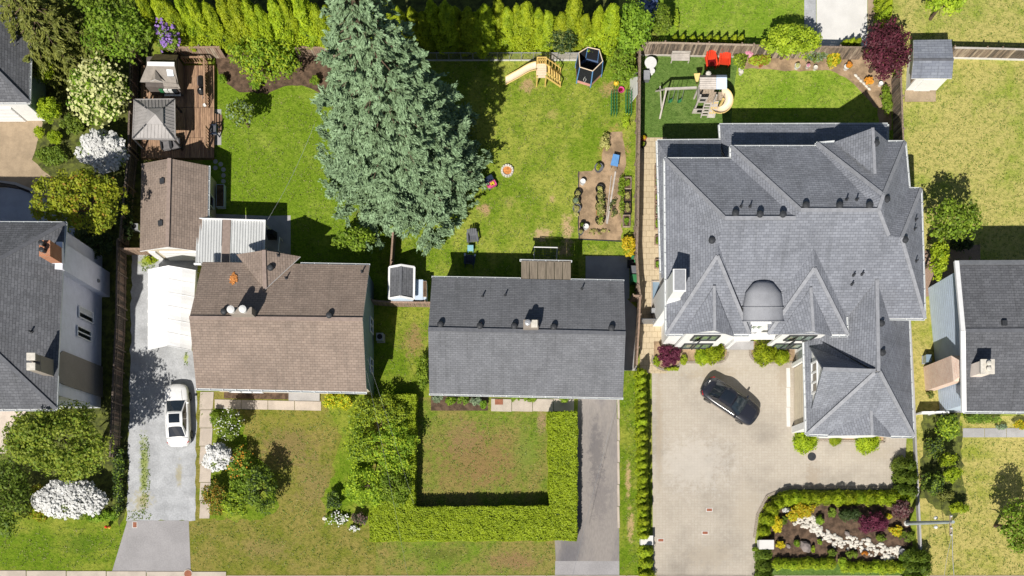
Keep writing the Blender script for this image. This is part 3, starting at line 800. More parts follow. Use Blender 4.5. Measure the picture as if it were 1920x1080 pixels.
caps(up, [(B_, B2), (RA, RB), (A_, B_), (C_, RA), (D_, T_), (E_, T_), (RB, V_), (U_, H_), (U_, G_), (P2, SW_), (P2, (1405, 626, e)), (Q2, (1440, 627, e)), (Q2, (1589, 627, e)), (RB, T_)], 'ridge_grey', .24)
caps(gw, [(J_, (1647, 696, gr)), ((1649, 697, gr), (1713, 818, ge)), ((1640, 699, gr), (1513, 814, ge)), ((1543, 692, 7.35), (1641, 695.5, gr))], 'ridge_grey', .24)
caps(gb, [((1340, 619, 7.0), (1339, 536, 7.25)), ((1525, 621, 7.0), (1520, 539, 7.25)), ((1636, 240, 8.0), (1640, 326, 8.15))], 'ridge_grey', .2); caps(gb2, [((1635, 816, 4.75), (1632, 751, 5.0))], 'ridge_grey', .2)
for ln in ([A_, A2, C_, C2, D_, (1565, 266, e)], [(1666, 266, e), E_, F_, G_, H_, (1667, 596, e)], [A_, SW_, (1281, 626, e)], [(1376, 627, e), (1405, 627, e)], [(1560, 628, e), (1589, 628, e), (1587, 595, e)]): gutter(up, ln, w=.24)
for ln in ([(1240, 510, q1), (1233, 264, q1), (1350, 263, q1)], [(1352, 262, q1), (1350, 234, q1), (1664, 233, q1), (1664, 262, q1)]): gutter(lo, ln, w=.24)
for ln in ([(1704, 595, ge), (1713, 818, ge), (1671, 818, ge)], [(1553, 816, ge), (1513, 814, ge), (1508, 642, ge)]): gutter(gw, ln, w=.22)
# walls of the new house
walls(h4, [(1238, 368), (1345, 368), (1345, 348), (1622, 344), (1630, 420), (1650, 425), (1655, 620), (1525, 625), (1520, 648), (1446, 648), (1446, 632), (1364, 632), (1364, 648), (1240, 648)], 5.5, 'stucco_white')
walls(h4, [(1232, 312), (1345, 310), (1345, 372), (1240, 372)], 3.1, 'stucco_white')
walls(h4, [(1232, 312), (1242, 312), (1242, 540), (1236, 540)], 3.1, 'stucco_white')
walls(h4, [(1492, 655), (1560, 652), (1560, 620), (1655, 616), (1664, 814), (1494, 812)], 3.2, 'stucco_white')
walls(h4, [(1342, 284), (1622, 282), (1622, 350), (1342, 350)], 3.1, 'stucco_white')
def gable_front(x0, x1, xc, yy, z0, z1):
    MB().hexa([G(x0, yy, 0), G(x1, yy, 0), G(x1, yy - 4, 0), G(x0, yy - 4, 0)], [G(x0, yy, z0), G(x1, yy, z0), G(x1, yy - 4, z0), G(x0, yy - 4, z0)]).build('wall', m('stucco_white'), h4)
    MB().hexa([G(x0, yy, z0), G(x0, yy - 4, z0), G(x1, yy - 4, z0), G(x1, yy, z0)][::-1], [G(xc - .3, yy, z1), G(xc - .3, yy - 4, z1), G(xc + .3, yy - 4, z1), G(xc + .3, yy, z1)][::-1]).build('gable_wall', m('stucco_white'), h4)
gable_front(1262, 1338, 1301, 655, 5.75, 6.75); gable_front(1430, 1505, 1466, 655, 5.75, 6.75)
MB().hexa([G(1530, 822, 0), G(1628, 822, 0), G(1628, 818, 0), G(1530, 818, 0)], [G(1530, 822, 3.3), G(1628, 822, 3.3), G(1628, 818, 3.3), G(1530, 818, 3.3)]).build('wall', m('stucco_white'), h4)
for xa, xb in ((1278, 1322), (1444, 1490)):
    window(h4, G(xa, 655.3), G(xb, 655.3), 3.6, 5.2, (0, -1, 0), 3, 'metal_dark', 'glass_green', .1); window(h4, G(xa - 4, 655.3), G(xb + 2, 655.3), .6, 2.3, (0, -1, 0), 3, 'metal_dark', 'glass_green', .1)
    f = window(h4, G(xa + 4, 670), G(xa + 12, 662), 3.4, 4.9, (-.6, -.7, 0), 1, 'metal_dark', 'glass_green', .1, 'open_casement')
gdo = MB().box(G(1489.5, 798, .02), G(1492.3, 690, 2.6)).build('garage_door', m('siding_cream'), h4)
for k in range(5): MB().box(G(1488.6, 797, .08 + k * .5), G(1490, 691, .52 + k * .5)).build('panel', m('siding_cream'), gdo)
for y0, y1 in ((682, 689), (800, 812)): MB().box(G(1484, y1, 0), G(1493, y0, 3.1)).build('pier', m('stucco_white'), h4)
MB().box(G(1484.5, 812, 2.9), G(1493, 680, 3.12)).build('eave_band', m('trim_white'), h4)
# west facing upper gable over the garage with its leaning windows
MB().poly(W(1522, 658, 4.0), W(1524, 764, 4.1), W(1543, 694, 6.7)).build('gable_wall', m('stucco_white'), h4)
pw = W(1524, 682, 4.3); qw = W(1525, 738, 4.3)
window(h4, pw + Vector((-.05, 0, 0)), qw + Vector((-.05, 0, 0)), 4.3, 5.5, (-1, 0, 0), 3, 'trim_white', 'glass_dark', .12)
# barrel dormer over the entry
bd = MB(); rows = []
for k in range(15):
    an = math.pi * k / 14
    rows.append([W(1431 - math.cos(an) * w_, y_, z_ + math.sin(an) * hh) for y_, w_, z_, hh in ((602, 39, 6.2, 1.05), (575, 38.5, 6.4, 1.05), (550, 34, 6.8, .85), (532, 20, 7.05, .45), (527, 10, 6.95, .1))])
bd.grid(rows); M('dormer_metal', A(160, 162, 168), .7, .06, 2, 20, .08)
dm = bd.build('entry_dormer', m('dormer_metal'), h4, smooth=True)
for yy, ww, zz, hh in ((602, 39.2, 6.2, 1.07), (576, 38.7, 6.4, 1.07)):
    MB().tube([W(1431 - math.cos(math.pi * k / 14) * ww, yy, zz + math.sin(math.pi * k / 14) * hh) for k in range(15)], .05, 6).build('seam', m('dormer_metal'), dm)
MB().poly(*[W(1431 - math.cos(math.pi * k / 14) * 37, 601, 6.2 + math.sin(math.pi * k / 14) * .95) for k in range(15)]).build('gable_wall', m('stucco_white'), h4)
MB().box(G(1369, 641, 0), G(1404, 622, 6.25)).build('entry_bay', m('stucco_white'), h4)
window(h4, G(1374, 641.3), G(1392, 641.3), 4.7, 6.0, (0, -1, 0), 2, 'trim_white', 'glass_green', .1); window(h4, G(1376, 641.3), G(1396, 641.3), 2.9, 4.0, (0, -1, 0), 2, 'trim_white', 'glass_tint', .1)
MB().slab([W(1440, 627, e), W(1470, 580, 6.35), W(1474, 543, LQ[2]), W(1440, 560, 6.4)], .1, 0, 0).build('roof', m('shingle_grey'), h4)
MB().slab([W(1392, 602, 6.1), W(1405, 626, e), W(1409, 626, e - .05), W(1409, 600, 6.1)], .1, 0, 0).build('roof', m('shingle_grey'), h4)
MB().box(G(1362, 652, 3.0), G(1460, 640, 3.12)).build('porch_canopy', m('trim_white'), h4)
MB().box(G(1364.5, 634, .05), G(1445.5, 631.5, 5.4)).build('entry_wall', m('stucco_white'), h4)
for xx in (1362, 1455): MB().bar(G(xx, 651, 0), G(xx, 651, 3.0), .25).build('column', m('trim_white'), h4)
# chimney of the new house
chs = MB().box(G(1224, 612, 0), G(1250, 562, 5.2)); chs.hexa([G(1224, 612, 5.2), G(1250, 612, 5.2), G(1250, 562, 5.2), G(1224, 562, 5.2)], [G(1226, 601, 6.6), G(1247, 601, 6.6), G(1247, 566, 6.6), G(1226, 566, 6.6)])
chs.box(G(1226, 601, 6.6), G(1245, 566, 8.7)); cho = chs.build('chimney', m('stucco_white'), h4)
MB().box(G(1224.8, 602, 8.7), G(1246.2, 565, 8.82)).build('crown', m('trim_white'), cho); MB().box(G(1227, 600, 8.82), G(1244.6, 567, 8.87)).build('cap', m('metal_galv'), cho)
vents('h4', up, [(1378, 401), (1424, 403), (1467, 403), (1510, 386), (1573, 386), (1629, 386), (1661, 375), (1695, 451), (1334, 452)], 'dome'); vents('h4', gb, [(1641, 270)], 'dome'); vents('h4g', gw, [(1651, 607), (1653, 662)], 'dome')
vents('h4', up, [(1389, 388), (1406, 388), (1587, 375), (1606, 375), (1600, 516), (1616, 514), (1597, 533), (1716, 413), (1714, 430), (1717, 490)], 'pipe')

# ---- garage, shed roofs
gg = thing('garage', 'small garage with brown gable roof north of the white carport tent', 'garage', G(340, 420))
rg = roof(gg, 'gg', [[(265, 307, 2.6), (318, 297, 3.8), (314, 463, 3.8), (262, 471, 2.6)], [(318, 297, 3.8), (391, 311, 2.6), (388, 473, 2.6), (314, 463, 3.8)]], 'shingle_brown')
caps(rg, [((318, 297, 3.8), (314, 463, 3.8))], 'ridge_brown'); gutter(rg, [(392, 311, 2.6), (389, 473, 2.6)])
walls(gg, [(295, 340), (406, 342), (404, 486), (294, 486)], 2.6, 'siding_cream')
MB().poly(G(294, 486.5, 2.6), G(404, 486.5, 2.6), G(347, 486.5, 3.65)).build('gable_wall', m('stucco_white'), gg)
gdr = MB().box(G(318, 488, .02), G(385, 485, 2.1)).build('garage_door', m('trim_white'), gg)
for k in range(4): MB().box(G(319, 489, .06 + k * .52), G(384, 487, .52 + k * .52)).build('panel', m('trim_white'), gdr)
MB().box(G(298, 488.4, .02), G(310, 486, 2.05)).build('door', m('trim_white'), gg)
window(gg, G(407, 400), G(407, 380), .9, 1.9, (1, 0, 0), 1); window(gg, G(407, 440), G(407, 420), .9, 1.9, (1, 0, 0), 1)
vents('gg', rg, [(305, 340), (302, 419)], 'box')
pc = thing('patio_cover', 'white corrugated patio cover between the brown garage and brown house', 'patio cover', G(440, 470))
def corr(x0, x1, parent):
    rows = []; n = 52
    for k in range(int((x1 - x0) / .95) + 1):
        x = x0 + k * .95; dz = .045 * math.sin(k * 2 * math.pi / 5.4)
        rows.append([W(x, 410 + (x - 369) * .03, 2.75 + dz), W(x - 2.5, 494 + (x - 369) * .0, 3.05 + dz)])
    b = MB(); b.grid(rows); return b.build('panel', m('corrugated'), parent, smooth=True)
corr(369, 417, pc); corr(433, 497, pc)
MB().slab([W(417.5, 412, 2.84), W(432.5, 412.5, 2.84), W(430, 494, 3.14), W(415, 494, 3.14)], .03, 0, 0).build('panel', m('ridge_brown'), pc)
MB().bar(W(368, 409.5, 2.8), W(498, 413.5, 2.8), .07, .12).build('fascia', m('trim_white'), pc); MB().bar(W(364, 495, 3.0), W(378, 495.5, 3.0), .1, .2).build('fascia', m('trim_white'), pc)
MB().bar(W(497.5, 413, 2.8), W(495, 494, 3.05), .06, .1).build('fascia', m('trim_white'), pc)
for xx in (392, 440, 510): MB().bar(G(xx, 436, 0), G(xx, 436, 2.75), .1).build('post', m('trim_white'), pc)
ct = thing('carport_tent', 'long white fabric carport tent on the gravel drive', 'carport', G(345, 590))
b = MB(); rows = []
for k in range(19):
    t_ = k / 18; y0 = 506 + t_ * 150; sag = .03 * math.sin(k * math.pi / 3)
    rows.append([W(277 + .5 * t_, y0 + 5, 1.2), W(278 - t_, y0, 2.2 + sag), W(296 - 1 * t_, y0 - 4, 2.65 + sag), W(316 - 3 * t_, y0 - 8, 3.0), W(342 - 5 * t_, y0 - 3.5, 2.65 + sag), W(367 - 8 * t_, y0 + 1, 2.2 + sag), W(370 - 8 * t_, y0 + 4, 1.2)])
b.grid(rows); b.build('canopy', m('fabric_white'), ct)
for row in rows[::3]: MB().tube([p + Vector((0, 0, .012)) for p in row], .02, 5).build('rib', m('fabric_white'), ct)
for t_ in (0, .5, 1):
    for xx in (300, 382): MB().tube([G(xx - 5 * t_, 520 + 140 * t_, 0), G(xx - 5 * t_, 520 + 140 * t_, 2.1)], .03, 6).build('pole', m('metal_galv'), ct)

# ---- neighbour house on the west side
h1 = thing('house', 'two storey lavender grey house with dark hip roof and brick chimneys', 'house', G(60, 620))
e1 = 7.4; ap = (-122, 553, 10.4)
rw = roof(h1, 'h1', [[(122, 418, e1), ap, (-420, 553, 10.4), (-420, 414, e1)], [(122, 418, e1), (105, 767, e1), ap], [(105, 767, e1), (-420, 770, e1), (-420, 553, 10.4), ap]], 'shingle_dark')
caps(rw, [((122, 418, e1), ap), ((105, 767, e1), ap)], 'ridge_slate')
gutter(rw, [(-300, 415, e1), (123, 417, e1), (117, 500, e1)]); gutter(rw, [(116, 505, e1), (108, 660, e1)]); gutter(rw, [(107, 705, e1), (105, 767, e1)]); gutter(rw, [(105, 768, e1), (-200, 770, e1)])
walls(h1, [(-380, 480), (192, 480), (189, 765), (-380, 775)], 7.3, 'siding_lavender')
ck = thing_c = MB().box(G(180, 557, 0), G(206, 511, 7.6)); ck.box(G(190, 548, 7.6), G(207, 523, 9.2)); cko = ck.build('chimney', m('siding_lavender'), h1)
b = MB()
for pa, qa in ((G(190, 548.4), G(207.4, 548.4)), (G(207.4, 548.4), G(207.4, 522.6))): b.walluv(pa, qa, 7.8, 9.3)
b.hexa([G(189.6, 548.6, 9.3), G(207.6, 548.6, 9.3), G(207.6, 522.4, 9.3), G(189.6, 522.4, 9.3)], [G(189.6, 548.6, 9.45), G(207.6, 548.6, 9.45), G(207.6, 522.4, 9.45), G(189.6, 522.4, 9.45)])
b.build('brick_crown', m('brick_orange'), cko); flues(cko, [G(198, 530, 9.45), G(199, 541, 9.45)], .13, 'metal_dark', .4)
c2 = MB(); c2.box(G(186, 745, 0), G(193, 688, 6.3)); c2.hexa([G(186, 745, 6.3), G(193, 745, 6.3), G(193, 688, 6.3), G(186, 688, 6.3)], [G(176, 736, 7.6), G(190, 736, 7.6), G(190, 709, 7.6), G(176, 709, 7.6)])
c2.box(G(176, 736, 7.6), G(190, 709, 9.3)); c2.box(G(176.5, 720, 9.3), G(189.5, 709.5, 9.9)); c2.box(G(176.5, 736, 9.3), G(189.5, 725, 9.9)); c2o = c2.build('chimney', m('brick_brown'), h1)
for y0, y1 in ((709, 720), (725, 736)): MB().box(G(176, y1 + .5, 9.9), G(190, y0 - .5, 10.0)).build('crown', m('stone_white'), c2o)
window(h1, G(192.3, 616), G(192.3, 597), 1.7, 4.0, (1, 0, 0), 2, blind='plastic_white'); window(h1, G(191.6, 651), G(191.6, 633), 2.0, 4.2, (1, 0, 0), 2)
MB().lathe(G(206.5, 540, 2.0), [(.12, 0), (.14, .1), (.1, .25)], 10).build('wall_vent', m('metal_grey'), cko)
vents('h1', rw, [(59, 622)], 'pipe')

# ---- house at the top left
h0 = thing('house', 'dark roofed house with white garage wall at the top left corner', 'house', G(20, 150))
e0 = 3.4
r0 = roof(h0, 'h0', [[(63, -120, e0), (54, 192, e0), (-8, 130, 4.9), (-6, -120, 4.9)], [(54, 192, e0), (-240, 192, e0), (-180, 130, 4.9), (-8, 130, 4.9)], [(-6, -120, 4.9), (-8, 130, 4.9), (-240, 192, e0), (-240, -120, e0)]], 'shingle_dark')
caps(r0, [((54, 192, e0), (-8, 130, 4.9))], 'ridge_slate'); gutter(r0, [(63, -100, e0), (55, 192, e0), (-100, 193, e0)])
walls(h0, [(-100, -40), (88, -40), (86, 225), (-100, 225)], 3.2, 'siding_teal'); MB().box(G(-100, 226.5, 0), G(85, 224.5, 3.2)).build('wall', m('stucco_white'), h0)
gd0 = MB().box(G(-60, 228, .02), G(50, 226, 2.3)).build('garage_door', m('trim_white'), h0)
for k in range(4): MB().box(G(-59, 228.8, .05 + k * .56), G(49, 227, .56 + k * .56)).build('panel', m('trim_white'), gd0)

# ---- house at the right edge
h5 = thing('house', 'dark roofed house with pale blue gable wall at the right edge', 'house', G(1850, 660))
e5, r5 = 5.2, 6.3
rz5 = roof(h5, 'h5', [[(1794, 490, e5), (2250, 488, e5), (2250, 618, r5), (1806, 620, r5)], [(1806, 620, r5), (2250, 618, r5), (2250, 774, e5), (1808, 771, e5)]], 'shingle_dark')
caps(rz5, [((1806, 620, r5), (2250, 618, r5))], 'ridge_slate'); gutter(rz5, [(1808, 773, e5), (2200, 776, e5)])
MB().bar(W(1793, 490, e5), W(1805, 620, r5), .3, .2).build('bargeboard', m('trim_white'), rz5); MB().bar(W(1805, 620, r5), W(1807, 773, e5), .3, .2).build('bargeboard', m('trim_white'), rz5)
MB().slab([W(1796, 488, e5 + .05), W(2250, 486, e5 + .05), W(2250, 496, e5 + .14), W(1797, 496, e5 + .14)], .03, 0, 0).build('flashing', m('metal_grey'), rz5)
P5 = [G(1740, 540), G(2200, 540), G(2200, 772), G(1762, 772)]
walls(h5, [(1740, 540), (2200, 540), (2200, 772), (1762, 772)], 5.1, 'siding_blue')
MB().poly(G(1739.6, 540, 5.0), G(1751, 650, 6.1), G(1761.6, 772, 5.0)).build('gable_wall', m('siding_blue'), h5)
for z in [.3 * k for k in range(1, 17)]: MB().bar(G(1739.7, 541, z), G(1761.7, 771, z), .008, .012).build('siding_lap', m('siding_blue'), h5)
cb = MB()
F1, F2_ = G(1731, 688), G(1735, 733)
cb.walluv(G(1735, 733), G(1731, 688), 0, 4.6); cb.walluv(G(1752, 733), G(1735, 733), 0, 4.6, 1); cb.walluv(G(1731, 688), G(1752, 688), 0, 4.6)
cb.quad(G(1735, 733, 4.6), G(1731, 688, 4.6), G(1740, 702, 5.4), G(1742, 724, 5.4)); cb.quad(G(1752, 733, 4.6), G(1735, 733, 4.6), G(1742, 724, 5.4), G(1756, 724, 5.4), m=1); cb.quad(G(1731, 688, 4.6), G(1752, 688, 4.6), G(1756, 702, 5.4), G(1740, 702, 5.4))
cb.walluv(G(1742, 724), G(1740, 702), 5.4, 5.6)
c5 = cb.build('chimney', [m('brick_pink'), m('brick_pink')], h5)
p = hit('h5', 1829, 697)
MB().box((p.x - .35, p.y - .35, p.z - .7), (p.x + .45, p.y + .5, p.z + 1.5)).build('chimney_stack', m('brick_pink'), rz5)
MB().box((p.x - .42, p.y - .42, p.z + 1.5), (p.x + .52, p.y + .57, p.z + 1.62)).build('chimney_crown', m('stone_white'), rz5)
flues(rz5, [Vector((p.x + .05, p.y - .1, p.z + 1.62)), Vector((p.x + .05, p.y + .28, p.z + 1.62))], .13, 'stone_white', .1)
vents('h5', rz5, [(1882, 606)], 'box')
MB().box(G(1764, 774, 0), G(1830, 772.3, .5)).build('foundation', m('concrete_grey'), h5)

# ---------------------------------------------------------------- foliage
RNG = np.random.default_rng(7)
def unit(a): return a / np.maximum(1e-6, np.linalg.norm(a, axis=1, keepdims=True))

def leafmesh(name, pts, nrm, size, aspect=.6, tint=None, along=None):
    """one quad per leaf, faces set along nrm"""
    n = len(pts)
    if along is None: along = RNG.normal(size=(n, 3))
    t = unit(along - nrm * np.sum(along * nrm, 1, keepdims=True)); b = np.cross(nrm, t)
    s = (np.full(n, size) if np.isscalar(size) else size)[:, None] * RNG.uniform(.65, 1.3, (n, 1))
    t = t * s; b = b * s * aspect
    v = np.empty((n, 4, 3)); v[:, 0] = pts - t; v[:, 1] = pts + b - t * .1; v[:, 2] = pts + t; v[:, 3] = pts - b - t * .1
    me = bpy.data.meshes.new(name)
    me.vertices.add(4 * n); me.vertices.foreach_set("co", v.astype(np.float32).ravel())
    me.loops.add(4 * n); me.loops.foreach_set("vertex_index", np.arange(4 * n, dtype=np.int32))
    me.polygons.add(n); me.polygons.foreach_set("loop_start", np.arange(0, 4 * n, 4, dtype=np.int32))
    me.update(calc_edges=True)
    at = me.attributes.new("tint", 'FLOAT', 'FACE')
    at.data.foreach_set("value", (RNG.uniform(0, 1, n) if tint is None else tint).astype(np.float32))
    return me

def clump_pts(c, r, n, nc, cr=.34, low=-.35):
    """leaves on the outer sides of many clumps spread over an ellipsoid crown"""
    c = np.array(c); r = np.array(r)
    d = unit(RNG.normal(size=(nc * 3, 3))); d = d[d[:, 2] > low][:nc]; nc = len(d)
    rad = cr * r.min() ** .5 * r.max() ** .5 * RNG.uniform(.6, 1.25, nc)
    cc = c + d * np.maximum(r * .25, r - rad[:, None] * .9) * RNG.uniform(.3, 1.0, (nc, 1)) ** .7
    ct = RNG.uniform(0, 1, nc)
    k = RNG.choice(nc, n, p=rad ** 2 / np.sum(rad ** 2))
    u = unit(RNG.normal(size=(n, 3)) + d[k] * .35 + np.array([0, 0, .35]))
    p = cc[k] + u * (rad[k] * RNG.uniform(.55, 1.08, n))[:, None] * np.array([1, 1, .8])
    nr = unit(u + RNG.normal(size=(n, 3)) * .55 + np.array([0, 0, .3]))
    p[:, 2] = np.maximum(p[:, 2], .03)
    return p, nr, np.clip(ct[k] * .5 + RNG.uniform(0, .5, n), 0, 1)

def trunk(parent, base, top, r, limbs=5, spread=1.0, seed=1, mat='bark'):
    rng = random.Random(seed); b = MB(); base = Vector(base); top = Vector(top)
    mid = base.lerp(top, .5) + Vector((rng.uniform(-.1, .1), rng.uniform(-.1, .1), 0))
    b.tube([base, mid, top], [r, r * .75, r * .4], 8)
    for k in range(limbs):
        a = 2 * math.pi * k / limbs + rng.uniform(-.4, .4); s = base.lerp(top, rng.uniform(.35, .8))
        e_ = s + Vector((math.cos(a) * spread, math.sin(a) * spread, rng.uniform(.3, .7) * spread))
        b.tube([s, s.lerp(e_, .5) + Vector((0, 0, .12 * spread)), e_], [r * .45, r * .3, r * .12], 5)
    return b.build('trunk', m(mat), parent)

SHRUBN = 0
def shrub(name, label, cat, px, py, rx, ry, hc, rz, mat, size=.1, dens=1.0, nc=None, blossom=None, bl=.6, bsize=.1, group=None, cr=.34, second=None, sec=.3, kind=None):
    """tree or shrub: crown centre seen at pixel (px,py), radii in pixels, centre height hc and half height rz in metres"""
    global SHRUBN; SHRUBN += 1
    s = K * (H - hc) / H; c = W(px, py, hc); RX, RY = rx * s, ry * s
    area = 2 * math.pi * ((RX * RY) ** .8 + (RX * rz) ** .8 + (RY * rz) ** .8) / 1.8
    n = int(min(42000, dens * 1.15 * area / (size * size)))
    t = thing(name, label, cat, (c.x, c.y, 0), group=group)
    nc = nc or int(max(10, min(120, 14 * area ** .55)))
    p, nr, tn = clump_pts((0, 0, hc), (RX * .96, RY * .96, rz), n, nc, cr * (nc / 40) ** -.3 if nc > 40 else cr)
    mats_ = [mat]
    if second:
        k = RNG.uniform(0, 1, len(p)) < sec; me2 = leafmesh('foliage', p[k], nr[k], size, .6, tn[k]); link(me2, 'crown', t, [m(second)])
        p, nr, tn = p[~k], nr[~k], tn[~k]
    link(leafmesh('crown', p, nr, size, .6, tn), 'crown', t, [m(mat)])
    trunk(t, (c.x, c.y, 0), (c.x, c.y, max(.25, hc)), max(.03, .05 * (RX + RY) ** .8), 6, min(RX, RY, hc + .3) * .6, SHRUBN)
    if blossom:
        pb, nb, tb = clump_pts((0, 0, hc + .10), (RX * 1.04, RY * 1.04, rz * 1.12), int(n * bl * 1.5 * (size / bsize) ** 2), nc, cr)
        nb = unit(nb + np.array([0, -.25, .7])); up_ = nb[:, 2] > .1; link(leafmesh('blossom', pb[up_], nb[up_], bsize, .85, tb[up_]), 'blossom', t, [m(blossom)])
    return t

# ---- columnar cedars: three mesh variants shared by all copies
def cedar_mesh(name, h, r, n, size, seed, mat, top=.75, base=.6):
    global RNG
    RNG = np.random.default_rng(seed)
    t = RNG.uniform(0, 1, n) ** .9; a = RNG.uniform(0, 2 * math.pi, n)
    prof = np.minimum(1, base + (1 - base) * t / .25) * np.clip((1 - t) / (1 - .18), 0, 1) ** top
    lob = 1 + .16 * np.sin(a * 3 + t * 9 + seed) + .12 * np.sin(a * 5 - t * 17) + .10 * np.sin(a * 2 + t * 31 + seed)
    rr = r * prof * lob * RNG.uniform(.78, 1.05, n)
    p = np.stack([rr * np.cos(a), rr * np.sin(a), .05 + t * h * RNG.uniform(.985, 1.01, n)], 1)
    nr = unit(np.stack([np.cos(a), np.sin(a), np.full(n, .45)], 1) + RNG.normal(size=(n, 3)) * .45)
    tn = np.clip(RNG.uniform(0, 1, n) * .6 + (np.sin(a * 3 + t * 9 + seed) * .5 + .5) * .4, 0, 1)
    al = np.stack([np.cos(a) * .4, np.sin(a) * .4, np.full(n, 1.0)], 1) + RNG.normal(size=(n, 3)) * .35
    me = leafmesh(name, p, nr, size, .5, tn, al); me.materials.append(m(mat))
    core = MB(); core.lathe((0, 0, 0), [(r * .62, .02), (r * .7, h * .3), (r * .35, h * .7), (r * .03, h * .93)], 8)
    co = bpy.data.meshes.new('stem'); co.from_pydata(core.v, [], core.f); co.materials.append(m('leaf_dark'))
    return me, co

def cedars(spots, variants, name, labeler, cat, group, jit=.12, seed=3):
    """spots: (px, py ground, height scale, radius scale)"""
    rng = random.Random(seed)
    for i, (x, y, hs, rs) in enumerate(spots):
        me, co = variants[i % len(variants)]
        p = G(x, y); t = thing(name, labeler(i), cat, p, rng.uniform(0, 6.28), group)
        t.scale = (rs * rng.uniform(1 - jit, 1 + jit), rs * rng.uniform(1 - jit, 1 + jit), hs * rng.uniform(1 - jit, 1 + jit))
        link(me, 'crown', t); link(co, 'trunk', t)

big = [cedar_mesh('cedar_crown', 6.0, .86, 10500, .085, s, 'leaf_cedar', .5) for s in (11, 12, 13, 14)]
xs = []; x = 322; rs_ = random.Random(8)
while x < 1150: xs.append((x, 90 + rs_.uniform(-8, 5), rs_.uniform(.95, 1.15) if x < 620 else rs_.uniform(.76, 1.08), rs_.uniform(.85, 1.2) if x < 620 else rs_.uniform(.75, 1.2))); x += rs_.uniform(15, 28)
cedars(xs, big, 'columnar_cedar', lambda i: f"tall columnar cedar in the long back hedge, {nth(i)} from its left end", 'cedar', 'cedars of the long back hedge', .07)
small = [cedar_mesh('cedar_crown', 2.1, .42, 2600, .06, s, 'leaf_cedar', .6, .8) for s in (21, 22, 23)]
cedars([(1199 + (y - 695) * .017, y, 1.05 if i % 2 else .9, 1.0) for i, y in enumerate(range(705, 1006, 13))], small, 'small_cedar', lambda i: f"small cedar in the row along the paver drive, {nth(i)} from its north end", 'cedar', 'cedars along the paver drive', .12, 5)
cedars([(1209, 1034, .8, 1.3), (1210, 1056, .75, 1.3), (1210, 1078, .75, 1.3)], small, 'small_cedar', lambda i: f"clipped cedar below the white gate pillar by the paver drive, {nth(i)} from the pillar", 'cedar', 'cedars below the west pillar')
tiny = [cedar_mesh('cedar_crown', 1.25, .30, 1100, .055, s, 'leaf_cedar', .75, .9) for s in (31, 32)]
cedars([(x, 82 + (x - 1260) * .01, .95, 1.0) for x in (1262, 1276, 1295, 1310, 1326, 1340, 1355, 1372, 1385)], tiny, 'young_cedar', lambda i: f"young cedar behind the grey board fence, {nth(i)} from the lawn corner", 'cedar', 'young cedars behind the fence')
cedars([(1580, 88, .8, 1.0), (1590, 88, .95, 1.1), (1602, 88, 1.0, 1.1)], tiny, 'young_cedar', lambda i: f"young cedar behind the fence beside the purple maple, {nth(i)} from the left", 'cedar', 'young cedars by the maple')
cedars([(1648 , 46 - i * 13, 1.1, 1.15) for i in range(5)], small, 'small_cedar', lambda i: f"cedar in the row beside the white drive, {nth(i)} above the purple maple", 'cedar', 'cedars beside the white drive')
rnd = [cedar_mesh('cedar_crown', 1.15, .55, 2300, .06, s, 'leaf_cedar', .32, .9) for s in (41, 42, 43)]
rndd = [cedar_mesh('cedar_crown', 1.1, .56, 2300, .06, s, 'leaf_cedar_dark', .32, .9) for s in (44, 45)]
cedars([(1444, 956, 1, .95), (1456, 944, 1, .95), (1470, 936, 1.05, 1)] + [(x, 934, 1.0, .98) for x in range(1488, 1700, 20)], rnd, 'clipped_cedar', lambda i: f"rounded cedar in the row edging the rock garden, {nth(i)} from the drive entrance", 'cedar', 'rounded cedars edging the rock garden')
cedars([(1436, 975, 1, 1), (1430, 995, .9, .9)], rnd, 'clipped_cedar', lambda i: f"rounded cedar above the garden's white pillar, {('farther from', 'nearest to')[i]} the pillar", 'cedar', 'rounded cedars above the east pillar')
cedars([(1429, 1040, .85, 1.1), (1429, 1062, .9, 1.15), (1429, 1082, .9, 1.1)], rndd, 'clipped_cedar', lambda i: f"rounded cedar below the garden's white pillar, {nth(i)} from it", 'cedar', 'rounded cedars below the east pillar')
cedars([(1684, 872, 1.1, 1.1), (1685, 895, 1.1, 1.15), (1686, 921, 1.1, 1.1), (1699, 875, 1.1, 1.0), (1700, 897, 1.1, 1.05), (1700, 922, 1.1, 1.0)], rndd, 'clipped_cedar', lambda i: f"dark clipped cedar at the drive's east edge, {('left', 'right')[i // 3]} one of the {('top', 'middle', 'bottom')[i % 3]} pair", 'cedar', 'clipped cedars at the east edge')
cedars([(1704, 1044, 1.1, 1.2), (1724, 1044, 1.1, 1.1), (1704, 1064, 1.1, 1.2), (1724, 1066, 1.1, 1.2), (1705, 1084, 1.1, 1.2)], rndd, 'clipped_cedar', lambda i: f"dark clipped cedar below the utility pole, {nth(i)} in reading order", 'cedar', 'clipped cedars below the pole')
lime = [cedar_mesh('box_crown', .7, .42, 1300, .055, s, 'leaf_lime', .3, .95) for s in (51, 52)]
cedars([(x, 1056 + (x % 3), 1, 1) for x in range(1456, 1562, 14)] + [(x, 1062 + (x % 4), 1, 1.05) for x in range(1584, 1700, 14)], lime, 'box_shrub', lambda i: f"lime green box plant edging the garden turf, {nth(i)} from the left", 'shrub', 'box plants edging the garden turf')
globe = [cedar_mesh('globe_crown', 1.0, .72, 3800, .07, s, 'leaf_cedar', .3, .95) for s in (61, 62)]
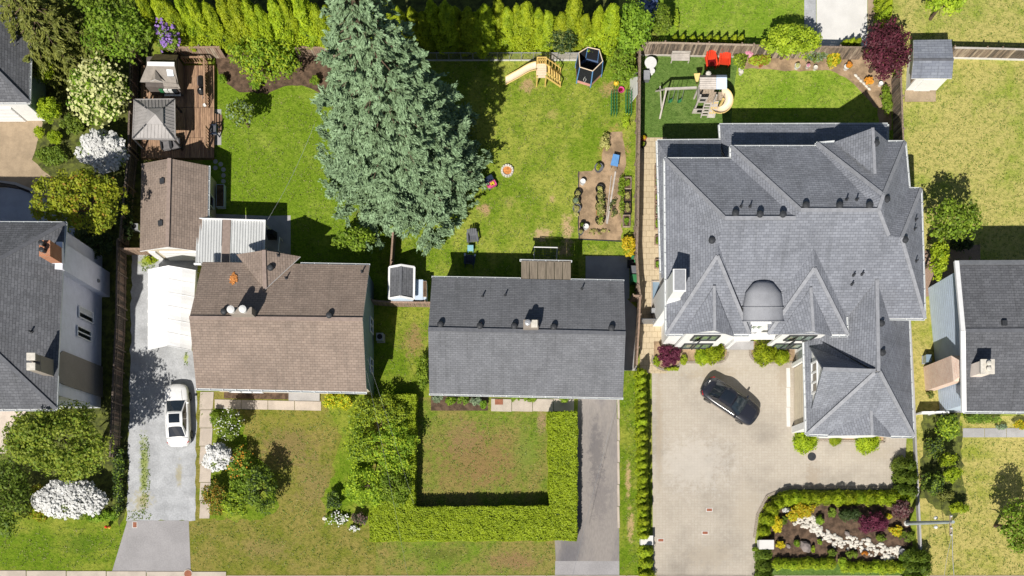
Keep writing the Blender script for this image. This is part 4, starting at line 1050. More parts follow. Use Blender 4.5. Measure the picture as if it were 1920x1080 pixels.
for x, y, hs, rs, lab in ((1318, 668, .7, .85, 'smaller yellow green globe cedar left of the front steps'), (1336, 662, 1.25, 1.05, 'taller yellow green globe cedar left of the front steps'), (1432, 664, 1.3, 1.12, 'tall yellow green globe cedar right of the front steps'),
                          (1464, 670, .8, .75, 'small round cedar under the right front bay window'), (1508, 827, .8, 1.15, 'globe cedar at the south west corner of the garage'), (1624, 828, .8, 1.15, 'globe cedar near the south east corner of the garage'), (1565, 824, .4, .6, 'low yellow green plant between the two garage globe cedars')):
    cedars([(x, y, hs, rs)], globe, 'globe_cedar', lambda i, l=lab: l, 'cedar', None)

# ---- clipped hedges: leafy skin over a solid core
def hedge(name, label, outline, h, mat, dens=1.0, size=.075, cat='hedge'):
    P = [G(x, y) for x, y in outline]
    if not ccw(P): P.reverse()
    xs_ = [p.x for p in P]; ys_ = [p.y for p in P]; cx, cy = sum(xs_) / len(P), sum(ys_) / len(P)
    t = thing(name, label, cat, (cx, cy, 0))
    area = abs(sum(P[i].x * P[(i + 1) % len(P)].y - P[(i + 1) % len(P)].x * P[i].y for i in range(len(P)))) / 2
    n = int(area / size ** 2 * 1.5 * dens); pts = []
    q = RNG.uniform((min(xs_), min(ys_)), (max(xs_), max(ys_)), (int(n * (max(xs_) - min(xs_)) * (max(ys_) - min(ys_)) / area), 2))
    ins = np.zeros(len(q), bool)
    for i in range(len(P)):
        a, c = P[i], P[(i + 1) % len(P)]
        cond = ((a.y > q[:, 1]) != (c.y > q[:, 1])) & (q[:, 0] < (c.x - a.x) * (q[:, 1] - a.y) / (c.y - a.y + 1e-9) + a.x); ins ^= cond
    q = q[ins]; k = len(q)
    wav = .05 * np.sin(q[:, 0] * 1.3) + .05 * np.sin(q[:, 1] * 1.9 + 1) + .05 * np.sin(q[:, 0] * 4.1 + q[:, 1] * 5) * np.sin(q[:, 0] * 2.7 - q[:, 1] * 3.1) + .05 * np.sin(q[:, 0] * 9.1 + 2) * np.sin(q[:, 1] * 8.3)
    p = np.column_stack([q, h + wav + RNG.uniform(-.16, .03, k)]); nr = unit(RNG.normal(size=(k, 3)) * .34 + np.array([0, 0, 1.0]))
    for i in range(len(P)):
        a, c = P[i], P[(i + 1) % len(P)]; d = c - a; ln = d.length; kk = int(ln * h / size ** 2 * .9 * dens)
        u = RNG.uniform(0, 1, kk); z = RNG.uniform(.05, 1, kk) * h; o = np.array([d.y, -d.x, 0]) / ln
        pw_ = np.column_stack([a.x + d.x * u, a.y + d.y * u, z]) + o * (RNG.uniform(-.1, .05, kk) + .04 * np.sin(u * ln * 2.6))[:, None]
        p = np.vstack([p, pw_]); nr = np.vstack([nr, unit(RNG.normal(size=(kk, 3)) * .6 + o + np.array([0, 0, .2]))])
    p = p - np.array([cx, cy, 0])
    link(leafmesh('foliage', p, nr, size, .6), 'foliage', t, [m(mat)])
    c_ = Vector((cx, cy, 0)); ins_ = [c + 0 * (c - c_) for c in P]
    b = MB(); b.hexa([v + Vector((0, 0, .02)) for v in ins_], [v + Vector((0, 0, h - .22)) for v in ins_])
    b.build('hedge_core', m('leaf_dark'), t)  # solid dark green filler, keeps the leaf skin from being see-through
    return t
hedge('clipped_hedge', 'long clipped yellow green hedge wrapping the brown front lawn', [(783, 745), (780, 952), (1029, 950), (1026, 777), (1080, 777), (1079, 1012), (698, 1014), (698, 955), (728, 930), (735, 745)], 1.45, 'leaf_hedge', 1.7, .066)

# ---- the blue spruce
def conifer(name, label, cat, px, py, h, R, mat, nb, per, size, droop=.25, power=.85, wid=.30, tipup=.12, trunk_r=.3, tmat='bark', group=None, z0=.05):
    base = G(px, py); t = thing(name, label, cat, base, group=group); P_, N_, T_, A_l = [], [], [], []
    br = MB(); br.tube([(0, 0, 0), (0, 0, h * .5), (0, 0, h * .99)], [trunk_r, trunk_r * .55, .03], 9)
    for k in range(nb):
        z = z0 + (1 - z0) * (1 - (1 - (k + .5) / nb) ** .62) if False else z0 + (.985 - z0) * ((k + RNG.uniform(0, 1)) / nb) ** 1.25
        a = k * 2.39996 + RNG.uniform(-.3, .3); Ln = R * (1 - z) ** power * RNG.uniform(.72, 1.12) + .12
        n = int(per * (Ln / R) ** 1.35) + 14
        nt = max(6, int(16 * (Ln / R) ** .7)); s0 = RNG.uniform(.12, 1.0, nt) ** .75; sd = np.where(np.arange(nt) % 2, 1.0, -1.0)
        tl = wid * Ln * (1.15 - .75 * s0) * RNG.uniform(.7, 1.25, nt) + .12; dz_ = RNG.normal(size=nt) * .10 * min(1, Ln / 2)
        k_ = RNG.choice(nt, n, p=tl / tl.sum()); u_ = RNG.uniform(0, 1, n) ** .8; fan = tl[k_] * (.10 + .16 * u_)
        s = np.clip((s0[k_] * Ln + u_ * tl[k_] * .62) / Ln, 0, 1.12) ; lat = sd[k_] * u_ * tl[k_] * .82 + RNG.normal(size=n) * fan * .6
        along_ = s * Ln + RNG.normal(size=n) * fan * .5
        zz = z * h - droop * Ln * s ** 1.3 + tipup * Ln * s ** 4 - np.abs(lat) * .22 + dz_[k_] + RNG.normal(size=n) * .05
        x = along_ * math.cos(a) - lat * math.sin(a); y = along_ * math.sin(a) + lat * math.cos(a)
        P_.append(np.stack([x, y, zz], 1)); N_.append(unit(RNG.normal(size=(n, 3)) * .6 + np.array([0, 0, 1.0]) + .3 * np.array([math.cos(a), math.sin(a), 0])))
        A_l.append(np.tile([math.cos(a), math.sin(a), -.1], (n, 1)) + np.outer(np.sign(lat), [-math.sin(a), math.cos(a), 0]) * .7 + RNG.normal(size=(n, 3)) * .35)
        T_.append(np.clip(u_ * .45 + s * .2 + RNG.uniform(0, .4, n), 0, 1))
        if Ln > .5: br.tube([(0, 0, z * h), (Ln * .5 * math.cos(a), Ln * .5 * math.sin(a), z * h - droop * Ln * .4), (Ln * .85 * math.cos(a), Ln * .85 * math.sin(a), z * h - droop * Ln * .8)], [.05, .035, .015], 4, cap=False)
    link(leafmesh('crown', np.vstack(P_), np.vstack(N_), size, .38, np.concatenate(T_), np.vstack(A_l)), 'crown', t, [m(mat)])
    o = br.build('trunk', m(tmat), t, local=True)
    return t
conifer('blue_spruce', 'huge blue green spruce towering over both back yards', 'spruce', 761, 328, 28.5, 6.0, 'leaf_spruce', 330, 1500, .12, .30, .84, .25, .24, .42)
conifer('deodar_cedar', 'olive drooping conifer overhanging the top left house roof', 'conifer', 128, 96, 9.5, 4.2, 'leaf_olive', 110, 650, .14, .42, .7, .26, .0, .2)

S = shrub
S('leafy_tree', 'large green deciduous tree left of the playhouse', 'tree', 222, 62, 82, 66, 4.6, 2.3, 'leaf_mid', .13, second='leaf_bright', sec=.4)
S('leafy_tree', 'green tree at the top edge between conifer and cedar hedge', 'tree', 190, -10, 90, 40, 4.6, 2.2, 'leaf_mid', .13)
S('rhododendron', 'rhododendron with violet flowers beside the brown fence', 'shrub', 314, 68, 28, 30, 3.6, 1.3, 'leaf_mid', .09, blossom='petal_violet', bl=.2, bsize=.12)
S('flowering_shrub', 'large shrub covered in cream flowers beside the playhouse', 'shrub', 185, 172, 66, 68, 3.0, 1.8, 'leaf_bright', .12, blossom='petal_cream', bl=.3, bsize=.12)
S('rhododendron', 'white flowering rhododendron left of the metal gazebo', 'shrub', 194, 282, 52, 42, 1.8, 1.1, 'leaf_mid', .09, blossom='petal_white', bl=2.4, bsize=.12)
S('japanese_maple', 'broad yellow green maple north of the lavender house', 'tree', 148, 380, 104, 76, 5.2, 1.4, 'leaf_maple', .11, 1.5, nc=110, second='leaf_rust', sec=.06, cr=.30)
S('shrub', 'yellow green shrub along the east eave of the top left house', 'shrub', 84, 122, 22, 44, 1.8, 1.2, 'leaf_cedar', .08)
S('shrub', 'dense conifer shrub at the corner of the top left garage', 'shrub', 91, 206, 28, 27, 1.3, .9, 'leaf_cedar', .07)
S('shrub', 'small yellow green bush beside the beige drive, nearer its edge', 'shrub', 74, 248, 12, 13, .7, .5, 'leaf_cedar', .06)
S('shrub', 'small yellow green bush beside the white rhododendron', 'shrub', 103, 258, 16, 16, .8, .6, 'leaf_cedar', .06)
S('shrub', 'low green bush between the beige drive and the maple', 'shrub', 95, 292, 38, 22, .6, .5, 'leaf_mid', .09)
S('shrub', 'dim green shrub under the cream flowering shrub', 'shrub', 135, 232, 28, 24, .7, .5, 'leaf_mid', .09)
S('shrub', 'dark green shrub between the maple and the lavender house', 'shrub', 175, 455, 55, 34, 1.2, .9, 'leaf_dark', .11)
S('shrub', 'dark green bush in the shade beside the garage', 'shrub', 238, 400, 14, 60, 1.0, .8, 'leaf_dark', .11)
S('leafy_tree', 'big round green tree by the lavender house chimney', 'tree', 117, 826, 116, 86, 6.0, 2.7, 'leaf_tree', .11, 1.9, second='leaf_mid', sec=.3)
S('azalea', 'wide white flowering azalea below the big round tree', 'shrub', 134, 938, 70, 42, 1.3, 1.0, 'leaf_mid', .08, blossom='petal_white', bl=2.6, bsize=.11)
S('shrub', 'yellow tinged shrub left of the wide white azalea', 'shrub', 74, 946, 24, 42, .9, .7, 'leaf_cedar', .09, second='leaf_rust', sec=.25)
S('conifer_shrub', 'dark green conifer at the left edge below the big tree', 'tree', 14, 925, 50, 92, 2.0, 1.8, 'leaf_cedar_dark', .11)
S('shrub', 'low hedge plant along the dark fence beside the gravel drive', 'shrub', 222, 900, 12, 90, .5, .4, 'leaf_dark', .09, second='leaf_mid', sec=.4)
S('shrub', 'green strip of bushes below the wide white azalea', 'shrub', 190, 968, 40, 14, .4, .35, 'leaf_bright', .08)
S('leafy_bush', 'big bright green bush at the back of the spruce lawn', 'bush', 492, 112, 82, 52, 2.2, 1.5, 'leaf_lime', .11, second='leaf_bright', sec=.55)
S('shrub', 'small bright bush in the mulch bed beside the spruce', 'shrub', 590, 150, 11, 12, .5, .4, 'leaf_bright', .07)
S('shrub', 'small bright bush in the mulch bed by the deck corner', 'shrub', 417, 148, 10, 9, .5, .4, 'leaf_bright', .07)
S('shrub', 'green bush in the mulch bed under the big bright bush', 'shrub', 478, 160, 14, 10, .6, .5, 'leaf_bright', .07)
S('small_tree', 'small light green tree on the lawn beside the deck', 'tree', 450, 212, 31, 33, 2.3, 1.0, 'leaf_bright', .09, .8, second='leaf_grey', sec=.3)
S('leafy_bush', 'green bush tucked under the south side of the spruce', 'bush', 664, 452, 48, 32, 2.0, 1.4, 'leaf_bright', .11, second='leaf_mid', sec=.4)
S('holly_tree', 'dark green round tree in front of the cedar hedge', 'tree', 1056, 72, 32, 34, 2.4, 1.5, 'leaf_dark', .09, second='leaf_olive', sec=.3)
S('shrub', 'bright yellow green hedge bush behind the trampoline', 'shrub', 1110, 78, 38, 22, 1.8, 1.0, 'leaf_lime', .09, second='leaf_cedar', sec=.5)
S('leafy_tree', 'bright green tree at the corner where the fences meet', 'tree', 1186, 52, 44, 50, 3.0, 2.0, 'leaf_bright', .12)
S('climbing_vine', 'green vine mass along the fence beside the trampoline', 'vine', 1168, 118, 34, 46, 1.4, 1.0, 'leaf_bright', .10, second='leaf_mid', sec=.4)
S('small_tree', 'small green tree behind the lamp post at the lawn corner', 'tree', 1240, 40, 22, 34, 2.2, 1.4, 'leaf_mid', .09, second='leaf_bright', sec=.4)
S('shrub', 'pale lime border plant curving round the north lawn corner', 'shrub', 1268, 36, 7, 22, .4, .3, 'leaf_lime', .06)
S('weeping_tree', 'bright lime weeping tree over the grey board fence', 'tree', 1482, 78, 68, 37, 2.4, 1.1, 'leaf_lime', .10, 1.1, cr=.3)
S('purple_maple', 'large dark purple maple beside the small grey shed', 'tree', 1661, 96, 56, 66, 3.0, 1.6, 'leaf_purple', .10, 1.2, second='leaf_magenta', sec=.12)
S('leafy_tree', 'bright yellow green tree cut by the top edge', 'tree', 1778, -6, 46, 38, 3.0, 1.8, 'leaf_lime', .12)
S('border_plant', 'grey green border plant right of the lime weeping tree', 'plant', 1530, 102, 24, 20, .7, .5, 'leaf_grey', .09, second='leaf_mid', sec=.4)
S('border_plant', 'yellow flowering border plant left of the purple maple', 'plant', 1563, 112, 16, 20, .6, .45, 'leaf_lime', .08, blossom='petal_yellow', bl=.15, bsize=.07)
S('border_plant', 'green leafy plant beside the red chairs', 'plant', 1388, 112, 16, 22, .5, .4, 'leaf_mid', .08, second='leaf_lime', sec=.4)
S('border_plant', 'yellow green plant at the foot of the lime weeping tree', 'plant', 1425, 112, 26, 14, .5, .4, 'leaf_lime', .07, second='leaf_rust', sec=.3)
S('border_plant', 'pink flowering plant against the grey board fence', 'plant', 1404, 100, 8, 8, .6, .35, 'leaf_mid', .06, blossom='petal_pink', bl=1.0, bsize=.08)
S('border_plant', 'small plant with red flowers by the maple foot', 'plant', 1592, 124, 7, 6, .3, .25, 'leaf_mid', .06, blossom='petal_orange', bl=1.2, bsize=.07)
S('border_plant', 'orange flowering plant by the stone bed edge', 'plant', 1629, 152, 9, 7, .3, .25, 'leaf_mid', .06, blossom='petal_orange', bl=1.0, bsize=.07)
S('border_plant', 'green plants along the slanted wood fence', 'plant', 1662, 190, 14, 34, .5, .4, 'leaf_bright', .08, second='leaf_mid', sec=.3)
S('leafy_tree', 'light green tree east of the large white house', 'tree', 1790, 412, 66, 46, 4.2, 1.5, 'leaf_mid', .13, .85, second='leaf_bright', sec=.5)
S('conifer_shrub', 'lime conifer squeezed between the large house and right house', 'tree', 1757, 488, 22, 46, 2.2, 1.4, 'leaf_lime', .10, second='leaf_cedar', sec=.5)
S('shrub', 'dark shrub in the shade under the light green tree', 'shrub', 1800, 458, 36, 14, .8, .6, 'leaf_dark', .10)
S('shrub', 'yellow green bush left of the right house path', 'shrub', 1776, 800, 28, 30, 1.3, 1.0, 'leaf_mid', .10, second='leaf_lime', sec=.4)
S('conifer_shrub', 'layered conifer by the parched lawn, upper one', 'tree', 1776, 862, 22, 16, 1.4, .7, 'leaf_cedar', .09)
S('conifer_shrub', 'layered conifer by the parched lawn, middle one', 'tree', 1784, 890, 24, 18, 1.4, .7, 'leaf_cedar', .09)
S('shrub', 'dark leafy shrub just below the yellow green bush by the path', 'shrub', 1752, 838, 22, 26, .9, .7, 'leaf_dark', .09, second='leaf_mid', sec=.5)
S('shrub', 'dark green shrub between the low wall and layered conifers', 'shrub', 1748, 905, 28, 28, .9, .7, 'leaf_mid', .09, second='leaf_dark', sec=.4)
S('conifer_shrub', 'spreading conifer just above the utility pole', 'tree', 1796, 952, 24, 14, .9, .6, 'leaf_cedar', .08)
S('shrub', 'olive bush right of the dark clipped cedars', 'shrub', 1774, 930, 18, 14, .7, .5, 'leaf_olive', .08)
S('leafy_tree', 'green tree cut by the right edge of the parched lawn', 'tree', 1908, 985, 40, 62, 3.2, 1.6, 'leaf_mid', .12, .8, second='leaf_bright', sec=.45)
S('leafy_tree', 'green tree beyond the right edge shading the parched lawn', 'tree', 1980, 920, 50, 56, 3.6, 1.8, 'leaf_mid', .12, .8)
S('foundation_shrub', 'low green hedge below the right house gutter', 'shrub', 1842, 786, 44, 10, .5, .4, 'leaf_mid', .08)
S('ornamental_grass', 'pale grass clump at the end of the low hedge', 'grass clump', 1878, 800, 12, 7, .3, .25, 'leaf_grey', .07)
S('shrub', 'bright yellow bush at the right edge by the path', 'shrub', 1912, 797, 16, 11, .5, .4, 'petal_yellow', .06, second='leaf_lime', sec=.4)
S('shrub', 'small bush beside the pink brick chimney', 'shrub', 1744, 740, 8, 10, .4, .35, 'leaf_olive', .06)
# front island
S('shrub', 'round clipped green shrub at the head of the front path', 'shrub', 402, 782, 12, 19, .6, .5, 'leaf_bright', .06)
S('viburnum', 'open shrub with scattered white flowers by the front path', 'shrub', 430, 796, 32, 34, 1.8, 1.0, 'leaf_mid', .08, 1.0, blossom='petal_white', bl=.02, bsize=.05)
S('rhododendron', 'round white rhododendron beside the gravel drive path', 'shrub', 409, 858, 29, 31, 1.2, .9, 'leaf_mid', .08, blossom='petal_white', bl=1.3, bsize=.1)
S('shrub', 'green bush right of the round white rhododendron', 'shrub', 450, 868, 28, 38, 1.0, .8, 'leaf_mid', .08, blossom='petal_orange', bl=.03, bsize=.07)
S('shrub', 'tall dark green bush at the east end of the front island', 'shrub', 488, 918, 36, 56, 2.0, 1.3, 'leaf_mid', .09, second='leaf_dark', sec=.3)
S('shrub', 'orange tinged bush at the south west of the front island', 'shrub', 403, 934, 30, 38, 1.1, .8, 'leaf_mid', .08, second='leaf_rust', sec=.5)
S('shrub', 'yellow green bush at the south of the front island', 'shrub', 440, 944, 38, 34, 1.1, .8, 'leaf_lime', .08, second='leaf_mid', sec=.5)
S('shrub', 'golden bush beside the front step of the brown house', 'shrub', 632, 754, 33, 20, .9, .8, 'leaf_lime', .07, second='petal_yellow', sec=.3)
# shrub mass beside the hedge
S('shrub', 'green bush at the house end of the tall shrub border', 'shrub', 710, 772, 66, 38, 1.7, 1.1, 'leaf_lime', .09, second='leaf_mid', sec=.5)
S('shrub', 'broad green bush in the middle of the tall shrub border', 'shrub', 736, 838, 56, 60, 1.8, 1.0, 'leaf_lime', .09, second='leaf_bright', sec=.6)
S('shrub', 'yellow green bush on the lawn side of the shrub border', 'shrub', 674, 828, 38, 54, 1.4, 1.0, 'leaf_lime', .09, second='leaf_mid', sec=.5)
S('shrub', 'golden green bush near the hedge corner in the shrub border', 'shrub', 690, 910, 54, 50, 1.4, 1.0, 'leaf_lime', .09, second='leaf_bright', sec=.5)
S('shrub', 'dark green bush between the border bushes and the hedge', 'shrub', 742, 912, 38, 44, 1.7, .9, 'leaf_bright', .09, second='leaf_mid', sec=.5)
S('shrub', 'small dark shrub at the tip of the shrub border', 'shrub', 626, 938, 18, 22, .7, .6, 'leaf_dark', .07, second='leaf_mid', sec=.4)
S('shrub', 'brown twiggy shrub beside the hedge corner', 'shrub', 674, 972, 22, 14, .6, .4, 'leaf_plum', .07, second='leaf_dark', sec=.4)
S('flower_clump', 'low green clump with white flowers by the hedge corner', 'flowers', 632, 972, 26, 16, .3, .25, 'leaf_bright', .06, blossom='petal_white', bl=.05, bsize=.06)
S('flower_clump', 'small white flower clump on the lawn by the hedge', 'flowers', 664, 991, 12, 7, .2, .15, 'leaf_mid', .05, .7, blossom='petal_white', bl=.15, bsize=.05)
S('shrub', 'bright green bush against the west gable of the slate house', 'shrub', 793, 696, 14, 42, .9, .8, 'leaf_bright', .09)
for i, (x, y, r, mt, lab) in enumerate(((822, 748, 14, 'leaf_grey', 'pale leafy plant at the left end of the porch bed'), (845, 752, 13, 'leaf_bright', 'green plant second from left in the porch bed'), (868, 751, 14, 'leaf_mid', 'darker green plant in the middle of the porch bed'),
                          (893, 752, 14, 'leaf_grey', 'pale broad leaved plant near the right of the porch bed'), (906, 758, 9, 'leaf_bright', 'small green plant at the right end of the porch bed'), (965, 745, 13, 'leaf_bright', 'round bush under the slate eave nearest the door'),
                          (994, 746, 16, 'leaf_bright', 'round bush under the slate eave, middle one'), (1058, 747, 10, 'leaf_bright', 'round bush under the slate eave beside the garage'))):
    S('porch_plant', lab, 'plant', x, y, r, 10, .45, .4, mt, .07)
# entry planting of the new house
S('purple_maple', 'low mounded burgundy maple at the corner of the paver drive', 'shrub', 1254, 667, 29, 25, .8, .6, 'leaf_magenta', .06, 1.5, nc=60, cr=.3)
S('shrub', 'lime groundcover left of the burgundy maple', 'shrub', 1231, 678, 8, 12, .25, .2, 'leaf_lime', .05); S('shrub', 'lime groundcover right of the burgundy maple', 'shrub', 1282, 675, 8, 14, .25, .2, 'leaf_lime', .05); S('shrub', 'pale lime groundcover in front of the burgundy maple', 'shrub', 1262, 692, 18, 5, .2, .15, 'leaf_lime', .05)
S('potted_shrub', 'small rust coloured plant beside the front steps', 'plant', 1419, 659, 5, 5, .35, .25, 'leaf_rust', .05)
# rock garden
for x, y, rx, ry, hc, mt, sz, lab, nm in (
    (1507, 958, 30, 18, .6, 'petal_yellow', .07, 'largest golden yellow shrub in the rock garden', 'golden_shrub'), (1485, 968, 14, 12, .5, 'petal_yellow', .06, 'golden yellow shrub left of the largest one', 'golden_shrub'), (1456, 984, 13, 20, .5, 'petal_yellow', .06, 'golden yellow shrub by the drive side cedars', 'golden_shrub'),
    (1463, 1022, 12, 9, .35, 'petal_yellow', .05, 'small golden shrub beside the white garden pillar', 'golden_shrub'), (1524, 1030, 5, 8, .3, 'leaf_lime', .05, 'tiny lime plant right of the boulder', 'border_plant'), (1622, 1038, 7, 6, .25, 'petal_orange', .05, 'orange flowering plant below the white stones', 'border_plant'),
    (1471, 976, 9, 10, .4, 'leaf_mid', .06, 'green cushion plant between golden shrubs', 'cushion_plant'), (1560, 961, 9, 11, .4, 'leaf_mid', .06, 'green cushion plant above the white stones', 'cushion_plant'), (1537, 975, 10, 11, .4, 'leaf_bright', .06, 'bright cushion plant beside the white stones', 'cushion_plant'),
    (1494, 1018, 8, 8, .35, 'leaf_bright', .06, 'green cushion plant left of the boulder', 'cushion_plant'), (1537, 1016, 6, 7, .3, 'leaf_bright', .05, 'green cushion plant right of the boulder', 'cushion_plant'), (1560, 1036, 12, 10, .35, 'leaf_mid', .06, 'green cushion plant below the middle white stones', 'cushion_plant'),
    (1652, 1008, 12, 8, .35, 'leaf_mid', .06, 'green cushion plant below the burgundy maple of the garden', 'cushion_plant'), (1596, 1040, 14, 9, .3, 'leaf_mid', .06, 'low plant at the bottom middle of the rock garden', 'cushion_plant'), (1680, 996, 16, 14, .4, 'petal_yellow', .06, 'golden shrub left of the utility pole', 'golden_shrub'), (1666, 968, 8, 6, .3, 'petal_yellow', .05, 'small golden shrub between the two purple shrubs', 'golden_shrub'),
    (1700, 1006, 18, 12, .4, 'leaf_mid', .08, 'strappy green plant below the utility pole foot', 'border_plant'), (1592, 965, 26, 16, .8, 'leaf_dark', .07, 'dark conifer shrub left of the garden maple', 'shrub'), (1690, 1046, 9, 8, .3, 'leaf_bright', .07, 'strappy plant beside the round garden drain', 'border_plant'), (1416, 1030, 8, 5, .3, 'leaf_bright', .07, 'strappy plant beside the white garden pillar', 'border_plant'), (1580, 1055, 10, 12, .5, 'leaf_lime', .06, 'lime bush at the gap of the box edging', 'shrub')):
    S(nm, lab, 'plant' if 'plant' in nm else 'shrub', x, y, rx, ry, hc, hc * .85, mt, sz, second='leaf_lime' if mt == 'petal_yellow' else None, sec=.25)
S('purple_maple', 'burgundy cutleaf maple in the rock garden', 'shrub', 1637, 983, 33, 27, 1.0, .7, 'leaf_magenta', .07, 1.1)
S('barberry', 'dusky plum barberry at the east end of the rock garden', 'shrub', 1692, 955, 23, 22, 1.2, .8, 'leaf_plum', .07, .9, second='leaf_purple', sec=.4)
S('perennial', 'white flowering clump beside the golden shrubs', 'plant', 1476, 958, 10, 7, .3, .25, 'petal_white', .05)
# kitchen garden planting
S('goldenrod', 'yellow flowering weeds beside the wood fence', 'plant', 1178, 462, 16, 22, .5, .4, 'leaf_lime', .07, blossom='petal_yellow', bl=.3, bsize=.06)
S('tall_grass', 'straw coloured tall weeds at the top of the vegetable plot', 'grass clump', 1134, 266, 14, 20, .4, .35, 'straw', .09, .6)
S('weeds', 'green weeds between the raised beds and vegetable plot', 'plant', 1166, 360, 7, 50, .3, .25, 'leaf_bright', .07, .6)
S('weeds', 'yellow green weeds by the fence below the green trellises', 'plant', 1174, 225, 10, 22, .3, .25, 'leaf_lime', .07, .6)
S('weeds', 'green weeds in the shade beside the patio roof', 'plant', 1080, 500, 6, 18, .5, .4, 'leaf_bright', .07, .5)
S('gable_weeds', 'yellow green weeds at the garage corner by the gravel', 'plant', 284, 486, 18, 9, .25, .2, 'leaf_cedar', .06, .8)

# ---- grass tufts standing in the lawns (nobody could count them)
def tufts(label, polys, holes, per_m2, mat, size=.055, seed=5, thr=.0):
    global RNG
    RNG = np.random.default_rng(seed); Q = []
    for poly_ in polys:
        xs_ = [p[0] for p in poly_]; ys_ = [p[1] for p in poly_]; n = int((max(xs_) - min(xs_)) * (max(ys_) - min(ys_)) * K * K * per_m2)
        q = RNG.uniform((min(xs_), min(ys_)), (max(xs_), max(ys_)), (n, 2)); ins = np.zeros(n, bool)
        for i in range(len(poly_)):
            a, c = poly_[i], poly_[(i + 1) % len(poly_)]
            ins ^= ((a[1] > q[:, 1]) != (c[1] > q[:, 1])) & (q[:, 0] < (c[0] - a[0]) * (q[:, 1] - a[1]) / (c[1] - a[1] + 1e-9) + a[0])
        for x0, y0, x1, y1 in holes: ins &= ~((q[:, 0] > x0) & (q[:, 0] < x1) & (q[:, 1] > y0) & (q[:, 1] < y1))
        w = np.sin(q[:, 0] * .11 + 1.3 * np.sin(q[:, 1] * .07)) * np.sin(q[:, 1] * .13 + 1.7 * np.sin(q[:, 0] * .05)) + .6 * np.sin(q[:, 0] * .37 + q[:, 1] * .29) + RNG.normal(size=n) * .5
        Q.append(q[ins & (w > thr)])
    q = np.vstack(Q); n = len(q); p = np.column_stack([(q[:, 0] - NX) * K, (NY - q[:, 1]) * K, RNG.uniform(.02, .06, n)])
    nr = unit(RNG.normal(size=(n, 3)) * .55 + np.array([0, 0, 1.0]))
    o = link(leafmesh('grass', p, nr, size, .55), 'grass', None, [m(mat)]); tag(o, label, 'grass', None, 'stuff')
HOLES = [(380, 395, 548, 510), (1080, 240, 1172, 455), (1098, 478, 1182, 560), (404, 100, 640, 180), (1455, 1000, 1700, 1100), (394, 203, 416, 274)]
YARDS = [[(412, 180), (740, 180), (740, 560), (500, 560), (410, 400)], [(742, 116), (1188, 116), (1188, 480), (1160, 540), (742, 540)], [(1386, 132), (1560, 136), (1640, 205), (1640, 300), (1380, 300)], [(1695, 115), (1940, 118), (1940, 540), (1740, 470), (1690, 300)],
         [(1245, -30), (1505, -30), (1505, 60), (1260, 70)], [(1695, -30), (1940, -30), (1940, 98), (1695, 90)], [(402, 770), (640, 770), (610, 940), (700, 1012), (700, 1066), (360, 1066), (360, 980), (520, 970), (470, 850)], [(790, 776), (1020, 785), (1024, 920), (788, 922)], [(700, 1020), (1038, 1018), (1036, 1078), (700, 1068)],
         [(706, 585), (800, 585), (800, 735), (706, 700)], [(1166, 700), (1192, 700), (1196, 1080), (1166, 1080)], [(0, 985), (232, 992), (214, 1066), (0, 1064)], [(1810, 825), (1940, 825), (1940, 1090), (1745, 1090), (1735, 995), (1800, 965)]]
tufts('short darker grass tufts scattered through the lawns', YARDS, HOLES, 42, 'blade_green', .060, 5, .15)
tufts('short dry grass tufts scattered through the lawns', YARDS, HOLES, 26, 'blade_dry', .050, 6, .35)
tufts('green weeds growing in strips in the gravel drive', [[(262, 812), (280, 815), (282, 900), (276, 968), (262, 960), (266, 900)], [(262, 480), (296, 476), (290, 500), (268, 512)], [(346, 660), (352, 660), (352, 686), (346, 686)], [(240, 955), (285, 962), (285, 974), (240, 974)], [(374, 738), (381, 738), (380, 780), (374, 780)]], [], 110, 'blade_green', .06, 7, -.6)

S('weeds', 'ragged straw weeds along the left edge of the vegetable plot', 'plant', 1080, 384, 8, 30, .25, .25, 'straw', .08, .7)
S('weeds', 'ragged straw weeds around the middle row of tubs', 'plant', 1126, 386, 11, 42, .45, .3, 'straw', .08, .6, second='leaf_mid', sec=.3)
S('weeds', 'dark weeds on the right side of the vegetable plot', 'plant', 1150, 390, 9, 30, .12, .12, 'leaf_dark', .06, .35, second='straw', sec=.4)
S('weeds', 'sparse dry weeds at the foot of the vegetable plot', 'plant', 1122, 434, 26, 8, .1, .1, 'straw', .05, .35)
S('shrub', 'green bush filling the gap behind the round white rhododendron', 'shrub', 455, 905, 34, 34, 1.0, .8, 'leaf_bright', .08, second='leaf_mid', sec=.5)

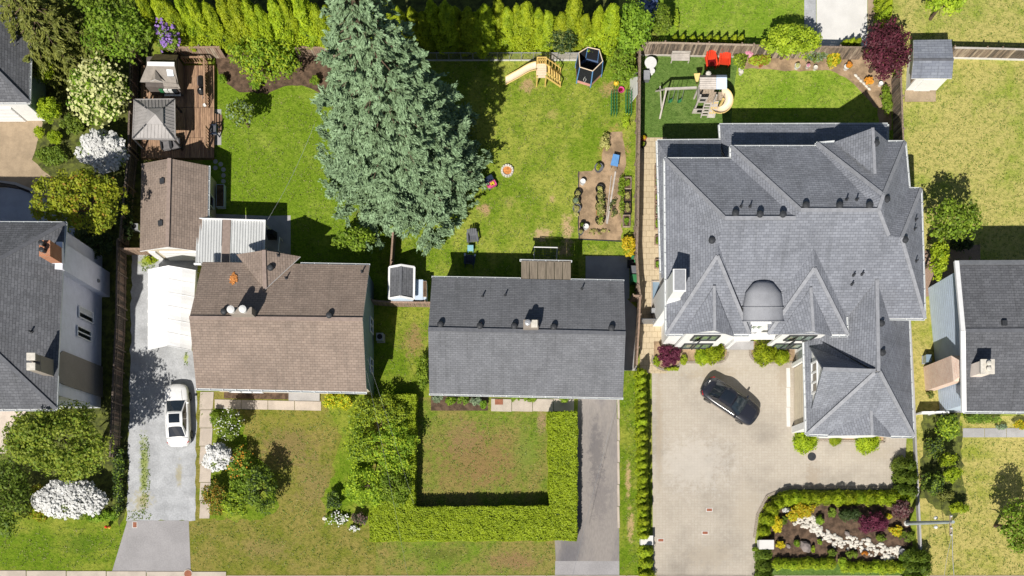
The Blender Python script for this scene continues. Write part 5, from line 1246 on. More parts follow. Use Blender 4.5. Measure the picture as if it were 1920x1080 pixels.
# ---------------------------------------------------------------- fences
def board_mesh(w, h, t=.022):
    b = MB(); b.hexa([(-w / 2, -t / 2, 0), (w / 2, -t / 2, 0), (w / 2, t / 2, 0), (-w / 2, t / 2, 0)], [(-w / 2, -t / 2, h), (w / 2, -t / 2, h), (w / 2, t / 2, h), (-w / 2, t / 2, h)])
    return b
def fence(name, label, line, h, mats, bw=.145, gap=.012, cap=True, side=1, base=None, rail='fence_wood', cat='fence', posts=True, seed=2):
    rng = random.Random(seed); t = thing(name, label, cat, G(*line[0])); org = ORG[t.name]
    meshes = {}
    for mt in mats:
        o = board_mesh(bw, h); me = bpy.data.meshes.new('board'); me.from_pydata(o.v, [], o.f); me.materials.append(m(mt)); meshes[mt] = me
    for a, c in zip(line, line[1:]):
        A0, C0 = G(*a), G(*c); d = C0 - A0; ln = d.length; n = max(1, int(ln / (bw + gap))); an = math.atan2(d.y, d.x); u = d / ln; s = Vector((-u.y, u.x, 0))
        for k in range(n):
            p = A0 + d * ((k + .5) / n) - org
            o = bpy.data.objects.new('board', meshes[rng.choice(mats)]); COL.objects.link(o); o.parent = t
            o.location = p + s * rng.uniform(-.006, .006) + Vector((0, 0, rng.uniform(.0, .03))); o.rotation_euler = (rng.uniform(-.012, .012), 0, an + rng.uniform(-.03, .03))
        for z in (.35, h - .3): MB().bar(A0 + s * .05 * side + Vector((0, 0, z)), C0 + s * .05 * side + Vector((0, 0, z)), .04, .09).build('rail', m(rail), t)
        if cap: MB().bar(A0 + Vector((0, 0, h + .05)), C0 + Vector((0, 0, h + .05)), .13, .035).build('cap', m(mats[0] if cap is True else cap), t)
        if base: MB().bar(A0 + Vector((0, 0, .1)) - s * .03 * side, C0 + Vector((0, 0, .1)) - s * .03 * side, .05, .2).build('baseboard', m(base), t)
        if posts:
            for k in range(int(ln / 2.4) + 1):
                p = A0 + u * min(ln, k * 2.4); MB().bar(p + s * .08 * side, p + s * .08 * side + Vector((0, 0, h + .16)), .1).build('post', m(rail), t)
    return t
FW = ['fence_wood', 'fence_wood_pale', 'fence_wood_dark', 'fence_wood']
fence('board_fence', 'weathered grey board fence behind the red chairs', [(1197, 104), (1240, 104), (1320, 106), (1400, 108)], 1.8, FW, cap='fence_wood_pale', base='wood_grey', seed=3)
fence('board_fence', 'weathered board fence behind the lime weeping tree', [(1402, 108), (1500, 110), (1610, 112)], 1.75, FW, seed=4)
fence('board_fence', 'grey board fence right of the small grey shed', [(1772, 109), (1860, 111), (1990, 115)], 1.5, FW, cap='wood_grey', base='concrete_white', seed=5)
fence('board_fence', 'long narrow board fence between play yard and turf yard', [(1194, 108), (1193, 250), (1190, 440)], 1.8, ['fence_wood', 'fence_wood_pale'], seed=6, side=-1)
fence('board_fence', 'bent board fence beside the walkway and green bins', [(1190, 440), (1189, 490), (1192, 545), (1196, 572)], 1.7, ['fence_wood', 'fence_brown'], seed=7, side=-1)
fence('board_fence', 'brown board fence between slate house and paver walkway', [(1181, 566), (1194, 566), (1193, 600), (1188, 692)], 1.8, ['fence_brown', 'fence_wood'], seed=8)
fence('board_fence', 'slanted wood fence between the turf yard and dry lawn', [(1671, 150), (1673, 200), (1676, 285)], 1.7, FW, seed=9)
fence('board_fence', 'brown fence behind the deck below the cedar hedge', [(326, 110), (424, 109)], 1.6, ['fence_brown', 'fence_wood_pale', 'fence_brown'], cap='fence_brown', seed=10)
fence('board_fence', 'pinkish fence piece left of the spruce', [(560, 108), (645, 110)], 1.5, ['fence_brown', 'fence_wood_pale'], seed=11)
fence('board_fence', 'brown gate fence below the small white trimmed shed', [(702, 572), (740, 575), (815, 576)], 1.35, ['fence_brown', 'fence_wood'], seed=12)
fence('board_fence', 'weathered fence between spruce lawn and play yard', [(742, 440), (738, 500), (736, 572)], 1.5, ['fence_brown', 'fence_wood'], seed=13)
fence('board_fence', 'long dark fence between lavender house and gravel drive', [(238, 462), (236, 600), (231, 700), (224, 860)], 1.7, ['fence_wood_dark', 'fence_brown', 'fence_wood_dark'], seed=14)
fence('board_fence', 'short brown fence between the dark fence and the garage', [(240, 478), (290, 478)], 1.5, ['fence_brown'], seed=15)
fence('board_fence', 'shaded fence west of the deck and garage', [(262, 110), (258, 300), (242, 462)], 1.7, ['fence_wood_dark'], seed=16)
# chain link fence behind the play yard
cl = thing('chain_link_fence', 'grey metal fence in front of the cedar hedge', 'fence', G(950, 113))
for k in range(16):
    x = 775 + k * 22.5; MB().tube([G(x, 114, 0), G(x, 114, 1.25)], .03, 6).build('post', m('metal_galv'), cl)
for z in (.06, 1.2): MB().tube([G(775, 114, z), G(1113, 114, z)], .03, 6).build('rail', m('metal_galv'), cl)
b = MB()
for k in range(0, 338, 2): b.bar(G(775 + k, 114, .06), G(777 + k, 114, 1.2), .006); b.bar(G(777 + k, 114.02, .06), G(775 + k, 114.02, 1.2), .006)
b.build('wire_mesh', m('metal_galv'), cl)["kind"] = 'stuff'
MB().box(G(790, 114.6, 0), G(1112, 113.6, .16)).build('kerb', m('concrete_white'), cl)
MB().box(G(1030, 113.3, .05), G(1110, 112.9, 1.15)).build('privacy_screen', m('wood_grey'), cl)
# low wall along the east side of the new house
lw = thing('low_wall', 'thin low concrete wall running down beside the garage', 'wall', G(1714, 800))
for a, c in zip([(1702, 600), (1709, 730), (1714, 850), (1718, 930), (1723, 1030)], [(1709, 730), (1714, 850), (1718, 930), (1723, 1030), (1724, 1120)]): MB().bar(G(*a, .2), G(*c, .2), .14, .4).build('panel', m('concrete_grey'), lw)
wf = thing('white_fence', 'short white fence between low wall and right house', 'fence', G(1740, 776))
MB().bar(G(1716, 777, .55), G(1766, 776, .55), .05, 1.0).build('panel', m('trim_white'), wf); MB().bar(G(1716, 777, 1.1), G(1766, 776, 1.1), .16, .08).build('cap', m('trim_white'), wf)
for x in (1717, 1741, 1765): MB().bar(G(x, 777, 0), G(x, 777, 1.2), .12).build('post', m('trim_white'), wf)
for x, y, lab in ((1210, 1013, 'white square gate pillar west of the drive entrance'), (1432, 1021, 'white square gate pillar east of the drive entrance')):
    t = thing('gate_pillar', lab, 'pillar', G(x, y), group='gate pillars'); w = 11 if x < 1300 else 13
    MB().box(G(x - w, y + 8, 0), G(x + w, y - 8, .75)).build('shaft', m('stucco_white'), t); MB().box(G(x - w - .7, y + 8.7, .75), G(x + w + .7, y - 8.7, .83)).build('cap', m('concrete_white'), t)
sg = thing('side_gate', 'dark metal gate across the paver walkway', 'gate', G(1214, 607))
for k in range(6): MB().box(G(1199, 608, .08 + k * .27), G(1224, 607, .32 + k * .27)).build('board', m('metal_grey'), sg)
for x in (1198, 1225): MB().bar(G(x, 607.5, 0), G(x, 607.5, 1.8), .09).build('post', m('metal_dark'), sg)
MB().lathe(G(1221, 609, 1.0), [(.06, -.06), (.06, .06)], 8).build('handle', m('chrome'), sg)

# ---------------------------------------------------------------- sheds
def shed(name, label, corners, ridge, eh, rh, body, rmat, wall, trim='trim_white', ridge_dir='y'):
    t = thing(name, label, 'shed', G(*body[0])); walls(t, body, eh, wall)
    (nw, ne, se, sw), (ra, rb) = corners, ridge
    c = lambda p, h: (p[0], p[1], h)
    if ridge_dir == 'y': f = [[c(nw, eh), c(ra, rh), c(rb, rh), c(sw, eh)], [c(ra, rh), c(ne, eh), c(se, eh), c(rb, rh)]]
    else: f = [[c(nw, eh), c(ne, eh), c(rb, rh), c(ra, rh)], [c(ra, rh), c(rb, rh), c(se, eh), c(sw, eh)]]
    r = roof(t, name + label[:6], f, rmat, trim, .1); caps(r, [(c(ra, rh), c(rb, rh))], 'ridge_slate', .16); return t, r
s1, r = shed('garden_shed', 'small shed with dark roof and white trim beside the slate house', [(731, 501), (776, 501), (775, 560), (729, 559)], [(752, 497), (751, 555)], 1.9, 2.3, [(738, 518), (778, 518), (778, 573), (738, 573)], 'shingle_dark', 'siding_blue')
for pth in ([(730, 501, 1.95), (752, 497, 2.36), (777, 501, 1.95), (776, 561, 1.95), (751, 556, 2.36), (729, 560, 1.95), (730, 501, 1.95)],):
    for a, c in zip(pth, pth[1:]): MB().bar(W(*a), W(*c), .14, .08).build('roof_trim', m('trim_white'), r)
bx = thing('storage_box', 'pale blue storage box between the small shed and slate house', 'storage box', G(795, 548)); MB().box(G(782, 569, 0), G(802, 534, 1.25)).build('body', m('siding_blue'), bx); MB().box(G(781, 570, 1.25), G(796, 533, 1.33)).build('lid', m('siding_blue'), bx)
MB().box(G(796.5, 565, 1.25), G(803, 536, 1.36)).build('planter', m('fence_wood_pale'), bx); MB().box(G(797.2, 564, 1.36), G(802.3, 537, 1.38)).build('soil', m('mulch'), bx)
s2, r = shed('garden_shed', 'white shed with pale slate roof beside the purple maple', [(1713, 75), (1784, 74), (1785, 147), (1709, 147)], [(1713, 112), (1788, 112)], 2.0, 2.35, [(1701, 108), (1758, 108), (1755, 170), (1698, 170)], 'shingle_shed', 'stucco_white', ridge_dir='x')
MB().box(G(1712, 171.6, .05), G(1742, 170, 1.85)).build('door', m('trim_white'), s2); MB().box(G(1697, 168, 1.0), G(1698, 150, 1.7)).build('side_panel', m('fence_wood_pale'), s2)

# playhouse
ph = thing('playhouse', 'dark grey wooden playhouse with tiny dormer on the deck', 'playhouse', G(320, 165))
M('play_roof', A(158, 150, 142), .8, .1, 3, 20, .2); M('play_roof_olive', A(112, 102, 72), .9, .2, 3, 20, .3); M('play_wall', A(112, 104, 100), .8, .1, 3, 20, .2)
walls(ph, [(292, 128), (349, 130), (349, 185), (290, 183)], 1.8, 'play_wall', z0=.3)
MB().slab([W(290, 101, 2.1), W(334, 103, 2.1), W(327, 121, 3.0), W(276, 120, 3.0)], .07).build('roof', [m('play_roof_olive'), m('metal_dark')], ph)  # north slope coloured darker and more olive than the south slope
rs2 = MB().slab([W(276, 120, 3.0), W(327, 121, 3.0), W(334, 156, 1.95), W(262, 154, 1.95)], .07).build('roof', [m('play_roof'), m('metal_dark')], ph)
dmr = MB(); dmr.slab([W(291, 131, 2.75), W(282, 152, 2.3), W(291, 149, 2.75)], .05); dmr.slab([W(291, 131, 2.75), W(291, 149, 2.75), W(306, 154, 2.3)], .05); dmr.build('dormer_roof', [m('play_roof'), m('trim_white')], rs2)
MB().bar(W(276, 119.5, 3.02), W(327, 120.5, 3.02), .3, .04).build('ridge_cap', m('trim_white'), rs2); p = W(319, 136, 2.58)
MB().slab([p + Vector((-.22, -.2, -.1)), p + Vector((.22, -.2, -.1)), p + Vector((.22, .2, .16)), p + Vector((-.22, .2, .16))], .06, 0, 0).build('skylight', m('glass_sky'), rs2)
MB().poly(G(349.5, 185, 2.0), G(349.5, 128, 2.0), G(349.5, 152, 2.9)).build('gable_wall', m('play_wall'), ph)
MB().slab([W(305, 154, 2.0), W(334, 157, 2.0), W(338, 166, 1.7), W(308, 166, 1.7)], .05, 0, 0).build('awning', m('play_roof'), ph)
for k, mt in enumerate(('plastic_green', 'plastic_white', 'plastic_white', 'glass_dark')): MB().box(G(312 + k * 8.5, 187 + k * .4, 1.0), G(319 + k * 8.5, 185 + k * .2, 1.6)).build('shutter', m(mt), ph)
MB().box(G(316, 189.5, .8), G(346, 185, .86)).build('sill_shelf', m('trim_white'), ph)

# gazebo
gz = thing('gazebo', 'square metal gazebo with two tier grey hip roof', 'gazebo', G(300, 240)); gh = 2.5
NW_, NE_, SE_, SW2, AP = (252, 187, gh), (328, 186, gh), (329, 262, gh), (249, 260, gh), (291, 214, 3.35)
def lerp3(a, b_, t): return tuple(a[i] + (b_[i] - a[i]) * t for i in range(3))
for a, c in ((NW_, NE_), (NE_, SE_), (SE_, SW2), (SW2, NW_)):
    a2, c2_ = lerp3(a, AP, .72), lerp3(c, AP, .72)
    pnl = MB().slab([W(*a), W(*c), W(*c2_), W(*a2)], .04, 0, 0).build('roof_panel', m('gazebo_metal'), gz)
    for k in range(1, 12):
        t_ = k / 12; q0 = lerp3(a, c, t_); f = min(1, 2 * min(t_, 1 - t_)) * .72 / .72; q1_ = lerp3(q0, lerp3(lerp3(a, c, .5), AP, .72 + .28), min(.72, 2 * min(t_, 1 - t_) * .95))
        d_ = lerp3(lerp3(a, c, .5), AP, 1); off = tuple(d_[i] - lerp3(a, c, .5)[i] for i in range(3)); ln_ = min(.72, 2 * min(t_, 1 - t_)); q1_ = tuple(q0[i] + off[i] * ln_ for i in range(3))
        MB().bar(W(*q0) + Vector((0, 0, .02)), W(*q1_) + Vector((0, 0, .02)), .04, .03).build('roof_rib', m('gazebo_metal'), pnl)
    b1, d1 = lerp3(a, AP, .60), lerp3(c, AP, .60); z = .14
    MB().slab([W(b1[0], b1[1], b1[2] + z), W(d1[0], d1[1], d1[2] + z), W(AP[0], AP[1], AP[2] + z + .06)], .03, 0, 0).build('vent_roof', m('gazebo_metal'), gz)
    MB().bar(W(*a) + Vector((0, 0, .03)), W(*AP) + Vector((0, 0, -.06)), .09, .06).build('hip_bar', m('metal_dark'), gz)
    MB().bar(W(*a), W(*c), .07, .12).build('fascia', m('gazebo_metal'), gz)
for x, y in ((276, 216), (344, 215), (346, 285), (274, 284)): MB().bar(G(x, y, 0), G(x, y, gh), .12).build('post', m('metal_dark'), gz)

# deck: single boards
dk = thing('wood_deck', 'brown wooden deck around the playhouse and gazebo', 'deck', G(340, 200)); rng = random.Random(5); dh = .42
dme = {}
def deckboard(x0, y0, x1, y1, mt):
    MB().box(G(x0 + .12, y1, dh - .04), G(x1 - .12, y0, dh)).build('board', m(mt), dk)
xx = 268.0
while xx < 402:
    for y0, y1 in ((128, 206), (206.6, 262), (262.6, 300)):
        deckboard(xx, y0, xx + 3.5, y1 - .2, rng.choice(['deck_wood', 'deck_wood', 'deck_wood_dark']))
    xx += 3.6
MB().box(G(268, 300, 0), G(402, 128, dh - .06)).build('skirt', m('deck_wood_dark'), dk)
for x0, y0, x1, y1 in ((351, 124, 393, 124), (393, 124, 395, 208), (395, 250, 395, 284)):
    MB().bar(G(x0, y0, dh + .95), G(x1, y1, dh + .95), .12, .05).build('handrail', m('deck_wood'), dk); MB().bar(G(x0, y0, dh + .12), G(x1, y1, dh + .12), .06, .06).build('bottom_rail', m('deck_wood'), dk)
    ln_ = math.hypot(x1 - x0, y1 - y0); n = int(ln_ / 5)
    for k in range(n + 1):
        x, y = x0 + (x1 - x0) * k / n, y0 + (y1 - y0) * k / n; MB().bar(G(x, y, dh), G(x, y, dh + .93), .1 if k % 6 == 0 else .045).build('baluster' if k % 6 else 'post', m('deck_wood'), dk)
for k in range(3): MB().box(G(402 + k * 5, 248, 0), G(407 + k * 5, 216, dh - .12 * (k + 1))).build('step', m('deck_wood_dark'), dk)
bq = thing('barbecue', 'black covered barbecue against the deck rail', 'barbecue', G(387, 166, dh)); MB().box(G(382, 176, dh + .1), G(391, 157, dh + .75)).build('cart', m('iron_black'), bq)
MB().tube([G(387, 175, dh + .8), G(387, 158, dh + .8)], .22, 12).build('lid', m('iron_black'), bq); MB().bar(G(381, 174, dh + .85), G(381, 159, dh + .85), .03).build('handle', m('chrome'), bq)
for y in (158, 175): MB().bar(G(387, y, dh), G(387, y, dh + .2), .3, .05).build('leg', m('iron_black'), bq)
kg = thing('kettle_grill', 'round black kettle grill on the deck', 'grill', G(387, 184, dh)); MB().lathe(G(387, 184, dh + .45), [(.08, 0), (.22, .08), (.3, .25), (.28, .38), (.16, .5), (.05, .54)], 14).build('bowl', m('iron_black'), kg)
for a in (0, 2.1, 4.2): MB().tube([G(387, 184, dh + .5), G(387, 184, dh) + Vector((.28 * math.cos(a), .28 * math.sin(a), 0))], .02, 5).build('leg', m('metal_grey'), kg)
MB().lathe(G(387, 184, dh + .99), [(.05, 0), (.05, .06)], 8).build('handle', m('plastic_white'), kg)
bn = thing('garden_bench', 'dark garden bench on the pad beside the deck', 'bench', G(404, 248))
for k in range(4): MB().bar(G(399 + k * 3, 258, .45), G(399 + k * 3, 240, .45), .09, .03).build('seat_slat', m('plastic_grey'), bn)
for k in range(3): MB().bar(G(412, 258, .6 + k * .13), G(412, 240, .6 + k * .13), .03, .1).build('back_slat', m('plastic_navy'), bn)
for x, y, z in ((399, 241, .45), (399, 257, .45), (412, 241, .95), (412, 257, .95)): MB().bar(G(x, y, 0), G(x, y, z), .07).build('leg', m('plastic_navy'), bn)
for y in (241, 257): MB().bar(G(398, y, .65), G(412, y, .65), .07, .04).build('armrest', m('plastic_navy'), bn)
for i, (x, y, lab) in enumerate(((322, 268, 'grey cushioned outdoor chair under the gazebo edge, right one'), (306, 270, 'grey cushioned outdoor chair under the gazebo edge, left one'))):
    t = thing('patio_chair', lab, 'chair', G(x + 14, y + 10, dh), .15, 'gazebo chairs')
    MB().box((-.32, -.3, .12), (.32, .32, .42)).build('seat', m('wicker'), t, True); MB().box((-.32, .24, .42), (.32, .34, .85)).build('backrest', m('wicker'), t, True)
    for s_ in (-1, 1): MB().box((s_ * .37 - .05, -.3, .1), (s_ * .37 + .05, .34, .6)).build('armrest', m('metal_dark'), t, True)
    for sx in (-1, 1):
        for sy in (-1, 1): MB().bar((sx * .3, sy * .26, 0), (sx * .3, sy * .26, .14), .05).build('leg', m('metal_dark'), t, True)

# ---------------------------------------------------------------- cars
def car(name, label, px, py, rz, paintm, length, roofm=None, sun='glass_dark', wid=.9, hatch=0.0):
    """x forward; body lofted through stations, glass set proud of the cabin"""
    t = thing(name, label, 'car', G(px, py), rz); Lh = length / 2
    st = np.linspace(-1, 1, 25); P = []
    def prof(u):   # beltline height and half width along the car
        z = .62 + .32 * (1 - max(0, (u - .25) / .75) ** 1.9 * .75 if u > .25 else 1) - (.10 * max(0, (-u - .45) / .55) ** 2)
        w = wid * (1 - .20 * abs(u) ** 5 - .10 * abs(u) ** 14)
        return z, w
    for u in st:
        z, w = prof(u); x = u * Lh * (1 if abs(u) < .99 else .995); zb = .22 + (.12 * max(0, abs(u) - .8) / .2); zf = z if abs(u) < .98 else z - .12
        row = [(x, -w * .93, zb), (x, -w, .42), (x, -w * 1.0, (z + .42) * .5), (x, -w * .965, z - .08), (x, -w * .86, z - .005), (x, -w * .45, z + .02), (x, 0, z + .028), (x, w * .45, z + .02), (x, w * .86, z - .005), (x, w * .965, z - .08), (x, w, (z + .42) * .5), (x, w, .42), (x, w * .93, zb)]
        k = max(0, abs(u) - .9) / .1
        row = [(x - math.copysign(.16 * (abs(y) / wid) ** 2 * k, u), y, zz if zz < .5 else zz - .1 * k * k) for (_, y, zz) in row]
        P.append(row)
    bm = MB(); bm.grid(P); bm.poly(*P[0]); bm.poly(*P[-1][::-1]); bm.grid([[r[0] for r in P], [r[-1] for r in P]])
    body = bm.build('body', m(paintm), t, True, smooth=True)
    # cabin rings: belt outline, roof outline
    xb = [-.70 * Lh, .44 * Lh]; xr = [-.38 * Lh + hatch, .06 * Lh]; zbel = .94; zr = 1.40
    def ring(x0, x1, w0, w1, z, n=9, bow=.06):
        L_ = []
        for k in range(n):
            f = k / (n - 1); x = x0 + (x1 - x0) * f; w = w0 + (w1 - w0) * f + .05 * math.sin(math.pi * f); L_.append((x, w, z + bow * math.sin(math.pi * f)))
        return L_
    lo_ = ring(xb[0], xb[1], .66, .74, zbel - .03, bow=0); hi_ = ring(xr[0], xr[1], .54, .56, zr - .05)
    cb_ = MB(); n = len(lo_)
    def mirror(L_): return [(x, -y, z) for x, y, z in L_]
    cb_.grid([lo_, hi_]); cb_.grid([mirror(hi_), mirror(lo_)])
    roofrows = [[(x, y * f, z + .06 * (1 - f * f)) for f in (1, .6, 0, -.6, -1)] for x, y, z in hi_]
    cb_.grid(roofrows)
    fr = lambda a, c: [[(a[0] + .06 * (1 - f * f), a[1] * f, a[2]) for f in (1, .6, 0, -.6, -1)], [(c[0] + .03 * (1 - f * f), c[1] * f, c[2] + .06 * (1 - f * f)) for f in (1, .6, 0, -.6, -1)]]
    cb_.grid(fr(lo_[-1], hi_[-1])); cb_.grid([[(x - (0 if i else 0), y, z) for x, y, z in r] for i, r in enumerate(fr(hi_[0], lo_[0]))])
    cab = cb_.build('cabin', m(roofm or paintm), t, True, smooth=False)
    def inset(rows, k=.1, up=.012):
        c = [sum(v[i] for r in rows for v in r) / sum(len(r) for r in rows) for i in range(3)]
        return [[(c[0] + (v[0] - c[0]) * (1 - k), c[1] + (v[1] - c[1]) * (1 - k), c[2] + (v[2] - c[2]) * (1 - k) + up) for v in r] for r in rows]
    off = lambda rows, d: [[(v[0] + d[0], v[1] + d[1], v[2] + d[2]) for v in r] for r in rows]
    MB().grid(off(inset(fr(lo_[-1], hi_[-1]), .09), (.02, 0, .02))).build('windscreen', m('glass_tint'), t, True)
    MB().grid(off(inset(fr(hi_[0], lo_[0]), .10), (-.02, 0, .02))).build('rear_window', m('glass_dark'), t, True)
    for s_ in (1, -1):
        for a, c in ((1, 4), (4, 8)):
            rows = [[(x, y * s_, z) for x, y, z in lo_[a:c + 1]], [(x, y * s_, z) for x, y, z in hi_[a:c + 1]]]
            MB().grid(off(inset(rows, .10, .0), (0, s_ * .018, .01))).build('side_window', m('glass_dark'), t, True)
        MB().tube([(x, y * s_ * 1.012, z + .012) for x, y, z in lo_[0:9]], .014, 5).build('window_trim', m('chrome' if paintm == 'car_black' else paintm), t, True)
        mi = MB(); mi.hexa([(.33 * Lh, s_ * .80, .94), (.40 * Lh, s_ * .80, .94), (.39 * Lh, s_ * 1.0, .95), (.34 * Lh, s_ * 1.0, .95)], [(.33 * Lh, s_ * .80, 1.03), (.39 * Lh, s_ * .80, 1.03), (.38 * Lh, s_ * .98, 1.05), (.34 * Lh, s_ * .98, 1.05)]); mi.build('wing_mirror', m(paintm), t, True)
        for ux, lab in ((.60, 'f'), (-.60, 'r')):
            wc = MB(); c = Vector((ux * Lh, s_ * (wid - .10), .32)); wc.tube([c - Vector((0, s_ * .11, 0)), c + Vector((0, s_ * .10, 0))], .325, 20)
            wh = wc.build('wheel', m('tyre'), t, True); MB().tube([c + Vector((0, s_ * .09, 0)), c + Vector((0, s_ * .112, 0))], .21, 14).build('rim', m('rim'), wh, True)
        u0 = -.93 * Lh; MB().hexa([(u0, s_ * .60, .66), (u0 + .22, s_ * .80, .66), (u0 + .24, s_ * .80, .66), (u0 - .08, s_ * .60, .66)][::1], [(u0 - .02, s_ * .58, .86), (u0 + .20, s_ * .82, .85), (u0 + .26, s_ * .80, .85), (u0 + .02, s_ * .58, .875)]).build('tail_light', m('lamp_red'), t, True)
        u1 = .86 * Lh; MB().hexa([(u1, s_ * .78, .56), (u1 + .15, s_ * .68, .54), (u1 + .2, s_ * .45, .54), (u1 + .02, s_ * .5, .56)], [(u1 - .04, s_ * .80, .69), (u1 + .12, s_ * .70, .65), (u1 + .18, s_ * .46, .64), (u1, s_ * .5, .69)]).build('headlight', m('glass_sky'), t, True)
    zt = lambda x, y: zr - .05 + .06 * math.sin(math.pi * (x - xr[0]) / (xr[1] - xr[0])) + .06 * (1 - (y / .56) ** 2) + .012
    for x0, x1 in (((.06, .72),) if paintm == 'car_white' else ((.04, .46), (.49, .95))):
        xa, xb_ = xr[1] - .05 - x1 * (1 if paintm == 'car_white' else 1), xr[1] - .05 - x0
        MB().grid([[(xa + (xb_ - xa) * f, y, zt(xa + (xb_ - xa) * f, y)) for y in (-.40, -.2, 0, .2, .40)] for f in (0, .33, .66, 1)]).build('sunroof', m(sun), t, True)
    for ux in (-.72, .45):
        z_, w_ = prof(ux); MB().tube([(ux * Lh, y_ * w_ * .9, z_ + .022 * (1 - abs(y_)) + .004) for y_ in (-1, -.5, 0, .5, 1)], .012, 4).build('panel_gap', m('iron_black'), t, True)
    for s_ in (-.38, .38): MB().tube([(.95 * Lh, s_ * 1.0, .70), (.70 * Lh, s_ * 1.15, .90), (.46 * Lh, s_ * 1.3, .965)], .012, 4).build('bonnet_crease', m(paintm), t, True)
    return t
car('parked_car', 'white sedan with dark sunroof on the gravel drive', 338.5, 781, math.radians(92.5), 'car_white', 4.72)
car('parked_car', 'black sedan with panoramic glass roof on the paver drive', 1366, 754, math.radians(-33.5), 'car_black', 4.72)

# ---------------------------------------------------------------- play yard
sl = thing('slide_tower', 'yellow wooden slide tower with cream slide and stairs', 'slide', G(1015, 155))
CY = 'cedar_yellow'; pz = 1.5
for x, y in ((1006, 162), (1022, 162), (1006, 138), (1022, 138)): MB().bar(G(x, y, 0), G(x, y, pz + (.9 if y < 150 else .1)), .09).build('post', m(CY), sl)
for k in range(6): MB().box(G(1004.8, 163.4 - k * 4.4, pz - .04), G(1023.2, 159.4 - k * 4.4, pz)).build('deck_board', m('slide_cream'), sl)
MB().bar(G(1005, 137.5, pz + .9), G(1023, 137.5, pz + .9), .06, .1).build('rail', m(CY), sl); MB().bar(G(1005, 137.5, pz + .5), G(1023, 137.5, pz + .5), .06, .1).build('rail', m(CY), sl)
for k in range(6): MB().bar(G(1006 + k * 3.2, 137.5, pz), G(1006 + k * 3.2, 137.5, pz + .9), .06).build('baluster', m(CY), sl)
rows = []
for k in range(15):
    t_ = k / 14; x = 1004 - t_ * 56; yo = 10 * t_ ** 1.7; z = pz * (1 - t_) ** 1.0 + .14 * math.sin(t_ * 6.5) * (1 - t_) + .12
    rows.append([G(x, 139 + yo + yy, z + zz) for yy, zz in ((-1, .22), (0, .0), (6.5, -.02), (13, 0), (14, .22))])
MB().grid(rows).build('slide', m('slide_cream'), sl, smooth=True)
for j in (0, 4): MB().tube([r[j] for r in rows], .035, 6).build('slide_edge', m('slide_yellow'), sl)
for y in (162, 139): MB().bar(G(1023, y, pz), G(1051, y + 1, .05), .05, .16).build('stringer', m(CY), sl)
for y in (163.5, 137.5): MB().bar(G(1023, y, pz + .8), G(1050, y, .85), .05, .08).build('handrail', m(CY), sl); MB().bar(G(1050, y, 0), G(1050, y, .88), .07).build('post', m(CY), sl)
for k in range(5): MB().box(G(1026 + k * 5, 161.5, pz - .27 * (k + 1)), G(1030 + k * 5, 139.5, pz - .27 * (k + 1) + .04)).build('step', m(CY), sl)
for k in range(4): MB().bar(G(1028 + k * 6, 138, pz - .24 * k - .3), G(1028 + k * 6, 138, pz + .55 - .18 * k), .04).build('baluster', m(CY), sl)
MB().bar(G(1006, 141, .6), G(1050, 141, .15), .05, .09).build('brace', m(CY), sl)

tp = thing('trampoline', 'hexagonal trampoline with black safety net and blue pads', 'trampoline', G(1108, 150)); cx, cy = 1099.5, 141.5
hexp = [(1079, 127), (1097, 116), (1120, 121), (1127, 144), (1107, 164), (1081, 156)]
H0, H1 = .55, 2.35
ctr = G(cx + 3, cy - 3, H0)
inner = [G(*p, H0).lerp(ctr, .24) for p in hexp]
MB().poly(*[v for v in (inner if ccw(inner) else inner[::-1])]).build('bed', m('net_black'), tp)
for i in range(6):
    a, c = hexp[i], hexp[(i + 1) % 6]; A1, C1 = G(*a, H0), G(*c, H0)
    MB().slab([A1, C1, inner[(i + 1) % 6], inner[i]], .05, 0, 0).build('edge_pad', m('pad_blue'), tp)
    MB().quad(G(*a, .12), G(*c, .12), C1 - Vector((0, 0, .02)), A1 - Vector((0, 0, .02))).build('skirt', m('pad_pink'), tp)
    k = .10; T1 = G(*a, H1).lerp(G(cx + 3, cy - 3, H1), k); T2 = G(*c, H1).lerp(G(cx + 3, cy - 3, H1), k)
    MB().tube([G(*a, 0), A1, T1], .045, 7).build('pole', m('plastic_blue'), tp); MB().tube([T1, T2], .035, 6).build('top_rail', m('slide_cream'), tp)
    nb_ = MB()
    for j in range(23): s0, s1_ = A1.lerp(C1, j / 22), T1.lerp(T2, j / 22); nb_.bar(s0, s1_, .034)
    for j in range(1, 18): nb_.bar(A1.lerp(T1, j / 18), C1.lerp(T2, j / 18), .034)
    nb_.build('safety_net', m('net_black'), tp)
MB().tube([G(1092, 161.5, H0 + .5), G(1094.5, 161.5, H0 + 1.0), G(1097, 162, H0 + .5), G(1094.5, 162, H0 + .1), G(1092, 161.5, H0 + .5)], .025, 5).build('door_frame', m('plastic_white'), tp)
for x, y, mt, r_, lab in ((1155, 158, 'plastic_yellow', .22, 'yellow play ball beside the trampoline'),):
    o = MB().lathe(G(x, y), [(.02, 0), (r_ * .7, r_ * .3), (r_, r_), (r_ * .7, r_ * 1.7), (.02, r_ * 2)], 14).build('play_ball', m(mt), smooth=True); tag(o, lab, 'ball')
t = thing('toy_bucket', 'pink toy basin on the bare earth by the fence', 'toy', G(1164, 171)); MB().lathe(G(1164, 171), [(.14, 0), (.22, .22), (.25, .24), (.19, .22), (.13, .06)], 14).build('bowl', m('plastic_pink'), t); MB().box(G(1161, 172, .1), G(1166, 169, .26)).build('toy', m('plastic_darkred'), t)
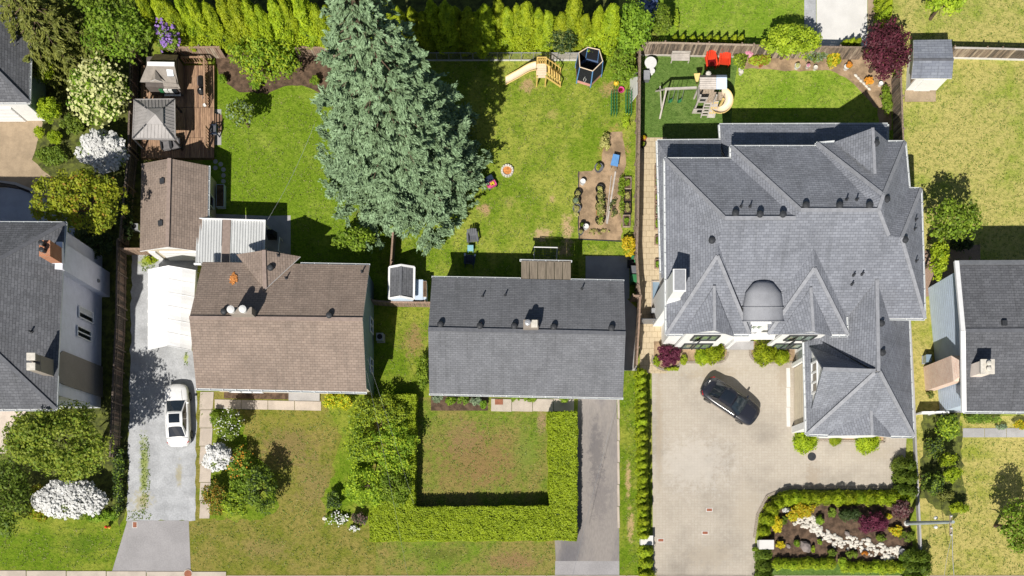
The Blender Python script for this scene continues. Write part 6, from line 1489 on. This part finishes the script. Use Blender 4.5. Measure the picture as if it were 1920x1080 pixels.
for i, (x, lab) in enumerate(((1150, 'green wire trellis by the fence, left one'), (1177, 'green wire trellis by the fence, right one'))):
    t = thing('plant_trellis', lab, 'trellis', G(x, 200), group='green trellises')
    for dx in (-5, 0, 5):
        for yy in range(178, 222, 6): MB().tube([G(x + dx, yy, 0), G(x + dx, yy, .9)], .018, 4).build('stake', m('plastic_green'), t)
    for dx in (-5, 0, 5):
        for z in (.3, .6, .9): MB().tube([G(x + dx, 177, z), G(x + dx, 221, z)], .015, 4).build('wire', m('plastic_green'), t)
# fire ring, toy, chairs
fp = thing('fire_ring', 'round stone fire ring with orange ash on the lawn', 'fire pit', G(951, 321))
for k in range(14):
    a = k * 2 * math.pi / 14; c = G(951, 321) + Vector((.40 * math.cos(a), .40 * math.sin(a), 0)); u = Vector((math.cos(a), math.sin(a), 0)); v = Vector((-u.y, u.x, 0))
    MB().hexa([c - u * .08 - v * .08, c + u * .08 - v * .08, c + u * .08 + v * .08, c - u * .08 + v * .08], [c - u * .07 - v * .07 + Vector((0, 0, .2)), c + u * .07 - v * .07 + Vector((0, 0, .2)), c + u * .07 + v * .07 + Vector((0, 0, .2)), c - u * .07 + v * .07 + Vector((0, 0, .2))]).build('stone', m('stone_white'), fp)
MB().lathe(G(951, 321), [(.33, .0), (.33, .08), (.1, .13)], 14).build('ash', m('fire_orange'), fp)
tk = thing('toy_car', 'pink and dark toy ride-on beside the spruce', 'toy', G(921, 347), .5)
MB().box((-.35, -.28, .1), (.35, .1, .42)).build('body', m('plastic_pink'), tk, True); MB().box((-.38, .1, .1), (.3, .5, .62)).build('back', m('plastic_navy'), tk, True); MB().box((-.1, -.22, .42), (.2, .02, .5)).build('seat', m('plastic_yellow'), tk, True)
for sx in (-.3, .3):
    for sy in (-.25, .35): MB().tube([(sx - .05, sy, .12), (sx + .05, sy, .12)], .12, 10).build('wheel', m('plastic_black'), tk, True)
def adirondack(label, px, py, rz, mt, group=None, seatm=None):
    t = thing('garden_chair', label, 'chair', G(px, py), rz, group); L_ = True
    for k in range(5): MB().bar((-.28 + .14 * k, -.38, .38), (-.26 + .13 * k, .12, .26), .125, .025).build('seat_slat', m(seatm or mt), t, L_)
    for k in range(5):
        x = -.26 + .13 * k; MB().bar((x, .12, .24), (x * 1.15, .46, .95 - .04 * abs(k - 2) ** 2), .125, .025).build('back_slat', m(mt), t, L_)
    for s_ in (-1, 1):
        MB().bar((s_ * .38, -.42, .55), (s_ * .34, .32, .55), .13, .03).build('armrest', m(mt), t, L_); MB().bar((s_ * .34, -.36, 0), (s_ * .34, -.36, .54), .05, .12).build('leg', m(mt), t, L_); MB().bar((s_ * .32, -.3, .32), (s_ * .32, .5, .0), .04, .12).build('leg', m(mt), t, L_)
    return t
adirondack('grey garden chair north of the little blue table', 886, 447, .1, 'plastic_grey'); adirondack('navy garden chair in the house shadow by the blue table', 881, 490, 3.05, 'plastic_navy')
for c_ in ((1331, 119, .12, 'red garden chair by the board fence with dark seat, left one', 'plastic_darkred'), (1356, 116, -.1, 'red garden chair by the board fence, right one', 'plastic_red')):
    t = adirondack(c_[3], c_[0], c_[1], c_[2], 'plastic_red', 'red garden chairs', c_[4]); t.scale = (1.02, 1.1, 1.1)
tb = thing('side_table', 'small pale blue table between two garden chairs', 'table', G(882, 468)); MB().box(G(877, 474, .42), G(888, 463, .46)).build('table_top', m('plastic_teal'), tb)
for x, y in ((878, 473), (887, 473), (878, 464), (887, 464)): MB().bar(G(x, y, 0), G(x, y, .42), .05).build('leg', m('plastic_teal'), tb)
gl = thing('goal_frame', 'small white goal frame in the shade behind the slate house', 'goal', G(1020, 470))
GA, GB = G(1001, 480), G(1043, 481)
for p in (GA, GB): MB().tube([p, p + Vector((0, .2, 1.6))], .04, 6).build('post', m('plastic_white'), gl); MB().tube([p + Vector((0, .2, 1.6)), p + Vector((0, -.9, .02))], .03, 6).build('stay', m('plastic_white'), gl)
MB().tube([GA + Vector((0, .2, 1.6)), GB + Vector((0, .2, 1.6))], .04, 6).build('crossbar', m('plastic_white'), gl)
nb_ = MB()
for k in range(14): q0 = GA.lerp(GB, k / 13); nb_.bar(q0 + Vector((0, .2, 1.6)), q0 + Vector((0, -.9, .02)), .012)
for k in range(8): t_ = k / 8; nb_.bar(GA + Vector((0, .2 - 1.1 * t_, 1.6 * (1 - t_))), GB + Vector((0, .2 - 1.1 * t_, 1.6 * (1 - t_))), .012)
nb_.build('net', m('plastic_grey'), gl)

# vegetable plot: tubs, pots, barrow
def tub(label, x, y, r, mt, plant, h=.4, nm='planter_tub', cat='planter', group='garden tubs'):
    t = thing(nm, label, cat, G(x, y), group=group); rm = r * K
    MB().lathe(G(x, y), [(rm * .8, 0), (rm, h), (rm * 1.08, h + .02), (rm * .92, h), (rm * .9, h - .06)], 14).build('pot', m(mt), t)
    if plant:
        n = int(500 * rm / .3); p, nr, tn = clump_pts((0, 0, h + .08), (rm * .85, rm * .85, .16), n, 9, .5, .0); link(leafmesh('plant', p, nr, .06, .4, tn), 'plant', t, [m(plant)])
    return t
for x, y, r, mt, pl, lab in ((1124, 358, 8, 'plastic_black', 'straw', 'topmost tub in the middle row of the vegetable plot'), (1124, 374, 8, 'plastic_black', 'straw', 'second tub in the middle row of the vegetable plot'), (1124, 390, 8.5, 'plastic_black', 'straw', 'third tub in the middle row of the vegetable plot'),
                             (1125, 402, 8, 'terracotta', 'straw', 'brown tub in the middle row of the vegetable plot'), (1124, 415, 8.5, 'plastic_black', 'leaf_lime', 'lowest tub in the middle row of the vegetable plot'), (1083, 366, 7, 'plastic_black', 'straw', 'topmost weedy tub on the left edge of the plot'), (1080, 380, 7, 'plastic_black', 'leaf_grey', 'middle weedy tub on the left edge of the plot'),
                             (1081, 394, 7.5, 'plastic_grey', 'straw', 'lowest weedy tub on the left edge of the plot'), (1092, 344, 5, 'plastic_white', None, 'small white pot at the top of the vegetable plot'), (1091, 424, 5, 'plastic_black', 'leaf_mid', 'small dark pot at the foot of the vegetable plot'), (1098, 428, 5, 'plastic_white', None, 'small white pot at the foot of the vegetable plot'),
                             (1088, 438, 5, 'plastic_grey', 'straw', 'grey pot at the bottom corner of the vegetable plot'), (1122, 318, 8, 'plastic_grey', 'leaf_lime', 'grey bucket planter above the vegetable plot')): tub(lab, x, y, r, mt, pl)
for x, y, lab in ((1176, 345, 'topmost wooden raised bed by the fence'), (1176, 370, 'black crate planter, upper of two by the fence'), (1176, 392, 'black crate planter, lower of two by the fence'), (1174, 416, 'lowest wooden raised bed by the fence')):
    t = thing('raised_bed', lab, 'planter', G(x, y), group='raised beds by the fence'); wd = 'crate' not in lab; mt = 'fence_wood_pale' if wd else 'plastic_black'
    for x0, y0, x1, y1 in ((x - 7, y - 11, x + 7, y - 10), (x - 7, y + 10, x + 7, y + 11), (x - 7, y - 10, x - 6, y + 10), (x + 6, y - 10, x + 7, y + 10)): MB().box(G(x0, y1, 0), G(x1, y0, .28)).build('board', m(mt), t)
    MB().box(G(x - 6, y + 10, 0), G(x + 6, y - 10, .2)).build('soil', m('mulch'), t); p, nr, tn = clump_pts((0, 0, .3), (.22, .36, .15), 500, 9, .4, 0); link(leafmesh('plant', p, nr, .07, .35, tn), 'plant', t, [m('leaf_bright' if wd else 'straw')])
wb = thing('wheelbarrow', 'blue wheelbarrow on the bare soil by the fence', 'wheelbarrow', G(1152, 306), -.2)
MB().hexa([(-.18, -.3, .3), (.18, -.3, .3), (.16, .3, .3), (-.16, .3, .3)], [(-.28, -.42, .55), (.28, -.42, .55), (.24, .45, .55), (-.24, .45, .55)]).build('tray', m('plastic_blue'), wb, True); MB().tube([(0, .5, .0), (0, .5, .0001)], .1).build('axle', m('metal_dark'), wb, True)
MB().tube([(-.05, .52, .18), (.05, .52, .18)], .18, 12).build('wheel', m('tyre'), wb, True)
for s_ in (-1, 1): MB().tube([(s_ * .22, -.85, .55), (s_ * .15, .5, .2)], .02, 5).build('handle', m('fence_wood_pale'), wb, True); MB().bar((s_ * .2, -.3, 0), (s_ * .2, -.3, .32), .04).build('leg', m('metal_dark'), wb, True)
for a, c, lab in (((1138, 420), (1154, 322), 'long pale board lying across the vegetable plot'), ((1136, 418), (1146, 330), 'second thinner pole lying across the vegetable plot')):
    o = MB().bar(G(*a, .06), G(*c, .06), .12 if 'board' in lab else .05, .04).build('timber', m('wood_grey')); tag(o, lab, 'timber')
# bins beside the slate house
for x, y, mt, lid, lab in ((1187, 512, 'plastic_navy', 'plastic_grey', 'grey lidded wheelie bin beside the fence'), (1187, 528, 'plastic_green', 'plastic_green', 'green wheelie bin beside the fence'), (1182, 497, 'plastic_navy', 'plastic_black', 'black bin in the shade above the wheelie bins'), (1189, 490, 'plastic_green', 'plastic_green', 'small green crate above the wheelie bins')):
    t = thing('wheelie_bin', lab, 'bin', G(x, y)); hh = 1.05 if 'wheelie bin b' in lab else .6
    MB().hexa([G(x - 6, y + 6), G(x + 4, y + 6), G(x + 4, y - 6), G(x - 6, y - 6)], [G(x - 7, y + 7, hh), G(x + 5, y + 7, hh), G(x + 5, y - 7, hh), G(x - 7, y - 7, hh)]).build('body', m(mt), t); MB().hexa([G(x - 7.4, y + 7.4, hh), G(x + 5.4, y + 7.4, hh), G(x + 5.4, y - 7.4, hh), G(x - 7.4, y - 7.4, hh)], [G(x - 6, y + 6, hh + .08), G(x + 5, y + 6, hh + .08), G(x + 5, y - 6, hh + .08), G(x - 6, y - 6, hh + .08)]).build('lid', m(lid), t)
    for s_ in (-5, 5): MB().tube([G(x + 6, y + s_ - 1, .1), G(x + 6, y + s_ + 1, .1)], .1, 8).build('wheel', m('tyre'), t)
# AC unit
ac = thing('heat_pump', 'square white heat pump beside the brown house gable', 'heat pump', G(716, 636)); MB().box(G(708, 642, .08), G(721, 628, .75)).build('casing', m('metal_galv'), ac); MB().lathe(G(714.5, 635, .75), [(.2, 0), (.2, .03)], 16).build('fan_grille', m('iron_black'), ac); MB().box(G(707, 643, 0), G(722, 627, .08)).build('pad', m('concrete_grey'), ac)
ac2 = thing('heat_pump', 'white heat pump in the shade between maple and garage', 'heat pump', G(257, 429)); MB().box(G(252, 436, .08), G(266, 425, .75)).build('casing', m('metal_galv'), ac2); MB().lathe(G(259, 430.5, .75), [(.16, 0), (.16, .03)], 14).build('fan_grille', m('iron_black'), ac2)

# ---------------------------------------------------------------- turf yard play set
ps = thing('play_set', 'grey wooden play set with swings, ladder and spiral slide', 'play set', G(1325, 200)); WG = 'wood_grey'
zb_ = 2.5
# swing beam and A-frame
MB().bar(W(1247, 167, zb_), W(1306, 164.5, zb_), .13, .15).build('swing_beam', m(WG), ps)
MB().bar(W(1249, 168, zb_), G(1237, 222), .11).build('leg', m(WG), ps); MB().bar(W(1248, 167, zb_), G(1230, 171), .11).build('leg', m(WG), ps); MB().bar(G(1234, 172, .9), W(1240, 203, .9), .08).build('brace', m(WG), ps)
for x in (1258, 1275):
    sw_ = MB(); top1, top2 = W(x - 3, 167, zb_), W(x + 8, 166, zb_); se1, se2 = W(x - 5, 190, .5), W(x + 3, 187, .5)
    rows = [[se1.lerp(se2, k / 6) + Vector((0, 0, -.14 * math.sin(math.pi * k / 6))) + Vector((0, d_, 0)) for k in range(7)] for d_ in (-.12, .12)]
    s_o = sw_.grid(rows).build('swing_seat', m('plastic_green'), ps)
    for a, c in ((top1, se1), (top2, se2)): MB().tube([a, c], .018, 4).build('chain', m('metal_galv'), s_o)
# tower
for x, y in ((1301, 185), (1330, 185), (1301, 208), (1330, 208)): MB().bar(G(x, y), G(x, y, 2.6), .11).build('post', m(WG), ps)
for k in range(6): MB().box(G(1300 + k * 5.2, 209, 1.46), G(1305 + k * 5.2, 184, 1.5)).build('deck_board', m('fence_wood_pale'), ps)
MB().box(G(1299, 209.5, 1.5), G(1316, 208.5, 2.3)).build('panel', m(WG), ps)
wi = MB().box(G(1303, 210, 1.8), G(1313, 209.2, 2.1)).build('panel_cutout', m('metal_dark'), ps)
MB().box(G(1299.5, 209, 1.5), G(1300.5, 185, 2.2)).build('panel', m(WG), ps); MB().box(G(1297, 213, .0), G(1318, 211.6, .7)).build('panel', m(WG), ps); MB().box(G(1305, 213.6, .25), G(1315, 211.4, .6)).build('panel_cutout', m('iron_black'), ps)
# roof: wood and pale blue halves
for x0, x1, mt in ((1312, 1343, WG), (1343.3, 1363, 'siding_blue')):
    MB().slab([W(x0, 145, 3.1), W(x1, 145, 3.1), W(x1, 167, 2.75), W(x0, 167, 2.75)], .05, 0, 0).build('roof_panel', m(mt), ps)
    MB().slab([W(x0, 145, 3.1), W(x1, 145, 3.1), W(x1, 140.5, 2.7), W(x0, 140.5, 2.7)], .05, 0, 0).build('roof_panel', m('metal_grey' if mt == WG else mt), ps)
for k in range(5): MB().bar(W(1312, 149 + k * 4, 3.08 - k * .07), W(1343, 149 + k * 4, 3.08 - k * .07), .02, .03).build('roof_batten', m('wood_grey'), ps)
MB().lathe(W(1328, 139, 2.6), [(.19, 0), (.2, .1), (.12, .16)], 8).build('finial', m('stone_white'), ps)
MB().slab([W(1301, 138, 1.6), W(1313, 137, 1.6), W(1313, 141, 1.5), W(1307, 160, 1.4)], .06, 0, 0).build('bracket', m('slide_yellow'), ps)
# ladder and climbing wall
for x in (1314, 1326): MB().bar(G(x, 208, 1.5), G(x, 220, 0), .07, .1).build('ladder_rail', m(WG), ps)
for k in range(5): MB().bar(G(1314, 209 + k * 2.2, 1.32 - k * .28), G(1326, 209 + k * 2.2, 1.32 - k * .28), .1, .05).build('rung', m(WG), ps)
cw = MB().slab([G(1327, 206, 1.5), G(1340, 206, 1.5), G(1340, 221, .02), G(1327, 221, .02)], .05, 0, 0).build('climbing_wall', m(WG), ps); rng = random.Random(6)
for k in range(9): p_ = G(1329 + (k % 3) * 4.3, 208 + (k // 3) * 4.5, 1.36 - (k // 3) * .44); MB().lathe(p_, [(.07, -.03), (.06, .06), (.02, .09)], 7).build('hand_hold', m('slide_yellow'), cw)
for x in (1331, 1345): MB().bar(G(x, 190, 1.5), G(x, 205, 1.5), .5, .05).build('platform', m('fence_wood_pale'), ps)
# spiral slide: a helical trough
rows = []; cc = G(1347, 205)
for k in range(29):
    t_ = k / 28; a = math.radians(100 - t_ * 335); z = 1.5 * (1 - t_) + .15
    rows.append([cc + Vector((r_ * math.cos(a), r_ * math.sin(a), z + dz)) for r_, dz in ((.16, .12), (.2, .0), (.45, -.05), (.68, .03), (.76, .28))])
MB().grid(rows).build('spiral_slide', m('slide_cream'), ps, smooth=True); MB().tube([r_[4] for r_ in rows], .03, 6).build('slide_edge', m('slide_yellow'), ps); MB().tube([cc, cc + Vector((0, 0, 1.7))], .1, 8).build('slide_post', m('slide_yellow'), ps)
# bench and round table
wbn = thing('wood_bench', 'pale wooden bench against the grey board fence', 'bench', G(1275, 116))
for k in range(4): MB().box(G(1257, 117 - k * 3.3 + 2, .42), G(1291, 117 - k * 3.3 - .9, .46)).build('seat_slat', m(WG), wbn)
for z in (.6, .78): MB().box(G(1257, 107.5, z), G(1291, 106.8, z + .13)).build('back_slat', m(WG), wbn)
for x in (1258, 1290):
    for y, z in ((118, .42), (107.5, .9)): MB().bar(G(x, y), G(x, y, z), .07).build('leg', m(WG), wbn)
rt = thing('round_table', 'round white garden table near the fence corner', 'table', G(1222, 126)); MB().lathe(G(1217.5, 126, .68), [(.44, 0), (.45, .03), (.44, .05)], 22).build('table_top', m('plastic_white'), rt); MB().lathe(G(1217.5, 126), [(.22, 0), (.2, .05), (.05, .1), (.05, .68)], 10).build('pedestal', m('plastic_white'), rt)
st_ = thing('stool', 'white stool below the round garden table', 'stool', G(1220, 138)); MB().lathe(G(1221, 138, .4), [(.21, 0), (.22, .04)], 16).build('seat', m('plastic_white'), st_); MB().lathe(G(1221, 138), [(.15, 0), (.05, .06), (.05, .4)], 8).build('pedestal', m('plastic_white'), st_)
bk = thing('storage_box', 'light grey deck box beside the fence on the turf', 'box', G(1210, 147)); MB().box(G(1205, 155, 0), G(1216, 139, .5)).build('body', m('plastic_grey'), bk); MB().box(G(1204.5, 155.5, .5), G(1216.5, 138.5, .57)).build('lid', m('metal_galv'), bk)
ub = thing('leaning_board', 'white board leaning on the play yard side of the fence', 'board', G(1186, 170)); o = MB().hexa([G(1181, 195), G(1182.5, 195), G(1182.5, 145), G(1181, 145)], [G(1190, 192, 1.3), G(1191, 192, 1.3), G(1191, 150, 1.3), G(1190, 150, 1.3)]).build('panel', m('plastic_white'), ub)
# garden pots and small border things
for x, y, r, mt, pl, lab in ((1388, 132, 5, 'stone_white', 'petal_white', 'white pot at the left end of the flower bed'), (1388, 139, 4, 'stone_white', None, 'small pale pot below the white pot'), (1493, 127, 5, 'plastic_white', 'petal_cream', 'round white flower pot in the middle of the flower bed'), (1585, 129, 5, 'plastic_white', None, 'white ring pot left of the purple maple'), (1513, 127, 4, 'stone_white', 'petal_pink', 'pale stone pot beside the round white flower pot'), (1527, 130, 4, 'stone_white', None, 'small white stone pot further right in the bed'), (1649, 160, 4, 'plastic_white', None, 'white pot under the purple maple edge'), (1206, 262, 5, 'terracotta', 'petal_yellow', 'terracotta pot at the top of the walkway'), (1205, 274, 5, 'plastic_black', 'leaf_lime', 'black pot with yellow plant on the walkway'), (1425, 124, 4, 'terracotta', None, 'brown disc pot in the flower bed soil')): tub(lab, x, y, r, mt, pl, .3, 'flower_pot', 'pot', 'flower pots')
for i, y in enumerate((322, 342, 370, 396, 420, 452, 496)):
    t = thing('planter_box', f"planter box along the walkway wall, {nth(i)} from the north", 'planter', G(1231, y), group='walkway planter boxes')
    hh = 11 if i < 5 else 8
    for x0, y0, x1, y1 in ((1227, y - hh, 1236, y - hh + 1), (1227, y + hh - 1, 1236, y + hh), (1227, y - hh + 1, 1228, y + hh - 1), (1235, y - hh + 1, 1236, y + hh - 1)): MB().box(G(x0, y1, 0), G(x1, y0, .3)).build('board', m('fence_brown'), t)
    MB().box(G(1228, y + hh - 1, 0), G(1235, y - hh + 1, .22)).build('soil', m('mulch'), t); p, nr, tn = clump_pts((.02, 0, .3), (.15, .38, .15), 350, 9, .4, 0); link(leafmesh('plant', p, nr, .06, .45, tn), 'plant', t, [m(('straw', 'leaf_bright', 'leaf_lime', 'leaf_grey', 'leaf_bright', 'leaf_mid', 'leaf_bright')[i])])
ww = thing('window_well', 'basement window well beside the white chimney', 'window well', G(1228, 552)); 
for x0, y0, x1, y1 in ((1221, 527, 1223, 580), (1223, 527, 1246, 529), (1223, 578, 1238, 580)): MB().box(G(x0, y1, 0), G(x1, y0, .14)).build('kerb', m('concrete'), ww)
MB().box(G(1223, 578, .012), G(1246, 529, .02)).build('pane', m('glass_sky'), ww)
ga = thing('gas_meter', 'grey utility meter on the wall by the gate', 'meter', G(1223, 588)); MB().box(G(1218, 592, .6), G(1224, 584, 1.1)).build('box', m('metal_galv'), ga); MB().tube([G(1221, 588, 0), G(1221, 588, .6)], .04, 6).build('pipe', m('metal_grey'), ga)

# ---------------------------------------------------------------- rock garden stones
def stone_mesh(seed, mat):
    rng = random.Random(seed); b = MB(); rows = []
    for i in range(5):
        ph_ = -math.pi / 2 * .6 + (math.pi * .8) * i / 4; rows.append([Vector((math.cos(ph_) * math.cos(a) * rng.uniform(.8, 1.15), math.cos(ph_) * math.sin(a) * rng.uniform(.7, 1.1), .55 * math.sin(ph_) + .3)) for a in [2 * math.pi * j / 7 for j in range(7)]])
    for r_ in rows: r_.append(r_[0])
    b.grid(rows); b.poly(*rows[-1][:7]); me = bpy.data.meshes.new('stone'); me.from_pydata(b.v, [], b.f); me.materials.append(m(mat)); return me
ST = [stone_mesh(s_, 'stone_white') for s_ in range(5)]; STG = [stone_mesh(s_ + 9, 'stone_grey') for s_ in range(3)]
cr = thing('dry_creek', 'winding bed of white stones through the rock garden', 'stone bed', G(1560, 1010)); rng = random.Random(12)
path = [(1490, 978), (1515, 976), (1530, 990), (1548, 1005), (1570, 1018), (1600, 1018), (1630, 1026), (1660, 1036), (1685, 1036)]; wdt = [9, 14, 10, 10, 11, 13, 13, 14, 10]
for k in range(300):
    s_ = rng.uniform(0, len(path) - 1.001); i = int(s_); f = s_ - i; x = path[i][0] + (path[i + 1][0] - path[i][0]) * f; y = path[i][1] + (path[i + 1][1] - path[i][1]) * f; wd = wdt[i] + (wdt[i + 1] - wdt[i]) * f
    o = bpy.data.objects.new('stone', ST[k % 5]); COL.objects.link(o); o.parent = cr; g_ = rng.uniform(.09, .17) * (1.5 if k % 25 == 0 else 1)
    o.location = G(x + rng.uniform(-wd, wd) * .5, y + rng.uniform(-wd, wd), .01) - ORG[cr.name]; o.rotation_euler = (0, 0, rng.uniform(0, 6.28)); o.scale = (g_, g_ * rng.uniform(.7, 1), g_)
for x, y, s_, lab in ((1510, 1025, .55, 'large grey boulder in the rock garden'), (1478, 1024, .22, 'small grey rock left of the large boulder'), (605, 1, .3, None), (1588, 1000, .25, 'grey rock under the dark conifer shrub in the garden')):
    if lab:
        o = bpy.data.objects.new('boulder', STG[0]); COL.objects.link(o); o.location = G(x, y); o.scale = (s_ * .75, s_ * 1.1, s_); o.rotation_euler = (0, 0, .6); tag(o, lab, 'rock')
for x, y, lab in ((609, 972, 'pale rock in the flowers by the hedge, left one'), (647, 975, 'pale rock in the flowers by the hedge, right one')):
    o = bpy.data.objects.new('rock', ST[1]); COL.objects.link(o); o.location = G(x, y); o.scale = (.2, .2, .2); tag(o, lab, 'rock')
dr = thing('garden_urn', 'round dark pot at the end of the white stones', 'pot', G(1689, 1035)); MB().lathe(G(1689, 1035), [(.2, 0), (.24, .3), (.26, .32), (.2, .3), (.19, .2)], 16).build('body', m('metal_grey'), dr)
edge = thing('stone_edging', 'pale stones edging the flower bed by the purple maple', 'edging', G(1620, 155))
for k, (x, y) in enumerate(((1604, 142), (1609, 147), (1614, 152), (1619, 157), (1624, 162), (1629, 167))):
    o = bpy.data.objects.new('stone', ST[k % 5]); COL.objects.link(o); o.parent = edge; o.location = G(x, y) - ORG[edge.name]; o.scale = (.16, .12, .14); o.rotation_euler = (0, 0, -.75)
bm_ = thing('door_mat', 'brown door mat by the green front door', 'mat', G(935, 752)); MB().box(G(928, 759, .09), G(943, 749, .115)).build('mat', m('rust'), bm_)

# ---------------------------------------------------------------- pole, lamp, wires, hydrant
up_ = thing('utility_pole', 'pale utility pole standing beside the low wall', 'utility pole', G(1700, 981)); B0 = G(1700, 981); PH = 7.6
MB().tube([B0, B0 + Vector((0, 0, PH))], [.16, .11], 10).build('shaft', m('pole_grey'), up_)
MB().bar(B0 + Vector((-.05, .5, PH - .3)), B0 + Vector((-.05, -.9, PH - .3)), .1, .1).build('crossarm', m('fence_wood_pale'), up_)
for z, s_ in ((4.8, .32), (4.8, -.32)): MB().lathe(B0 + Vector((0, s_, z)), [(.1, 0), (.13, .2), (.05, .3)], 10).build('insulator', m('plastic_white'), up_)
for dy in (-.85, -.4, .4): MB().lathe(B0 + Vector((-.05, dy, PH - .25)), [(.05, 0), (.07, .1), (.03, .2)], 8).build('insulator', m('plastic_white'), up_)
MB().lathe(B0, [(.24, 0), (.2, .12)], 10).build('collar', m('concrete_white'), up_)
def wire(label, pts, r=.005):
    P = [Vector(p) for p in pts]; A0, C0 = P; L_ = [A0.lerp(C0, k / 12) - Vector((0, 0, .5 * math.sin(math.pi * k / 12))) for k in range(13)]
    o = MB().tube(L_, r, 5).build('overhead_wire', m('metal_galv')); tag(o, label, 'wire')
wire('overhead wire from the utility pole, left one of two', (B0 + Vector((-.05, -.85, PH - .1)), W(1766, 1180, 7.2)), .012); wire('overhead wire from the utility pole, right one of two', (B0 + Vector((-.02, -.4, PH - .1)), W(1806, 1180, 7.2)), .022)
wire('service wire from the brown house gable, left one', (W(684, 680, 4.6), W(770, 1110, 6.6))); wire('service wire from the brown house gable, right one', (W(688, 668, 4.6), W(776, 945, 6.0)))
wire('service wire down to the asphalt drive by the slate house', (W(1158, 748, 3.4), W(1066, 1110, 6.0)), .009)
wire('thin line from the patio cover over the spruce lawn', (W(502, 412, 2.9), W(590, 232, 4.5)), .008)
lp = thing('lamp_post', 'tan garden lamp post with white globe at the fence corner', 'lamp post', G(1196, 66)); MB().tube([G(1196, 66), G(1198, 66, 2.3)], .06, 8).build('post', m('fence_wood_pale'), lp); MB().lathe(G(1202, 66, 2.1), [(.06, 0), (.17, .1), (.2, .22), (.14, .34), (.05, .38)], 12).build('globe', m('plastic_white'), lp); MB().bar(G(1198, 66, 2.2), G(1202, 66, 2.2), .05).build('arm', m('fence_wood_pale'), lp)
hy = thing('fire_hydrant', 'small yellow and red hydrant on the corner verge', 'hydrant', G(205, 988)); MB().lathe(G(205, 988), [(.13, 0), (.13, .06), (.1, .07), (.1, .5), (.13, .52), (.12, .6)], 12).build('barrel', m('plastic_yellow'), hy); MB().lathe(G(205, 988, .6), [(.12, 0), (.08, .12), (.03, .16)], 12).build('bonnet', m('plastic_red'), hy)
for s_ in (-1, 1): MB().tube([G(205, 988, .4), G(205 + s_ * 4.4, 988, .4)], .055, 8).build('outlet', m('plastic_red'), hy)
# handrail of the beige drive terrace
hr = thing('curved_railing', 'curved black railing on the beige drive wall', 'railing', G(20, 352)); pts = [G(x, y, .95) for x, y in ((-60, 352), (-20, 350), (10, 351), (40, 356), (66, 366))]
MB().tube(pts, .035, 6).build('handrail', m('iron_black'), hr); MB().tube([p - Vector((0, 0, .8)) for p in pts], .025, 6).build('bottom_rail', m('iron_black'), hr)
for k in range(45):
    f = k / 44 * (len(pts) - 1); i = min(int(f), len(pts) - 2); p = pts[i].lerp(pts[i + 1], f - i); MB().tube([p - Vector((0, 0, .9)), p], .015, 4).build('baluster', m('iron_black'), hr)
# things in the shade between garage and patio
pb = thing('planter_bench', 'dark planter box against the garage wall in the shade', 'planter', G(412, 375)); MB().box(G(409, 392, 0), G(424, 350, .5)).build('body', m('siding_blue'), pb); MB().box(G(410, 391, .5), G(423, 351, .52)).build('soil', m('mulch'), pb)
ss = thing('stepping_stones', 'round stepping stones in the shade beside the garage', 'stepping stones', G(415, 310))
for x, y in ((404, 303), (414, 308), (404, 315), (419, 318), (419, 329), (419, 340)): MB().lathe(G(x, y), [(.17, 0), (.17, .03)], 12).build('stone', m('concrete_grey'), ss)
gr_ = thing('covered_grill', 'dark covered grill on the shaded rear patio', 'grill', G(510, 440)); MB().hexa([G(503, 450), G(520, 450), G(520, 436), G(503, 436)], [G(506, 447, 1.0), G(517, 447, 1.0), G(517, 438, 1.0), G(506, 438, 1.0)]).build('cover', m('iron_black'), gr_)
for a, c in (((497, 436), (502, 470)), ((530, 452), (530, 480))):
    t = thing('step_railing', 'white railing beside the rear patio steps, ' + ('left one' if a[0] < 510 else 'right one'), 'railing', G(*a)); MB().bar(G(*a, .95), G(*c, 1.3), .05, .06).build('handrail', m('trim_white'), t)
    for p_ in (a, c): MB().bar(G(*p_), G(*p_, .95 if p_ is a else 1.3), .06).build('post', m('trim_white'), t)
bw_ = thing('white_bowl', 'white bowl on the wall lamp beside the deck rail', 'bowl', G(388, 203, dh)); MB().lathe(G(388, 203, dh), [(.05, 0), (.14, .12), (.15, .13), (.1, .08)], 12).build('bowl', m('plastic_white'), bw_); bw_["label"] = 'small white bowl on the deck by the steps'

tp_ = thing('covered_pile', 'blue and white covered object behind the green tree at the top edge', 'tarp', G(1214, 30)); rng = random.Random(21)
MB().grid([[G(1190 + i * 5, 8 + j * 5, .05 if i in (0, 9) or j in (0, 7) else .9 + rng.uniform(-.15, .15)) for i in range(10)] for j in range(8)]).build('sheet', M('tarp_blue', A(80, 100, 150), .4, .3, 3, 8, .3, col2=A(190, 205, 230), lo=.5, hi=.62), tp_)
hp3 = thing('heat_pump', 'small pale grey unit beside the pink brick chimney', 'heat pump', G(1735, 674)); MB().box(G(1729, 682, .06), G(1739, 668, .7)).build('casing', m('glass_sky'), hp3); MB().box(G(1728, 683, 0), G(1740, 667, .06)).build('pad', m('concrete_grey'), hp3)
